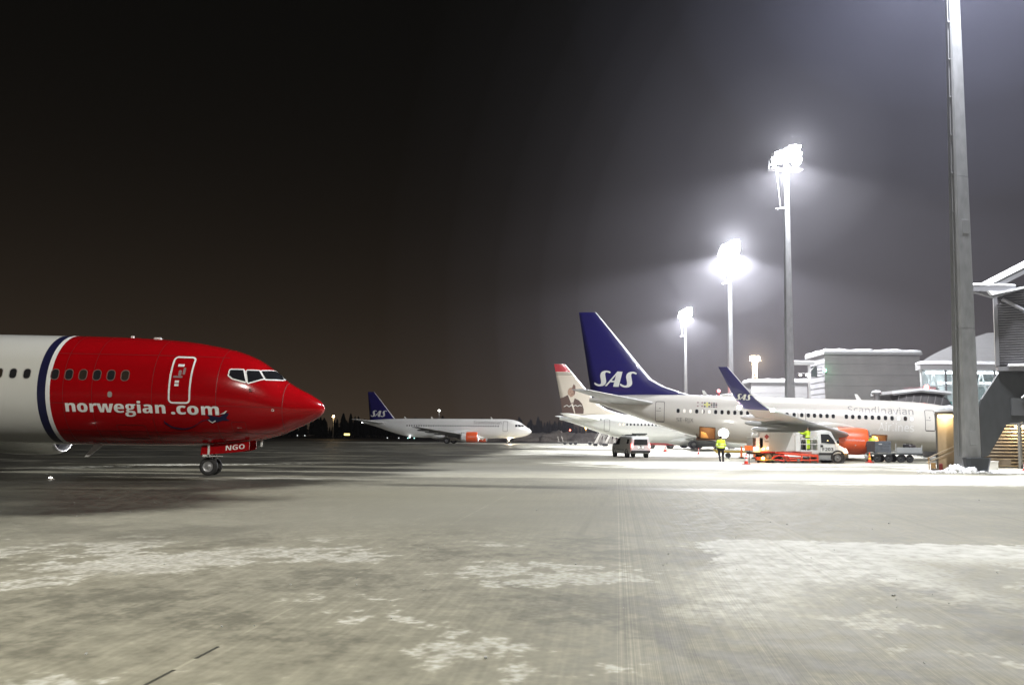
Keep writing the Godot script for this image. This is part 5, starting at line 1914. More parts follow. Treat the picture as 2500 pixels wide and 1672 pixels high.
func taxiing_plane():
	var r := thing("airliner", "distant white airliner taxiing in the middle, blue lettered tail and orange engine", "airplane", Vector3(4.3, -0.2, -172.0), deg_to_rad(-7.0))
	var h := Hull.new(NOSE_A, TAIL_A, 37.57, 2.9)
	var white := paint("hull_bright_white", Color(0.85, 0.85, 0.82), 0.35)
	var blue := paint("tail_blue", Color(0.013, 0.01, 0.11), 0.3)
	var orange := paint("cowl_orange", Color(0.85, 0.12, 0.028), 0.4)
	put("fuselage", h.skin(0.0, 37.57), white, r)
	var to := func(q: Vector2): return h.side(q, 0.02)
	for k in 38:
		cabin_window(r, h, 7.0 + 0.533 * k + (0.25 if k > 14 else 0.0), 1.1, "dark", true)
	cockpit(r, h, [[3.35, 1.42, 2.95, 1.45, 2.85, 0.98, 3.35, 0.98], [2.78, 1.45, 2.3, 1.42, 2.1, 1.0, 2.72, 0.98], [2.2, 1.42, 1.8, 1.36, 1.5, 1.05, 2.0, 1.02]], mat("cockpit_rim", Color(0.5, 0.5, 0.5), 0.4), 0.03)
	door(r, h, 5.0, 5.95, 0.0, 2.1, 0.07, mat("door_line", Color(0.16, 0.15, 0.14), 0.5))
	var g := Geo.new()
	lettering(g, "Scandinavian", "sans", 12.4, 6.35, 1.52, 0.5, to)
	put("lettering", g, mat("print_pewter", Color(0.27, 0.26, 0.25), 0.35, 0.3), r)
	var fin := tail_set(r, h, FIN_A, 36.5, 2.9 + 2.55, blue, mat("wing_grey", Color(0.42, 0.42, 0.41), 0.4))
	g = Geo.new()
	decal(g, moved(logo_polys(), Vector2(0.75, 0.42), Vector2(3.75, 3.75)), 0.4, func(q: Vector2): return fin_face(FIN_A, 36.5, 2.9 + 2.55, q, 0.02))
	put("tail_lettering", g, mat("print_cream", Color(0.72, 0.72, 0.66), 0.35), fin)
	wing_set(r, 0.0, mat("wing_dark", Color(0.2, 0.2, 0.19), 0.5), blue, true)
	g = Geo.new()
	g.ball(Vector3(-16.0, 1.6, 0), Vector3(6.2, 0.8, 2.1), 28, 20)
	put("belly_fairing", g, white, r)
	for hand in [1.0, -1.0]:
		var e := engine(r, 10.6, 1.62, 5.75, hand, orange, 2.5, white, 1.06)
		if hand > 0:
			g = Geo.new()
			lettering(g, "Scandinavian", "bold", 2.1, 0.6, 0.0, 0.15, func(q: Vector2): return Vector3(-q.x, 1.14 * sin(q.y), 1.14 * cos(q.y)))
			put("lettering", g, mat("print_rose", Color(0.75, 0.5, 0.46), 0.4), e)
	for a in [-8.3, -21.5, -27.5]:
		antenna(r, a, 2.9 + 2.64, 0.0, 0.45, 0.25, white)
	wheel_pair(r, Vector3(-5.07, 0.2, 0), 0.38, 0.22, 0.5, 1.6)
	for s in [-3.8, 3.8]:
		wheel_pair(r, Vector3(-17.7, 0.2, s), 0.6, 0.42, 0.93, 1.9)
	g = Geo.new()
	for s in [-0.2, 0.2]:
		g.ball(Vector3(-4.85, 1.35, s), Vector3(0.17, 0.2, 0.2), 10, 8)
	put("taxi_light", g, glow("taxi_lamp", Color(1.0, 0.84, 0.62), 90.0), r)
	omni(Vector3(-4.6, 1.35, 0.0), Color(1.0, 0.82, 0.6), 34.0, 0.12, r)
	g = Geo.new()
	g.ball(Vector3(-37.6, 2.9 + 1.75, 0), Vector3(0.12, 0.12, 0.12), 8, 6)
	g.ball(Vector3(-26.5, 2.9 - 1.35, 1.2), Vector3(0.09, 0.14, 0.09), 8, 6)
	put("tail_light", g, glow("tail_lamp", Color(0.95, 0.97, 1.0), 25.0), r)
	g = Geo.new()
	g.slab(P([-10.2, 1.5, -10.6, 1.5, -10.8, 0.95, -10.6, 0.95]), Vector3(0, 0, -0.03), Vector3.RIGHT, Vector3.UP, Vector3(0, 0, 0.06))
	put("drain_mast", g, white, r)
# ---------- vehicles ----------
func boxes(called: String, list: Array, m: Material, parent: Node, bev := 0.0) -> MeshInstance3D:
	var g := Geo.new()
	for b in list:
		g.box(Vector3(b[0], b[1], b[2]), Vector3(b[3], b[4], b[5]), Basis.IDENTITY, bev)
	return put(called, g, m, parent)

func road_wheel(parent: Node3D, at: Vector3, r: float, w: float, outward: float, hub := "rim_grey"):
	var t := Node3D.new()
	t.name = "wheel"
	parent.add_child(t, true)
	t.position = at
	var g := Geo.new()
	var h := w * 0.5
	g.lathe(Vector3.ZERO, Vector3(0, 0, 1), [[-h * 0.8, r * 0.62], [-h, r * 0.75], [-h * 0.9, r * 0.94], [-h * 0.6, r], [h * 0.6, r], [h * 0.9, r * 0.94], [h, r * 0.75], [h * 0.8, r * 0.62]], 28)
	put("tyre", g, mat("tyre_black", Color(0.022, 0.022, 0.023), 0.8), t)
	g = Geo.new()
	var s := outward
	g.lathe(Vector3.ZERO, Vector3(0, 0, s), [[-h * 0.5, r * 0.62], [h * 0.75, r * 0.62], [h * 0.35, r * 0.5], [h * 0.45, r * 0.25], [h * 0.75, r * 0.2], [h * 0.78, 0.0]], 20)
	put("rim", g, mat(hub, Color(0.2, 0.2, 0.2) if hub == "rim_grey" else Color(0.04, 0.042, 0.042), 0.5, 0.3), t)

func body_ring(x: float, y0: float, y1: float, hw: float, tw: float, belt: float) -> PackedVector3Array:
	var b := clampf(belt, y0 + 0.12, y1 - 0.1)
	var half := [Vector2(hw * 0.9, y0), Vector2(hw * 0.99, y0 + 0.07), Vector2(hw, lerpf(y0, b, 0.5)), Vector2(hw * 0.99, b), Vector2(lerpf(hw, tw, 0.8), lerpf(b, y1, 0.7)), Vector2(tw, y1 - 0.06), Vector2(tw - 0.06, y1 - 0.015), Vector2(tw * 0.6, y1)]
	var r := PackedVector3Array()
	for p in half:
		r.append(Vector3(x, p.y, p.x))
	half.reverse()
	for p in half:
		r.append(Vector3(x, p.y, -p.x))
	return r

func vehicles():
	grey_van()
	fuel_truck()
	belt_loader()
	baggage_cart()
	red_tugs()
	boarding_stairs()
	dollies()

func lamp_part(parent: Node, called: String, at: Vector3, size: Vector3, key: String, c: Color, e: float, light := 0.0, push := Vector3.ZERO):
	var g := Geo.new()
	g.box(at, size, Basis.IDENTITY, minf(size.x, minf(size.y, size.z)) * 0.3)
	put(called, g, glow(key, c, e), parent)
	if light > 0.0:
		omni(at + push, c, light, 0.08, parent)

func grey_van():
	var t := thing("van", "grey delivery van seen from behind with its red tail lights lit", "van", Vector3(9.75, 0, -65.6), deg_to_rad(104.0))
	t.scale = Vector3.ONE * 0.97
	var grey := paint("van_grey", Color(0.58, 0.585, 0.57), 0.4)
	var rings := []
	for q in [[-2.22, 0.5, 1.5, 0.82, 0.7], [-2.17, 0.4, 1.66, 0.87, 0.74], [-2.0, 0.34, 1.74, 0.89, 0.77], [-0.8, 0.32, 1.78, 0.9, 0.78], [0.35, 0.32, 1.77, 0.9, 0.78], [0.7, 0.32, 1.68, 0.9, 0.76], [1.05, 0.32, 1.4, 0.9, 0.74], [1.35, 0.32, 1.14, 0.9, 0.78], [1.9, 0.32, 1.0, 0.88, 0.74], [2.15, 0.38, 0.86, 0.82, 0.68], [2.22, 0.45, 0.74, 0.72, 0.62]]:
		rings.append(body_ring(q[0], q[1], q[2], q[3], q[4], 0.98))
	var g := Geo.new()
	g.loft(rings, true, true, true)
	put("body", g, grey, t)
	var glass := mat("van_glass", Color(0.015, 0.016, 0.018), 0.1)
	g = Geo.new()
	g.slab(P([-0.62, 1.03, 0.62, 1.03, 0.56, 1.5, -0.56, 1.5]), Vector3(-2.222, 0, 0), Vector3(0, 0, 1), Vector3.UP, Vector3(-0.02, 0, 0))
	put("rear_window", g, glass, t)
	var v := Vector3(0, 0.72, 0.13).normalized()
	for s in [-1.0, 1.0]:
		g = Geo.new()
		g.slab(P([0.2, 0.05, 1.12, 0.02, 0.98, 0.22, 0.62, 0.56, 0.2, 0.6]), Vector3(0, 1.02, 0.893 * s), Vector3.RIGHT, Vector3(v.x, v.y, -v.z * s), Vector3(0, 0, 0.02 * s))
		put("side_window", g, glass, t)
		g = Geo.new()
		g.slab(P([-1.75, 0.12, -1.35, 0.12, -1.35, 0.5, -1.75, 0.5]), Vector3(0, 1.02, 0.893 * s), Vector3.RIGHT, Vector3(v.x, v.y, -v.z * s), Vector3(0, 0, 0.02 * s))
		put("side_window", g, glass, t)
		boxes("mirror", [[0.98, 1.1, 1.0 * s, 0.12, 0.17, 0.2]], mat("plastic_black", Color(0.02, 0.02, 0.02), 0.6), t, 0.03)
		for x in [-1.35, 1.4]:
			road_wheel(t, Vector3(x, 0.315, 0.8 * s), 0.315, 0.2, s)
			g = Geo.new()
			g.lathe(Vector3(x, 0.33, 0.905 * s), Vector3(0, 0, s), [[0.0, 0.4], [0.0, 0.33], [-0.1, 0.33]], 24)
			put("wheel_arch", g, mat("plastic_black", Color(0.02, 0.02, 0.02), 0.6), t)
		boxes("rub_strip", [[0.05, 0.62, 0.905 * s, 1.7, 0.06, 0.02]], mat("plastic_black", Color(0.02, 0.02, 0.02), 0.6), t)
		lamp_part(t, "tail_light", Vector3(-2.2, 0.98, 0.77 * s), Vector3(0.1, 0.36, 0.15), "tail_red", Color(1.0, 0.03, 0.02), 5.0, 0.14, Vector3(-0.25, 0, 0.12 * s))
		lamp_part(t, "brake_light", Vector3(-2.25, 0.93, 0.75 * s), Vector3(0.04, 0.1, 0.1), "brake_white", Color(1.0, 0.72, 0.66), 14.0)
	g = Geo.new()
	g.slab(P([0.72, 0.0, -0.72, 0.0, -0.64, 0.62, 0.64, 0.62]), Vector3(1.36, 1.17, 0), Vector3(0, 0, 1), Vector3(-0.62, 0.6, 0).normalized(), Vector3(0.012, 0.012, 0))
	put("windscreen", g, glass, t)
	boxes("bumper", [[-2.24, 0.5, 0, 0.14, 0.2, 1.66]], mat("plastic_black", Color(0.02, 0.02, 0.02), 0.6), t, 0.04)
	boxes("number_plate", [[-2.24, 0.78, 0, 0.02, 0.11, 0.5]], mat("plate_white", Color(0.5, 0.5, 0.48), 0.5), t)
	for z in [-0.18, 0.18]:
		lamp_part(t, "plate_lamp", Vector3(-2.25, 0.85, z), Vector3(0.03, 0.04, 0.07), "plate_lamp", Color(1.0, 0.97, 0.9), 5.0)
	g = Geo.new()
	g.cyl(Vector3(-2.225, 0.94, 0), Vector3(-2.245, 0.94, 0), 0.06, 0.06, 18)
	put("badge", g, mat("chrome_dark", Color(0.12, 0.12, 0.13), 0.25, 0.8), t)
	var rack := boxes("roof_rack", [[-1.6, 1.86, 0, 0.06, 0.06, 1.4], [-0.6, 1.86, 0, 0.06, 0.06, 1.4], [0.3, 1.82, 0, 0.05, 0.06, 1.3], [-1.1, 1.88, 0.5, 1.4, 0.05, 0.05], [-1.1, 1.88, -0.5, 1.4, 0.05, 0.05]], mat("plastic_black", Color(0.02, 0.02, 0.02), 0.6), t)
	rack.name = "roof_rack"
	boxes("light_bar", [[-1.75, 1.95, 0.1, 0.2, 0.12, 1.3], [-1.75, 1.87, 0.1, 0.1, 0.14, 0.2]], mat("bar_dark", Color(0.05, 0.06, 0.05), 0.4), t, 0.03)
	boxes("antenna_box", [[-0.2, 1.83, -0.4, 0.25, 0.1, 0.25]], mat("plastic_black", Color(0.02, 0.02, 0.02), 0.6), t)

func fuel_truck():
	var t := thing("fuel_truck", "white fuelling truck lettered F203 with orange pipes beside the orange engine", "truck", Vector3(19.55, 0, -54.4))
	var white := paint("truck_white", Color(0.68, 0.68, 0.67), 0.4)
	var grey := mat("truck_grey", Color(0.31, 0.3, 0.28), 0.5)
	var black := mat("plastic_black", Color(0.02, 0.02, 0.02), 0.6)
	var orange := mat("pipe_orange", Color(0.75, 0.08, 0.03), 0.45)
	# cab: sections from the back of the cab to the bumper
	var rings := []
	for q in [[0.95, 0.55, 2.1, 0.99, 0.86], [1.02, 0.5, 2.16, 1.0, 0.9], [1.6, 0.5, 2.2, 1.0, 0.9], [1.86, 0.5, 2.14, 1.0, 0.88], [2.02, 0.55, 1.86, 1.0, 0.86], [2.28, 0.6, 1.3, 1.0, 0.86], [2.6, 0.62, 1.12, 0.98, 0.82], [2.84, 0.55, 1.0, 0.95, 0.74], [2.97, 0.5, 0.86, 0.88, 0.62]]:
		rings.append(body_ring(q[0], q[1], q[2], q[3], q[4], 1.3))
	var g := Geo.new()
	g.loft(rings, true, true, true)
	var cab := put("cab", g, white, t)
	var glass := mat("truck_glass", Color(0.035, 0.037, 0.04), 0.1)
	for s in [-1.0, 1.0]:
		g = Geo.new()
		var vv := Vector3(0, 0.78, -0.085 * s).normalized()
		g.slab(P([1.15, 0.02, 2.1, -0.04, 1.98, 0.22, 1.68, 0.6, 1.15, 0.6]), Vector3(0, 1.33, 0.992 * s), Vector3.RIGHT, vv, Vector3(0, 0, 0.02 * s))
		put("side_window", g, glass, cab)
		g = Geo.new()
		var f := func(q: Vector2): return Vector3(q.x, q.y, 1.006 * s)
		outline(g, 1.08, 2.08, 0.62, 1.28, 0.06, 0.014, f, s)
		put("door_line", g, mat("seam_grey", Color(0.25, 0.25, 0.25), 0.5), cab)
		boxes("door_handle", [[1.18, 1.14, 1.01 * s, 0.17, 0.15, 0.03]], black, cab, 0.02)
		boxes("mirror", [[2.22, 1.42, 1.12 * s, 0.1, 0.28, 0.2]], black, cab, 0.03)
		boxes("black_band", [[1.45, 0.62, 1.0 * s, 0.95, 0.14, 0.05], [2.72, 0.52, 0.9 * s, 0.5, 0.3, 0.16]], black, t, 0.02)
		boxes("side_step", [[1.38, 0.42, 0.93 * s, 0.85, 0.26, 0.14], [1.38, 0.24, 0.97 * s, 0.85, 0.05, 0.2]], mat("step_metal", Color(0.42, 0.42, 0.42), 0.4, 0.5), t, 0.02)
		road_wheel(t, Vector3(2.25, 0.35, 0.86 * s), 0.35, 0.24, s)
		road_wheel(t, Vector3(-2.35, 0.35, 0.8 * s), 0.35, 0.34, s)
		g = Geo.new()
		g.lathe(Vector3(2.25, 0.38, 1.005 * s), Vector3(0, 0, s), [[0.0, 0.5], [0.02, 0.46], [0.0, 0.38], [-0.2, 0.38]], 28)
		put("wheel_arch", g, black, t)
		lamp_part(t, "headlight", Vector3(2.8, 0.88, 0.78 * s), Vector3(0.24, 0.2, 0.22), "head_lamp", Color(1.0, 0.86, 0.7), 4.0, 0.7 if s > 0 else 0.0, Vector3(0.35, 0, 0.25))
		lamp_part(t, "turn_signal", Vector3(2.74, 0.72, 0.9 * s), Vector3(0.2, 0.13, 0.12), "signal_amber", Color(1.0, 0.48, 0.08), 12.0, 0.3 if s > 0 else 0.0, Vector3(0.1, 0, 0.25))
	lamp_part(t, "side_marker", Vector3(2.24, 1.26, 1.03), Vector3(0.06, 0.06, 0.05), "marker_amber", Color(1.0, 0.6, 0.2), 12.0)
	lamp_part(t, "cab_lamp", Vector3(1.58, 1.5, 0.99), Vector3(0.05, 0.05, 0.03), "cab_amber", Color(1.0, 0.6, 0.12), 8.0)
	g = Geo.new()
	g.slab(P([-0.8, 0.0, 0.8, 0.0, 0.74, 0.78, -0.74, 0.78]), Vector3(2.3, 1.34, 0), Vector3(0, 0, -1), Vector3(-0.4, 0.74, 0).normalized(), Vector3(0.015, 0.01, 0))
	put("windscreen", g, glass, cab)
	g = Geo.new()
	lettering(g, "F203", "bold", 1.22, 1.95, 0.82, 0.16, func(q: Vector2): return Vector3(q.x, q.y, 1.008))
	put("lettering", g, mat("ink_dark", Color(0.015, 0.015, 0.017), 0.5), cab)
	boxes("bumper", [[2.9, 0.48, 0, 0.22, 0.26, 1.8]], black, t, 0.05)
	# tank and pump body
	var tank := boxes("tank_body", [[-1.63, 1.4, 0, 2.7, 1.28, 2.0]], mat("tank_light", Color(0.5, 0.49, 0.47), 0.45), t, 0.03)
	g = Geo.new()
	g.slab(P([-2.32, 0.8, -1.25, 0.8, -0.74, 2.0, -2.32, 2.0]), Vector3(0, 0, 1.001), Vector3.RIGHT, Vector3.UP, Vector3(0, 0, 0.02))
	put("grey_panel", g, grey, tank)
	boxes("rear_panel", [[-2.64, 1.4, 1.01, 0.6, 1.22, 0.02]], mat("tank_mid", Color(0.4, 0.39, 0.37), 0.5), tank)
	boxes("corner_column", [[-0.42, 1.4, 1.01, 0.3, 1.26, 0.03], [-0.6, 1.88, 1.01, 0.2, 0.12, 0.03]], white, tank, 0.01)
	boxes("panel_seam", [[-0.62, 1.3, 1.013, 0.015, 1.0, 0.01], [-2.34, 1.4, 1.013, 0.015, 1.2, 0.01]], mat("seam_grey", Color(0.25, 0.25, 0.25), 0.5), tank)
	g = Geo.new()
	g.slab(P([-2.5, 1.55, -2.33, 1.73, -2.5, 1.91, -2.67, 1.73]), Vector3(0, 0, 1.024), Vector3.RIGHT, Vector3.UP, Vector3(0, 0, 0.012))
	put("hazard_diamond", g, mat("diamond_red", Color(0.2, 0.025, 0.02), 0.5), tank)
	boxes("hazard_plate", [[-2.5, 1.42, 1.026, 0.26, 0.1, 0.012]], mat("plate_grey", Color(0.22, 0.21, 0.2), 0.5), tank)
	boxes("rear_cabinet", [[-3.2, 1.2, 0.3, 0.45, 1.0, 1.4], [-3.15, 0.75, 0, 0.5, 0.12, 1.8]], mat("cabinet_white", Color(0.6, 0.59, 0.57), 0.5), t, 0.02)
	boxes("cabinet_opening", [[-3.33, 1.3, 1.005, 0.2, 0.7, 0.01], [-2.86, 1.3, 0.95, 0.2, 0.7, 0.14]], mat("opening_dark", Color(0.03, 0.018, 0.012), 0.7), t)
	g = Geo.new()
	g.ball(Vector3(-3.1, 1.85, 0.7), Vector3(0.2, 0.22, 0.2), 12, 8)
	g.cyl(Vector3(-3.3, 1.7, 0.8), Vector3(-3.3, 1.95, 0.8), 0.05)
	put("vent_cap", g, white, t)
	# chassis, pipes and hose
	boxes("chassis", [[-0.6, 0.62, 0, 5.6, 0.14, 1.1]], mat("chassis_dark", Color(0.04, 0.025, 0.02), 0.6), t)
	boxes("red_rail", [[-1.2, 0.7, 0.99, 3.4, 0.07, 0.06]], mat("rail_red", Color(0.35, 0.03, 0.02), 0.5), t)
	g = Geo.new()
	g.pipe([Vector3(-1.9, 0.68, 1.02), Vector3(-1.2, 0.62, 1.05), Vector3(0.4, 0.54, 1.05), Vector3(0.88, 0.52, 1.04)], 0.06, 10)
	g.pipe([Vector3(-1.3, 0.58, 1.06), Vector3(-0.1, 0.5, 1.06), Vector3(0.88, 0.42, 1.06)], 0.045, 10)
	put("upper_pipe", g, orange, t)
	g = Geo.new()
	g.pipe([Vector3(-1.3, 0.16, 1.1), Vector3(0.88, 0.2, 1.1)], 0.055, 10)
	g.pipe([Vector3(-1.3, 0.3, 1.12), Vector3(-0.2, 0.34, 1.12), Vector3(-0.2, 0.56, 1.1)], 0.045, 10)
	for x in [-1.4, -0.2, 0.35, 0.86]:
		g.box(Vector3(x, 0.3, 1.08), Vector3(0.07, 0.5, 0.07))
	put("lower_pipe", g, orange, t)
	g = Geo.new()
	var hose := []
	for k in 14:
		var a := PI * k / 13.0
		hose.append(Vector3(-1.75 - 0.5 * cos(a) * 0.9 + (0.3 if k > 8 else 0.0), 0.16 + 0.32 * sin(a), 1.15 + 0.04 * (k % 2)))
	g.pipe(hose, 0.06, 8)
	g.pipe([Vector3(-2.25, 0.16, 1.15), Vector3(-1.9, 0.2, 1.22), Vector3(-1.4, 0.14, 1.2)], 0.055, 8)
	put("hose", g, mat("hose_red", Color(0.55, 0.05, 0.03), 0.6), t)
	for x in [-1.55, -1.3, -0.15]:
		g = Geo.new()
		g.cyl(Vector3(x, 0.09, 1.05), Vector3(x, 0.09, 1.15), 0.09, 0.09, 14)
		put("castor", g, black, t)
	boxes("valve_box", [[-0.45, 0.2, 1.14, 0.16, 0.18, 0.12], [0.3, 0.42, 1.13, 0.1, 0.1, 0.08], [-2.0, 0.45, 1.0, 0.14, 0.2, 0.1]], mat("valve_grey", Color(0.3, 0.28, 0.25), 0.5, 0.4), t)
	# service platform behind the cab
	boxes("platform", [[0.35, 0.72, 0, 1.2, 0.26, 1.96]], mat("cabinet_white", Color(0.6, 0.59, 0.57), 0.5), t, 0.02)
	var rail := mat("rail_white", Color(0.7, 0.7, 0.69), 0.4)
	g = Geo.new()
	for z in [0.96, -0.96]:
		for y in [1.26, 1.6]:
			g.cyl(Vector3(-0.24, y, z), Vector3(0.94, y, z), 0.022)
		for x in [-0.22, 0.16, 0.54, 0.92]:
			g.cyl(Vector3(x, 0.85, z), Vector3(x, 1.6, z), 0.022)
	put("platform_rail", g, rail, t)
	boxes("hose_reel", [[0.1, 1.15, -0.5, 0.5, 0.6, 0.5], [0.65, 1.2, -0.3, 0.36, 0.66, 0.5]], mat("reel_dark", Color(0.05, 0.055, 0.05), 0.6), t, 0.04)
	boxes("control_box", [[-0.12, 1.78, 0.6, 0.3, 0.22, 0.3], [0.75, 1.65, 0.7, 0.2, 0.16, 0.2]], mat("cabinet_white", Color(0.6, 0.59, 0.57), 0.5), t, 0.03)
	lamp_part(t, "rear_beacon", Vector3(-2.76, 0.92, 1.06), Vector3(0.16, 0.14, 0.1), "beacon_amber", Color(1.0, 0.5, 0.12), 10.0, 0.3, Vector3(0, 0, 0.25))
	lamp_part(t, "rear_lamp", Vector3(-3.25, 0.96, 1.05), Vector3(0.3, 0.16, 0.1), "rear_lamp_red", Color(1.0, 0.32, 0.2), 14.0, 0.4, Vector3(-0.05, 0, 0.3))
	lamp_part(t, "body_lamp", Vector3(-2.45, 0.97, 1.05), Vector3(0.08, 0.08, 0.06), "body_lamp_white", Color(1.0, 0.95, 0.85), 10.0)
	# the hose cart with its flashing lamp at the tail
	var c := thing("hose_cart", "low orange hose trolley with an amber lamp behind the fuel truck", "trolley", Vector3(16.6, 0, -53.2))
	boxes("frame", [[0.2, 0.16, 0, 1.1, 0.07, 0.4], [0.6, 0.2, 0.0, 0.5, 0.06, 0.5]], mat("trolley_tan", Color(0.45, 0.3, 0.1), 0.5), c, 0.01)
	for x in [-0.25, 0.3, 0.7]:
		g = Geo.new()
		g.cyl(Vector3(x, 0.08, 0.16), Vector3(x, 0.08, 0.26), 0.08, 0.08, 14)
		put("castor", g, black, c)
	lamp_part(c, "amber_lamp", Vector3(0.1, 0.3, 0.1), Vector3(0.2, 0.18, 0.16), "lamp_orange", Color(1.0, 0.42, 0.06), 22.0, 0.6, Vector3(0, 0.15, 0.2))
	boxes("red_box", [[-0.25, 0.28, 0.05, 0.3, 0.18, 0.3]], orange, c, 0.02)

func belt_loader():
	var t := thing("baggage_cart", "closed dark grey baggage cart below the open front cargo door", "baggage cart", Vector3(26.35, 0, -57.4))
	var body := dirty("cart_slate", Color(0.1, 0.11, 0.125), 0.5, 0.02, 0.2, 0.8)
	for k in 4:
		boxes("side_slat", [[0.0, 0.78 + 0.21 * k, 0.7, 1.15, 0.19, 0.04]], body, t, 0.015)
	boxes("box", [[0.0, 1.1, 0.0, 1.12, 0.8, 1.34]], body, t, 0.02)
	boxes("deck", [[0.0, 0.58, 0.0, 1.3, 0.14, 1.45], [-0.85, 0.45, 0, 0.5, 0.08, 0.1]], mat("deck_dark", Color(0.07, 0.075, 0.075), 0.6), t, 0.02)
	boxes("label_plate", [[-0.2, 1.28, 0.726, 0.22, 0.06, 0.01]], mat("plate_white", Color(0.5, 0.5, 0.48), 0.5), t)
	for s in [-1.0, 1.0]:
		for x in [-0.4, 0.42]:
			road_wheel(t, Vector3(x, 0.27, 0.6 * s), 0.27, 0.16, s, "rim_dark")
	var g := Geo.new()
	g.cyl(Vector3(-1.1, 0.25, 0.3), Vector3(-0.6, 0.5, 0.2), 0.05)
	g.ball(Vector3(-1.05, 0.3, 0.4), Vector3(0.16, 0.16, 0.1), 12, 8)
	put("tow_hook", g, mat("hook_grey", Color(0.22, 0.23, 0.23), 0.5), t)

func baggage_cart():
	var t := thing("baggage_trailer", "open grey baggage trailer with dark bags under the plane's nose", "trailer", Vector3(28.15, 0, -57.3))
	var grey := mat("trailer_grey", Color(0.3, 0.31, 0.31), 0.5)
	boxes("side_board", [[0.0, 0.86, 0.68, 1.75, 0.4, 0.05]], grey, t, 0.01)
	boxes("deck", [[0.0, 0.6, 0.0, 1.9, 0.12, 1.4]], mat("deck_dark", Color(0.07, 0.075, 0.075), 0.6), t, 0.01)
	var g := Geo.new()
	for p in [[0.92, 1.25], [-0.92, 1.35]]:
		g.cyl(Vector3(p[0], 0.6, 0.66), Vector3(p[0], p[1], 0.66), 0.03)
	g.cyl(Vector3(0.9, 0.4, 0.6), Vector3(1.25, 0.3, 0.6), 0.03)
	put("frame", g, mat("frame_pale", Color(0.4, 0.41, 0.4), 0.5), t)
	for s in [-1.0, 1.0]:
		for x in [-0.55, 0.1]:
			road_wheel(t, Vector3(x, 0.27, 0.55 * s), 0.27, 0.16, s, "rim_dark")
	var bags := [[-0.45, 0.72, 0.5, 0.5, 0.28, 0.36, 0.1], [0.05, 0.72, 0.4, 0.42, 0.34, 0.4, -0.3], [0.5, 0.8, 0.35, 0.5, 0.5, 0.4, 0.35], [0.3, 1.06, 0.2, 0.6, 0.3, 0.4, 0.2]]
	var names := ["dark travel bag lying at the left end of the open trailer", "small dark suitcase in the middle of the open trailer", "large black suitcase standing at the right end of the open trailer", "black holdall lying on top of the bags on the open trailer"]
	for k in bags.size():
		var b: Array = bags[k]
		var s := thing("suitcase", names[k], "suitcase", t.position + Vector3(b[0], b[1] - 0.06, b[2] - 0.3), b[6], "bags on the open trailer")
		g = Geo.new()
		g.box(Vector3(0, b[4] * 0.5, 0), Vector3(b[3], b[4], b[5]), Basis.IDENTITY, 0.06)
		put("shell", g, mat("bag_dark_%d" % (k % 2), Color(0.02, 0.018, 0.018) if k % 2 else Color(0.045, 0.035, 0.035), 0.6), s)
		g = Geo.new()
		g.pipe([Vector3(-0.1, b[4], 0), Vector3(-0.09, b[4] + 0.06, 0), Vector3(0.09, b[4] + 0.06, 0), Vector3(0.1, b[4], 0)], 0.014, 6)
		put("handle", g, mat("plastic_black", Color(0.02, 0.02, 0.02), 0.6), s)

func red_tugs():
	var spots := [["low red airport tractor lettered SAS behind the grey van", Vector3(22.2, 0, -119.5), true], ["pale baggage tractor with a red lamp left of the walking worker", Vector3(29.6, 0, -121.0), false]]
	for k in 2:
		var t := thing("baggage_tractor", spots[k][0], "tractor", spots[k][1])
		var red := paint("tractor_red", Color(0.42, 0.025, 0.03), 0.4) if k == 0 else paint("tractor_pale", Color(0.42, 0.3, 0.29), 0.45)
		var g := Geo.new()
		var rings := []
		for q in [[-2.3, 0.6, 1.55, 0.75], [-2.2, 0.5, 1.75, 0.85], [-1.2, 0.5, 1.8, 0.88], [-1.0, 0.5, 1.5, 0.88], [1.6, 0.5, 1.45, 0.88], [2.3, 0.55, 1.35, 0.85], [2.4, 0.65, 1.2, 0.7]]:
			rings.append(body_ring(q[0], q[1], q[2], q[3], q[3] * 0.92, 1.0))
		g.loft(rings, true, true, true)
		put("body", g, red, t)
		boxes("window", [[-1.7, 1.6, 0.8, 0.7, 0.26, 0.1]], mat("tug_glass", Color(0.06, 0.03, 0.03), 0.2), t, 0.02)
		boxes("snow_line", [[-0.6, 1.53, 0.55, 1.0, 0.06, 0.5], [0.6, 1.5, 0.55, 0.7, 0.05, 0.5]], snow_mat(), t, 0.02)
		for s in [-1.0, 1.0]:
			for x in [-1.3, 1.5]:
				road_wheel(t, Vector3(x, 0.4, 0.72 * s), 0.4, 0.26, s)
		if spots[k][2]:
			g = Geo.new()
			lettering(g, "SAS", "bold", -0.2, 0.75, 0.85, 0.32, func(q: Vector2): return Vector3(q.x, q.y, 0.9))
			put("lettering", g, mat("print_rose", Color(0.75, 0.5, 0.46), 0.4), t)
		else:
			lamp_part(t, "red_lamp", Vector3(0.1, 1.45, 0.9), Vector3(0.3, 0.3, 0.12), "tug_lamp", Color(1.0, 0.55, 0.45), 16.0, 1.5, Vector3(0, 0.1, 0.4))

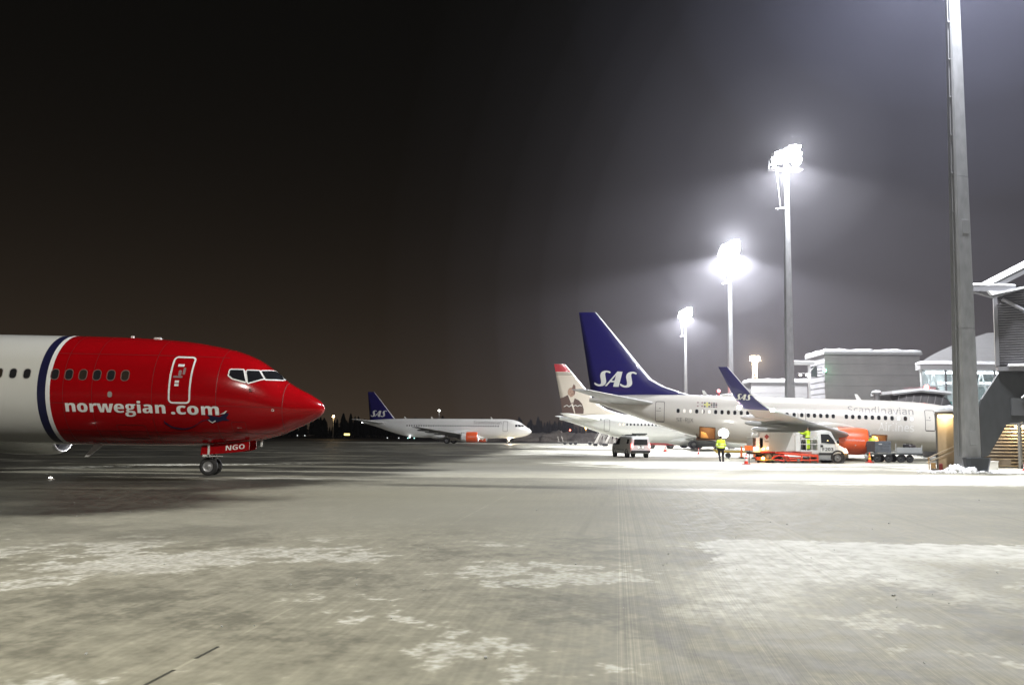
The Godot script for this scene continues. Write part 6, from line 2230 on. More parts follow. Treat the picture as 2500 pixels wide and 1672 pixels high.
func boarding_stairs():
	var labels := ["left of two mobile boarding stairs parked beyond the grey van", "right of two mobile boarding stairs, partly behind the grey van"]
	for k in 2:
		var t := thing("boarding_stairs", labels[k], "boarding stairs", Vector3(16.2 + 1.9 * k, 0, -146.0), deg_to_rad(-24.0), "mobile boarding stairs")
		var pale := mat("stairs_pale", Color(0.5, 0.48, 0.44), 0.5)
		for z in [-0.55, 0.55]:
			var g := Geo.new()
			g.slab(P([-1.0, 0.5, 0.5, 3.3, 0.95, 3.3, -0.5, 0.5]), Vector3(0, 0, z - 0.05), Vector3.RIGHT, Vector3.UP, Vector3(0, 0, 0.1))
			put("side_panel", g, pale, t)
		for n in 9:
			boxes("step", [[-0.65 + n * 0.16, 0.6 + n * 0.3, 0, 0.28, 0.05, 1.0]], mat("step_grey", Color(0.3, 0.3, 0.29), 0.6), t)
		var g := Geo.new()
		g.cyl(Vector3(0.75, 0.4, 0.4), Vector3(0.75, 3.0, 0.4), 0.05)
		g.cyl(Vector3(0.75, 0.4, -0.4), Vector3(0.75, 3.0, -0.4), 0.05)
		g.cyl(Vector3(-0.9, 1.3, 0.6), Vector3(0.7, 4.2, 0.6), 0.03)
		put("support", g, mat("stairs_pale", Color(0.5, 0.48, 0.44), 0.5), t)
		boxes("chassis", [[-0.1, 0.5, 0, 2.4, 0.16, 1.1]], mat("chassis_grey", Color(0.16, 0.15, 0.14), 0.6), t)
		for s in [-1.0, 1.0]:
			for x in [-0.9, 0.8]:
				road_wheel(t, Vector3(x, 0.26, 0.5 * s), 0.26, 0.16, s, "rim_dark")

func dollies():
	var xs := [12.7, 17.6]
	var labels := ["flat baggage dolly with raised tow posts at the far left of the row", "flat baggage dolly left of the boarding stairs"]
	for k in 2:
		var t := thing("baggage_dolly", labels[k], "dolly", Vector3(xs[k] - 0.5, 0, -166.0 + 3.0 * k), 0.0, "flat baggage dollies")
		boxes("deck", [[0, 0.62, 0, 3.0, 0.12, 1.4]], mat("dolly_grey", Color(0.2, 0.19, 0.17), 0.6), t)
		for s in [-1.0, 1.0]:
			for x in [-1.1, 0.1, 1.1]:
				road_wheel(t, Vector3(x, 0.3, 0.5 * s), 0.3, 0.2, s, "rim_dark")
		if k == 0:
			for x in [-1.5, -2.35]:
				var g := Geo.new()
				g.cyl(Vector3(x, 0.55, 0.5), Vector3(x - 0.3, 1.75, 0.5), 0.06)
				put("tow_post", g, mat("stairs_pale", Color(0.5, 0.48, 0.44), 0.5), t)
			boxes("tow_bar", [[-1.9, 0.6, 0.4, 1.0, 0.1, 0.15]], mat("dolly_grey", Color(0.2, 0.19, 0.17), 0.6), t)
# ---------- people ----------
# a body as one skin: tapered capsules joined by a smooth minimum and meshed as surface nets
func body_field(st: SurfaceTool, bones: Array, cell: float, blend: float, color_of: Callable, base: int) -> int:
	var lo := Vector3.ONE * 1e9
	var hi := -lo
	for b in bones:
		var r: float = maxf(b[2], b[3]) + cell * 3.0
		lo = lo.min(b[0] - Vector3.ONE * r).min(b[1] - Vector3.ONE * r)
		hi = hi.max(b[0] + Vector3.ONE * r).max(b[1] + Vector3.ONE * r)
	var n := Vector3i(((hi - lo) / cell).ceil()) + Vector3i.ONE
	var f := PackedFloat32Array()
	f.resize(n.x * n.y * n.z)
	f.fill(1.0)
	for b in bones:
		var a: Vector3 = b[0]
		var ab: Vector3 = b[1] - b[0]
		var l2 := maxf(ab.length_squared(), 1e-8)
		var r := maxf(b[2], b[3]) + cell * 3.0
		var i0 := Vector3i(((a.min(b[1]) - Vector3.ONE * r - lo) / cell).floor()).max(Vector3i.ZERO)
		var i1 := Vector3i(((a.max(b[1]) + Vector3.ONE * r - lo) / cell).ceil()).min(n - Vector3i.ONE)
		for z in range(i0.z, i1.z + 1):
			for y in range(i0.y, i1.y + 1):
				for x in range(i0.x, i1.x + 1):
					var p := lo + Vector3(x, y, z) * cell
					var t := clampf((p - a).dot(ab) / l2, 0.0, 1.0)
					var d := p.distance_to(a + ab * t) - lerpf(b[2], b[3], t)
					var k := (z * n.y + y) * n.x + x
					var o := f[k]
					var h := maxf(blend - absf(o - d), 0.0) / blend
					f[k] = minf(o, d) - h * h * blend * 0.25
	var at := {}
	var pts := PackedVector3Array()
	var sx := 1
	var sy := n.x
	var sz := n.x * n.y
	var corner := [0, sx, sy, sx + sy, sz, sz + sx, sz + sy, sz + sx + sy]
	var edges := [[0, 1], [2, 3], [4, 5], [6, 7], [0, 2], [1, 3], [4, 6], [5, 7], [0, 4], [1, 5], [2, 6], [3, 7]]
	for z in n.z - 1:
		for y in n.y - 1:
			for x in n.x - 1:
				var k := z * sz + y * sy + x
				var neg := 0
				for c in 8:
					if f[k + corner[c]] < 0.0:
						neg += 1
				if neg == 0 or neg == 8:
					continue
				var s := Vector3.ZERO
				var m := 0
				for e in edges:
					var va := f[k + corner[e[0]]]
					var vb := f[k + corner[e[1]]]
					if (va < 0.0) != (vb < 0.0):
						var t := va / (va - vb)
						var ca := Vector3(e[0] & 1, (e[0] >> 1) & 1, e[0] >> 2)
						var cb := Vector3(e[1] & 1, (e[1] >> 1) & 1, e[1] >> 2)
						s += ca.lerp(cb, t)
						m += 1
				at[k] = pts.size()
				pts.append(lo + (Vector3(x, y, z) + s / m) * cell)
	for p in pts:
		st.set_color(color_of.call(p))
		st.add_vertex(p)
	for z in range(1, n.z - 1):
		for y in range(1, n.y - 1):
			for x in range(1, n.x - 1):
				var k := z * sz + y * sy + x
				var inside := f[k] < 0.0
				for ax in [[sx, sy, sz], [sy, sz, sx], [sz, sx, sy]]:
					if (f[k + ax[0]] < 0.0) != inside:
						var q := [at.get(k - ax[1] - ax[2], -1), at.get(k - ax[2], -1), at.get(k, -1), at.get(k - ax[1], -1)]
						if q.min() < 0:
							continue
						if inside:
							q.reverse()
						for j in [0, 1, 2, 0, 2, 3]:
							st.add_index(base + q[j])
	return base + pts.size()

func hand_bones(wrist: Vector3, dir: Vector3, side: Vector3) -> Array:
	var out := [[wrist, wrist + dir * 0.075, 0.028, 0.036]]
	var nrm := dir.cross(side).normalized()
	for k in 4:
		var o := wrist + dir * 0.085 + side * (k - 1.5) * 0.02
		var l: float = [0.062, 0.072, 0.068, 0.052][k]
		var mid := o + dir * l * 0.55
		out.append([o, mid, 0.01, 0.009])
		out.append([mid, mid + (dir * 0.7 + nrm * 0.6).normalized() * l * 0.5, 0.009, 0.008])
	var th := wrist + dir * 0.03 - side * 0.03
	out.append([th, th + (dir * 0.7 - side * 0.7).normalized() * 0.05, 0.013, 0.01])
	return out

func person(label: String, at: Vector3, turn: float, j: Dictionary, color_of: Callable, tall := 1.0):
	var t := thing("person", label, "person", at, turn)
	t.scale = Vector3.ONE * tall
	var b := []
	var hip: Vector3 = j.hip
	var chest: Vector3 = j.chest
	var neck: Vector3 = j.neck
	var head: Vector3 = j.head
	b.append([hip, hip.lerp(chest, 0.5), 0.15, 0.15])
	b.append([hip.lerp(chest, 0.4), chest, 0.15, 0.165])
	for s in 2:
		var sh: Vector3 = j.shoulder[s]
		b.append([chest, sh, 0.15, 0.085])
		b.append([sh, j.elbow[s], 0.075, 0.06])
		b.append([j.elbow[s], j.wrist[s], 0.06, 0.045])
		b.append([hip + (j.knee[s] - hip) * Vector3(0.0, 0.0, 0.0) + j.hipo[s], j.knee[s], 0.105, 0.078])
		b.append([hip, hip + j.hipo[s] * Vector3(1, 0, 1), 0.14, 0.12])
		b[-2][0] = hip + j.hipo[s]
		b.append([j.knee[s], j.ankle[s], 0.074, 0.056])
		b.append([j.ankle[s] + Vector3(0, -0.03, 0), j.toe[s], 0.055, 0.042])
	b.append([chest, neck, 0.1, 0.062])
	var st := SurfaceTool.new()
	st.begin(Mesh.PRIMITIVE_TRIANGLES)
	var base := body_field(st, b, 0.024, 0.07, color_of, 0)
	# head with brow, nose, jaw and ears on a finer grid
	var fw: Vector3 = j.face
	var rt := fw.cross(Vector3.UP).normalized()
	var hb := [[neck - Vector3(0, 0.06, 0), head - Vector3(0, 0.06, 0), 0.056, 0.06], [head + Vector3(0, 0.03, 0) - fw * 0.015, head - Vector3(0, 0.02, 0), 0.098, 0.085], [head - Vector3(0, 0.03, 0) + fw * 0.02, head - Vector3(0, 0.09, 0) + fw * 0.05, 0.07, 0.042], [head + fw * 0.1 - Vector3(0, 0.0, 0), head + fw * 0.112 - Vector3(0, 0.035, 0), 0.012, 0.017]]
	for s in [-1.0, 1.0]:
		hb.append([head + rt * s * 0.085 + Vector3(0, 0.01, 0), head + rt * s * 0.09 - Vector3(0, 0.03, 0), 0.018, 0.013])
		hb.append([head + rt * s * 0.035 + fw * 0.085 + Vector3(0, 0.022, 0), head + rt * s * 0.05 + fw * 0.075 + Vector3(0, 0.02, 0), 0.014, 0.012])
	hb.append([head + fw * 0.092 - rt * 0.022 - Vector3(0, 0.062, 0), head + fw * 0.092 + rt * 0.022 - Vector3(0, 0.062, 0), 0.01, 0.01])
	base = body_field(st, hb, 0.011, 0.02, color_of, base)
	for s in 2:
		var d: Vector3 = j.hand[s]
		var sd := d.cross(fw).normalized()
		if sd.length() < 0.5:
			sd = rt
		base = body_field(st, hand_bones(j.wrist[s], d, sd), 0.0075, 0.012, color_of, base)
	st.generate_normals()
	var m := mat("clothes", Color.WHITE, 0.8)
	m.vertex_color_use_as_albedo = true
	put("body", st.commit(), m, t)
	return t

func people():
	var yellow := Color(0.62, 0.85, 0.04)
	var band := Color(0.62, 0.64, 0.6)
	var black := Color(0.012, 0.012, 0.016)
	var skin := Color(0.42, 0.26, 0.19)
	# walking away from the viewer towards the lit lamp
	var j := {
		"hip": Vector3(0, 0.96, 0), "chest": Vector3(0, 1.3, -0.04), "neck": Vector3(0, 1.5, -0.06), "head": Vector3(0, 1.66, -0.08), "face": Vector3(0, -0.1, -1).normalized(),
		"shoulder": [Vector3(-0.19, 1.4, -0.04), Vector3(0.19, 1.4, -0.04)], "elbow": [Vector3(-0.27, 1.13, 0.02), Vector3(0.28, 1.13, -0.02)], "wrist": [Vector3(-0.22, 0.92, -0.12), Vector3(0.24, 0.94, -0.18)],
		"hand": [Vector3(0.1, -0.85, -0.4).normalized(), Vector3(-0.1, -0.8, -0.5).normalized()], "hipo": [Vector3(-0.1, -0.06, 0), Vector3(0.1, -0.06, 0)],
		"knee": [Vector3(-0.12, 0.52, -0.06), Vector3(0.13, 0.51, -0.12)], "ankle": [Vector3(-0.05, 0.13, 0.2), Vector3(0.14, 0.085, -0.16)], "toe": [Vector3(-0.04, 0.045, 0.05), Vector3(0.16, 0.045, -0.34)],
	}
	j.chest.x = 0.01
	var walker = person("person in yellow high visibility jacket and black trousers walking away from the viewer", Vector3(14.3, 0, -54.6), deg_to_rad(-16.0), j, func(p: Vector3):
		if p.y > 1.72 or (p.y > 1.6 and p.z > -0.08):
			return black
		if p.y > 1.53:
			return skin
		if p.y > 0.93 and absf(p.x) < 0.55 and not (absf(p.x) > 0.16 and p.y < 0.95):
			return band if (p.y > 1.02 and p.y < 1.075) or (p.y > 1.2 and p.y < 1.24) else yellow
		return black, 1.0)
	walker.name = "person"
	# standing on the fuel truck's platform, arms up to the wing
	j = {
		"hip": Vector3(0, 0.95, 0), "chest": Vector3(0.03, 1.3, -0.02), "neck": Vector3(0.05, 1.5, -0.03), "head": Vector3(0.05, 1.66, -0.05), "face": Vector3(-0.75, 0.25, -0.6).normalized(),
		"shoulder": [Vector3(-0.13, 1.4, 0.06), Vector3(0.17, 1.4, -0.08)], "elbow": [Vector3(-0.36, 1.28, -0.06), Vector3(-0.02, 1.22, -0.3)], "wrist": [Vector3(-0.52, 1.36, -0.2), Vector3(-0.28, 1.3, -0.38)],
		"hand": [Vector3(-0.8, 0.4, -0.4).normalized(), Vector3(-0.9, 0.2, -0.2).normalized()], "hipo": [Vector3(-0.08, -0.06, 0.04), Vector3(0.09, -0.06, -0.04)],
		"knee": [Vector3(-0.07, 0.5, 0.05), Vector3(0.11, 0.5, -0.02)], "ankle": [Vector3(-0.06, 0.085, 0.06), Vector3(0.12, 0.085, -0.03)], "toe": [Vector3(-0.2, 0.045, 0.02), Vector3(-0.02, 0.045, -0.1)],
	}
	person("person in full yellow work clothes standing on the fuel truck's platform", Vector3(19.92, 0.85, -53.75), 0.0, j, func(p: Vector3):
		if p.y > 1.7 or (p.y > 1.62 and p.x > 0.06):
			return black
		if p.y > 1.53:
			return skin
		if p.y > 0.9 and p.y < 0.98 and absf(p.x) < 0.3:
			return black
		if p.y < 0.1:
			return black
		return band if (p.y > 0.42 and p.y < 0.47) or (p.y > 1.1 and p.y < 1.14) else yellow, 0.86)
	# loader bending at the front cargo door
	j = {
		"hip": Vector3(0.1, 0.9, 0), "chest": Vector3(-0.12, 1.15, -0.05), "neck": Vector3(-0.24, 1.3, -0.08), "head": Vector3(-0.3, 1.42, -0.1), "face": Vector3(-0.85, -0.35, -0.3).normalized(),
		"shoulder": [Vector3(-0.2, 1.2, 0.14), Vector3(-0.14, 1.2, -0.24)], "elbow": [Vector3(-0.42, 1.02, 0.16), Vector3(-0.4, 1.0, -0.26)], "wrist": [Vector3(-0.55, 0.85, 0.06), Vector3(-0.55, 0.84, -0.18)],
		"hand": [Vector3(-0.5, -0.8, -0.1).normalized(), Vector3(-0.5, -0.8, 0.1).normalized()], "hipo": [Vector3(0.0, -0.06, 0.1), Vector3(0.0, -0.06, -0.1)],
		"knee": [Vector3(-0.02, 0.48, 0.12), Vector3(0.06, 0.48, -0.12)], "ankle": [Vector3(0.1, 0.085, 0.12), Vector3(0.2, 0.085, -0.12)], "toe": [Vector3(-0.06, 0.045, 0.13), Vector3(0.04, 0.045, -0.13)],
	}
	person("person in a yellow vest bending behind the dark baggage cart at the cargo door", Vector3(26.6, 0.35, -58.6), 0.3, j, func(p: Vector3):
		if p.y > 1.46:
			return black
		if p.y > 1.34 and p.x < -0.2:
			return skin
		if p.y > 0.86 and p.x > -0.4:
			return band if p.y > 1.0 and p.y < 1.05 else yellow
		return black, 1.0)
# ---------- small things ----------
func traffic_cone(at: Vector3, tall: float, label: String, lit := false):
	var t := thing("traffic_cone", label, "traffic cone", at, 0.3, "traffic cones round the parked plane")
	var red := mat("cone_red", Color(0.75, 0.05, 0.025), 0.5)
	var s := tall
	var g := Geo.new()
	g.box(Vector3(0, 0.025, 0), Vector3(0.5 * s + 0.06, 0.05, 0.5 * s + 0.06), Basis.IDENTITY, 0.015)
	put("base", g, mat("cone_base", Color(0.4, 0.03, 0.02), 0.6), t)
	var r := func(y: float): return lerpf(0.19, 0.04, y) * s
	var cuts := [0.05, 0.32, 0.52, 0.66, 0.84, 1.0]
	for k in 5:
		g = Geo.new()
		g.lathe(Vector3.ZERO, Vector3.UP, [[cuts[k] * s, r.call(cuts[k])], [cuts[k + 1] * s, r.call(cuts[k + 1])]] + ([[s, 0.0]] if k == 4 else []), 20)
		put("white_band" if k % 2 else "red_band", g, (mat("cone_amber", Color(0.85, 0.55, 0.06), 0.5) if lit else mat("cone_white", Color(0.72, 0.7, 0.68), 0.5)) if k % 2 else red, t)

func small_things():
	traffic_cone(Vector3(14.55, 0, -49.6), 0.66, "largest red and white cone, at the tail of the fuel truck")
	traffic_cone(Vector3(24.75, 0, -55.3), 0.72, "red and yellow cone in front of the dark baggage cart", true)
	traffic_cone(Vector3(18.6, 0, -79.5), 0.62, "all red looking cone left of the walking person")
	traffic_cone(Vector3(17.9, 0, -93.0), 0.8, "faint red and white cone between the van and the far wheel")
	traffic_cone(Vector3(27.55, 0, -43.0), 0.4, "half hidden cone at the right edge of the picture")
	# round work lamp on a stand
	var t := thing("work_lamp", "glowing white balloon lamp on a stand above the walking person", "work lamp", Vector3(16.35, 0, -61.6))
	var g := Geo.new()
	g.ball(Vector3(0, 1.98, 0), Vector3(0.39, 0.37, 0.39), 28, 18)
	put("balloon_lamp", g, glow("balloon_lamp", Color(1.0, 1.0, 0.98), 6.0), t)
	omni(Vector3(0.1, 2.0, 0.75), Color(1.0, 0.99, 0.96), 14.0, 0.4, t)
	g = Geo.new()
	g.cyl(Vector3(0, 0.3, 0), Vector3(0, 1.56, 0), 0.03)
	for a in 3:
		g.cyl(Vector3(0, 0.5, 0), Vector3(cos(a * TAU / 3.0) * 0.45, 0.0, sin(a * TAU / 3.0) * 0.45), 0.02)
	put("stand", g, mat("plastic_black", Color(0.02, 0.02, 0.02), 0.6), t)
	# yellow tow bar and orange posts under the wing
	t = thing("tow_bar", "yellow tow bar lying under the wing left of the fuel truck", "tow bar", Vector3(18.6, 0, -66.5), 0.05)
	g = Geo.new()
	g.cyl(Vector3(-1.5, 0.5, 0), Vector3(3.4, 0.5, 0), 0.1, 0.1, 12)
	put("bar", g, mat("tow_yellow", Color(0.5, 0.36, 0.08), 0.5), t)
	g = Geo.new()
	g.slab(P([-1.9, 0.72, -1.4, 0.6, -1.4, 0.4, -1.55, 0.35]), Vector3(0, 0, -0.1), Vector3.RIGHT, Vector3.UP, Vector3(0, 0, 0.2))
	put("head", g, mat("tow_yellow", Color(0.5, 0.36, 0.08), 0.5), t)
	for x in [-0.6, 2.6]:
		g = Geo.new()
		g.cyl(Vector3(x, 0.2, -0.15), Vector3(x, 0.2, 0.15), 0.2, 0.2, 16)
		g.cyl(Vector3(x, 0.2, 0), Vector3(x, 0.5, 0), 0.05)
		put("wheel", g, mat("tyre_black", Color(0.022, 0.022, 0.023), 0.8), t)
	var labels := ["thin orange marker post standing behind the yellow tow bar", "wider orange marker post at the right end of the yellow tow bar", "red and white marker post with a sign board at the truck's tail"]
	var where := [Vector3(18.95, 0, -65.9), Vector3(19.9, 0, -65.4), Vector3(15.05, 0, -50.6)]
	for k in 3:
		t = thing("marker_post", labels[k], "marker post", where[k])
		g = Geo.new()
		if k < 2:
			g.cyl(Vector3(0, 0, 0), Vector3(0, 0.95 + 0.2 * k, 0), 0.1 + 0.04 * k, 0.07 + 0.03 * k, 14)
			put("post", g, mat("post_orange", Color(0.8, 0.16, 0.03), 0.5), t)
			g = Geo.new()
			g.box(Vector3(0, 0.04, 0), Vector3(0.4, 0.08, 0.4), Basis.IDENTITY, 0.02)
			put("foot", g, mat("tyre_black", Color(0.022, 0.022, 0.023), 0.8), t)
		else:
			g.cyl(Vector3(0, 0, 0), Vector3(0, 1.15, 0), 0.02)
			put("post", g, mat("plastic_black", Color(0.02, 0.02, 0.02), 0.6), t)
			g = Geo.new()
			g.box(Vector3(-0.05, 1.0, 0), Vector3(0.5, 0.3, 0.04), Basis.IDENTITY, 0.01)
			put("board", g, mat("post_orange", Color(0.8, 0.16, 0.03), 0.5), t)
	# chocks by the nose wheel of the parked plane, crumbs of ice on the apron
	g = Geo.new()
	var r := RandomNumberGenerator.new()
	r.seed = 5
	var st := g
	for k in 110:
		var z := r.randf_range(4.5, 22.0)
		var x := r.randf_range(-0.62, 0.66) * z
		var s := r.randf_range(0.004, 0.013) * (1.0 if k % 9 else 2.0)
		st.box(Vector3(x, s * 0.3, -z), Vector3(s * 1.6, s * 0.8, s), Basis(Vector3.UP, r.randf() * 3.0) * Basis(Vector3.BACK, r.randf() * 0.6))
	var o := put("ice_crumbs", g, mat("crumb_grey", Color(0.3, 0.3, 0.28), 0.8), self)
	o.set_meta("kind", "stuff")
	o.set_meta("label", "small crumbs of ice and grit scattered over the near apron")
	g = Geo.new()
	for k in 160:
		var a := r.randf_range(0.0, 1.0)
		var x := lerpf(20.6, 28.0, a) + r.randfn(0.0, 0.5)
		var z := 39.2 - (x - 22.0) * -0.12 + r.randfn(0.0, 0.35)
		var s := absf(r.randfn(0.05, 0.05)) + 0.02
		g.box(Vector3(x, s * 0.25, -z), Vector3(s * 1.5, s, s * 1.2), Basis(Vector3.UP, r.randf() * 3.0) * Basis(Vector3.BACK, r.randf()), s * 0.2)
	o = put("snow_lumps", g, snow_mat(), self)
	o.set_meta("kind", "stuff")
	o.set_meta("label", "crumbled lumps of ploughed snow along the foot of the nearest mast")
	# two little lit marks on the asphalt at left
	t = thing("ground_light", "single white inset light on the dark asphalt under the red nosed plane", "ground light", Vector3(-15.6, 0, -27.2))
	g = Geo.new()
	g.cyl(Vector3(0, 0, 0), Vector3(0, 0.05, 0), 0.11, 0.09, 16)
	put("housing", g, mat("valve_grey", Color(0.3, 0.28, 0.25), 0.5, 0.4), t)
	g = Geo.new()
	g.ball(Vector3(0, 0.06, 0.03), Vector3(0.05, 0.03, 0.05), 10, 8)
	put("lamp", g, glow("ground_lamp", Color(1.0, 0.95, 0.88), 12.0), t)

func lamp_post(called: String, label: String, at: Vector3, tall: float, size: Vector3, key: String, c: Color, e: float, light := 0.0, group := ""):
	var t := thing(called, label, "light", at, 0.0, group)
	var g := Geo.new()
	g.cyl(Vector3.ZERO, Vector3(0, tall - size.y * 0.5, 0), maxf(size.x * 0.2, 0.05))
	put("post", g, mat("far_post", Color(0.06, 0.06, 0.06), 0.7), t)
	g = Geo.new()
	g.ball(Vector3(0, tall, 0), size * 0.5, 12, 8)
	put("lamp", g, glow(key, c, e), t)
	if light > 0.0:
		omni(Vector3(0, tall - size.y * 0.2, size.z + 0.3), c, light, size.x * 0.3, t)

func far_things():
	# lattice mast with a warm lamp behind the small building
	var t := thing("lattice_mast", "pale lattice mast with a warm yellow lamp behind the small building", "light mast", Vector3(48.9, 0, -160.0))
	var pale := mat("lattice_pale", Color(0.5, 0.48, 0.44), 0.5)
	var g := Geo.new()
	for x in [-0.36, 0.36]:
		for z in [-0.36, 0.36]:
			g.cyl(Vector3(x, 0, z), Vector3(x, 17.2, z), 0.07, 0.06, 6)
	put("legs", g, pale, t)
	g = Geo.new()
	for k in 24:
		var y := 0.4 + k * 0.7
		var s := 1.0 if k % 2 else -1.0
		for z in [-0.36, 0.36]:
			g.cyl(Vector3(-0.36 * s, y, z), Vector3(0.36 * s, y + 0.7, z), 0.035, 0.035, 5)
			g.cyl(Vector3(z, y, -0.36 * s), Vector3(z, y + 0.7, 0.36 * s), 0.035, 0.035, 5)
	put("bracing", g, pale, t)
	g = Geo.new()
	g.box(Vector3(0, 17.3, 0), Vector3(2.0, 0.14, 1.0))
	put("platform", g, pale, t)
	g = Geo.new()
	for x in [-0.65, 0.0, 0.65]:
		g.box(Vector3(x - 0.1, 17.85, 0.3), Vector3(0.6, 0.7, 0.3), Basis(Vector3.RIGHT, 0.4), 0.05)
	put("floodlight", g, glow("flood_warm", Color(1.0, 0.78, 0.48), 40.0), t)
	omni(Vector3(-0.1, 17.3, 1.3), Color(1.0, 0.76, 0.46), 420.0, 0.4, t)
	lamp_post("beacon_post", "red obstruction light seen just above the long plane's roof", Vector3(31.2, 0, -120.0), 8.7, Vector3(0.5, 0.45, 0.4), "obstruction_red", Color(1.0, 0.04, 0.05), 10.0, 9.0)
	lamp_post("street_lamp", "warm lamp on the horizon right of the red nose", Vector3(-67.0, 0, -300.0), 8.6, Vector3(0.9, 0.9, 0.7), "lamp_warm", Color(1.0, 0.66, 0.3), 10.0, 40.0)
	t = thing("airfield_sign", "small lit yellow airfield sign low on the horizon at left", "sign", Vector3(-61.8, 0, -300.0))
	g = Geo.new()
	g.box(Vector3(0, 1.9, 0), Vector3(2.1, 0.75, 0.25), Basis.IDENTITY, 0.05)
	put("lit_sign_face", g, glow("sign_yellow", Color(1.0, 0.82, 0.25), 2.2), t)
	g = Geo.new()
	for x in [-0.8, 0.8]:
		g.cyl(Vector3(x, 0, 0), Vector3(x, 1.6, 0), 0.05)
	put("legs", g, mat("far_post", Color(0.06, 0.06, 0.06), 0.7), t)
	var edge := [[-80.4, 0], [-77.6, 0], [-46.6, 0], [-42.3, 0], [-38.9, 1], [-36.5, 1]]
	var names := ["first pale edge light from the left under the red nose", "second pale edge light from the left under the red nose", "left pale edge light under the taxiing plane's tail", "second pale edge light under the taxiing plane's tail", "third edge light under the taxiing plane, greenish", "fourth edge light under the taxiing plane, greenish, nearest its engine"]
	for k in edge.size():
		lamp_post("edge_light", names[k], Vector3(edge[k][0], 0, -300.0), 1.35 if k < 2 else 0.75, Vector3(0.42, 0.42, 0.4), "edge_%d" % edge[k][1], Color(0.45, 0.95, 0.85) if edge[k][1] else Color(0.8, 0.85, 0.85), 2.6 if edge[k][1] else 1.1, 0.0, "low edge lights of the taxiway")
	lamp_post("street_lamp", "red point of light above the snow bank right of the taxiing plane", Vector3(19.2, 0, -262.0), 3.9, Vector3(0.5, 0.5, 0.4), "far_red", Color(1.0, 0.12, 0.08), 9.0, 3.0)
	lamp_post("street_lamp", "orange lamp left of the bright orange pair over the snow bank", Vector3(24.4, 0, -262.0), 4.6, Vector3(0.6, 0.9, 0.4), "far_orange", Color(1.0, 0.5, 0.12), 5.0, 14.0)
	lamp_post("street_lamp", "upper orange lamp of the bright pair beyond the snow bank", Vector3(31.3, 0, -262.0), 5.6, Vector3(0.6, 0.7, 0.4), "far_orange_b", Color(1.0, 0.42, 0.12), 12.0, 36.0)
	lamp_post("street_lamp", "lower orange lamp of the bright pair beyond the snow bank", Vector3(29.8, 0, -262.0), 3.6, Vector3(0.5, 0.8, 0.4), "far_orange_b", Color(1.0, 0.42, 0.12), 12.0, 30.0)
	lamp_post("street_lamp", "small white lamp standing up behind the taxiing plane's roof", Vector3(-20.0, 0, -220.0), 8.6, Vector3(0.6, 0.45, 0.4), "far_white", Color(1.0, 0.97, 0.9), 12.0, 8.0)
	# ploughed snow banks and concrete barriers beyond the stand
	var sm := dirty("old_snow", Color(0.36, 0.32, 0.28), 0.9, 0.03, 0.3, 0.15)
	for q in [[7.0, -255.0, 9.0, 2.6], [15.5, -252.0, 8.0, 3.0], [23.5, -250.0, 7.0, 2.7], [-2.0, -262.0, 9.0, 1.7], [30.0, -258.0, 6.0, 1.4], [-10.0, -270.0, 9.0, 1.2]]:
		var o := heap("snow_bank", Vector3(q[0], 0, q[1]), Vector3(q[2], q[3], 5.0), int(q[0]) + 60, sm, self, 0.3, 12, 36)
		o.set_meta("kind", "structure")
	g = Geo.new()
	var pr := PackedVector3Array()
	g.slab(P([-0.35, 0.0, 0.35, 0.0, 0.3, 0.25, 0.14, 0.45, 0.11, 1.1, -0.11, 1.1, -0.14, 0.45, -0.3, 0.25]), Vector3(-1.05, 0, 0), Vector3(0, 0, 1), Vector3.UP, Vector3(2.1, 0, 0))
	var bm := g.done()
	for k in 6:
		t = thing("concrete_barrier", ["leftmost", "second from left", "third from left", "third from right", "second from right", "rightmost"][k] + " of the pale concrete barriers in the far row behind the stairs", "barrier", Vector3(26.0 + k * 3.1, 0, -232.0), 0.0, "row of concrete barriers behind the stand")
		put("block", bm, mat("barrier_pale", Color(0.42, 0.39, 0.34), 0.8), t)
	# dark wood on the horizon
	var n := 1300
	var mm := MultiMesh.new()
	mm.transform_format = MultiMesh.TRANSFORM_3D
	g = Geo.new()
	for k in 4:
		g.lathe(Vector3.ZERO, Vector3.UP, [[0.1 + k * 0.2, 0.24 - k * 0.05], [0.42 + k * 0.2, 0.02]], 7)
	g.cyl(Vector3.ZERO, Vector3(0, 0.3, 0), 0.03, 0.02, 5)
	mm.mesh = g.done()
	mm.instance_count = n
	var r := RandomNumberGenerator.new()
	r.seed = 21
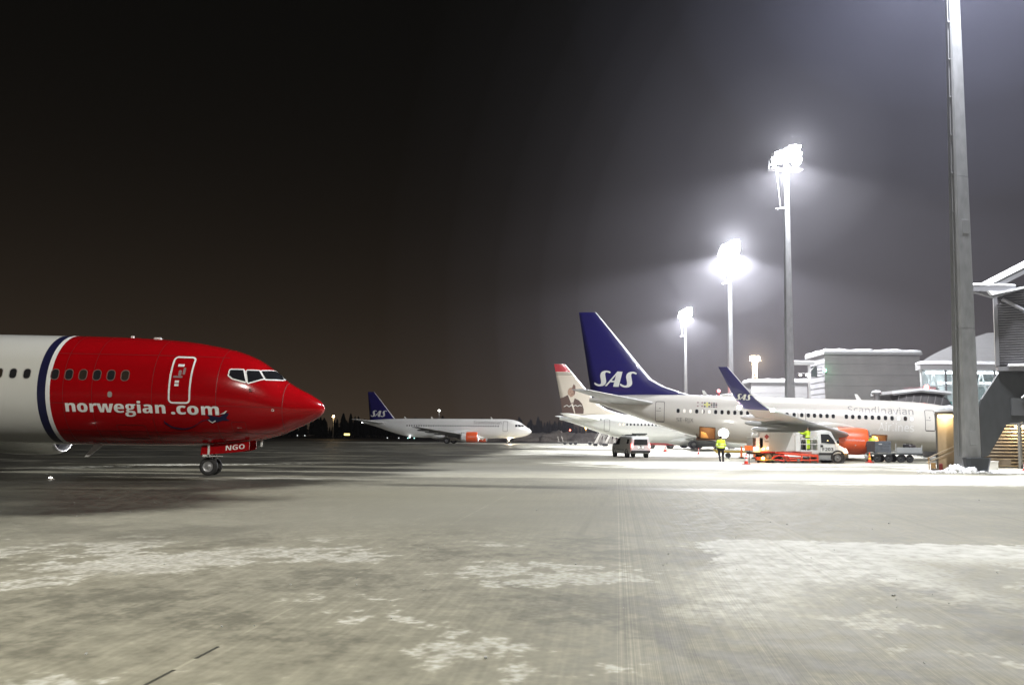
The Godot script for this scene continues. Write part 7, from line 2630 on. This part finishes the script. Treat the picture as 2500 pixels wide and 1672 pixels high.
	for k in n:
		var x := r.randf_range(-620.0, 480.0)
		var tall := r.randf_range(8.0, 14.0) + 4.5 * absf(r.randfn(0.0, 0.6))
		mm.set_instance_transform(k, Transform3D(Basis(Vector3.UP, r.randf() * TAU).scaled(Vector3(tall * r.randf_range(0.8, 1.5), tall, tall * 1.1)), Vector3(x, 0, -640.0 - r.randf() * 90.0)))
	var wood := MultiMeshInstance3D.new()
	wood.multimesh = mm
	wood.material_override = mat("far_wood", Color(0.012, 0.014, 0.012), 0.9)
	wood.name = "distant_wood"
	wood.set_meta("kind", "stuff")
	wood.set_meta("label", "dark spruce wood along the horizon")
	add_child(wood)

# ---------- freezing mist that hangs over the stands at right, thicker towards its middle ----------
func mist():
	for k in 5:
		var f := k / 4.0
		var v := FogVolume.new()
		v.name = numbered("mist")
		v.shape = RenderingServer.FOG_VOLUME_SHAPE_ELLIPSOID
		v.size = Vector3(lerpf(60.0, 190.0, f), lerpf(75.0, 150.0, f), lerpf(190.0, 300.0, f))
		v.position = Vector3(lerpf(40.0, 80.0, f), lerpf(24.0, 14.0, f), -110)
		var m := FogMaterial.new()
		m.density = lerpf(0.0002, 0.00006, f)
		m.albedo = Color(0.94, 0.93, 0.985)
		v.material = m
		v.set_meta("kind", "stuff")
		v.set_meta("label", "thin freezing mist lit by the tall lamps")
		add_child(v)
	# fog balls added round the lamp heads to imitate their glare
	for q in [[28.3, 30.3, -81.0, 20.0], [28.3, 30.3, -81.0, 10.0], [33.3, 30.3, -121.0, 20.0], [33.3, 30.3, -121.0, 10.0], [40.4, 30.3, -185.0, 16.0], [48.8, 17.6, -159.5, 9.0], [23.0, 30.5, -40.0, 22.0], [24.5, 31.0, -40.0, 33.0], [26.0, 31.0, -40.0, 48.0]]:
		var v := FogVolume.new()
		v.name = numbered("lamp_mist")
		v.shape = RenderingServer.FOG_VOLUME_SHAPE_ELLIPSOID
		v.size = Vector3.ONE * q[3]
		v.position = Vector3(q[0], q[1], q[2])
		var m := FogMaterial.new()
		m.density = 0.00055 if q[0] > 27.0 else (0.0004 if q[3] < 40.0 else 0.00013)
		m.albedo = Color(0.95, 0.95, 0.98) if q[0] > 27.0 else Color(0.8, 0.83, 1.0)
		v.material = m
		v.set_meta("kind", "stuff")
		v.set_meta("label", "added fog that imitates the glare round a lit lamp head")
		add_child(v)
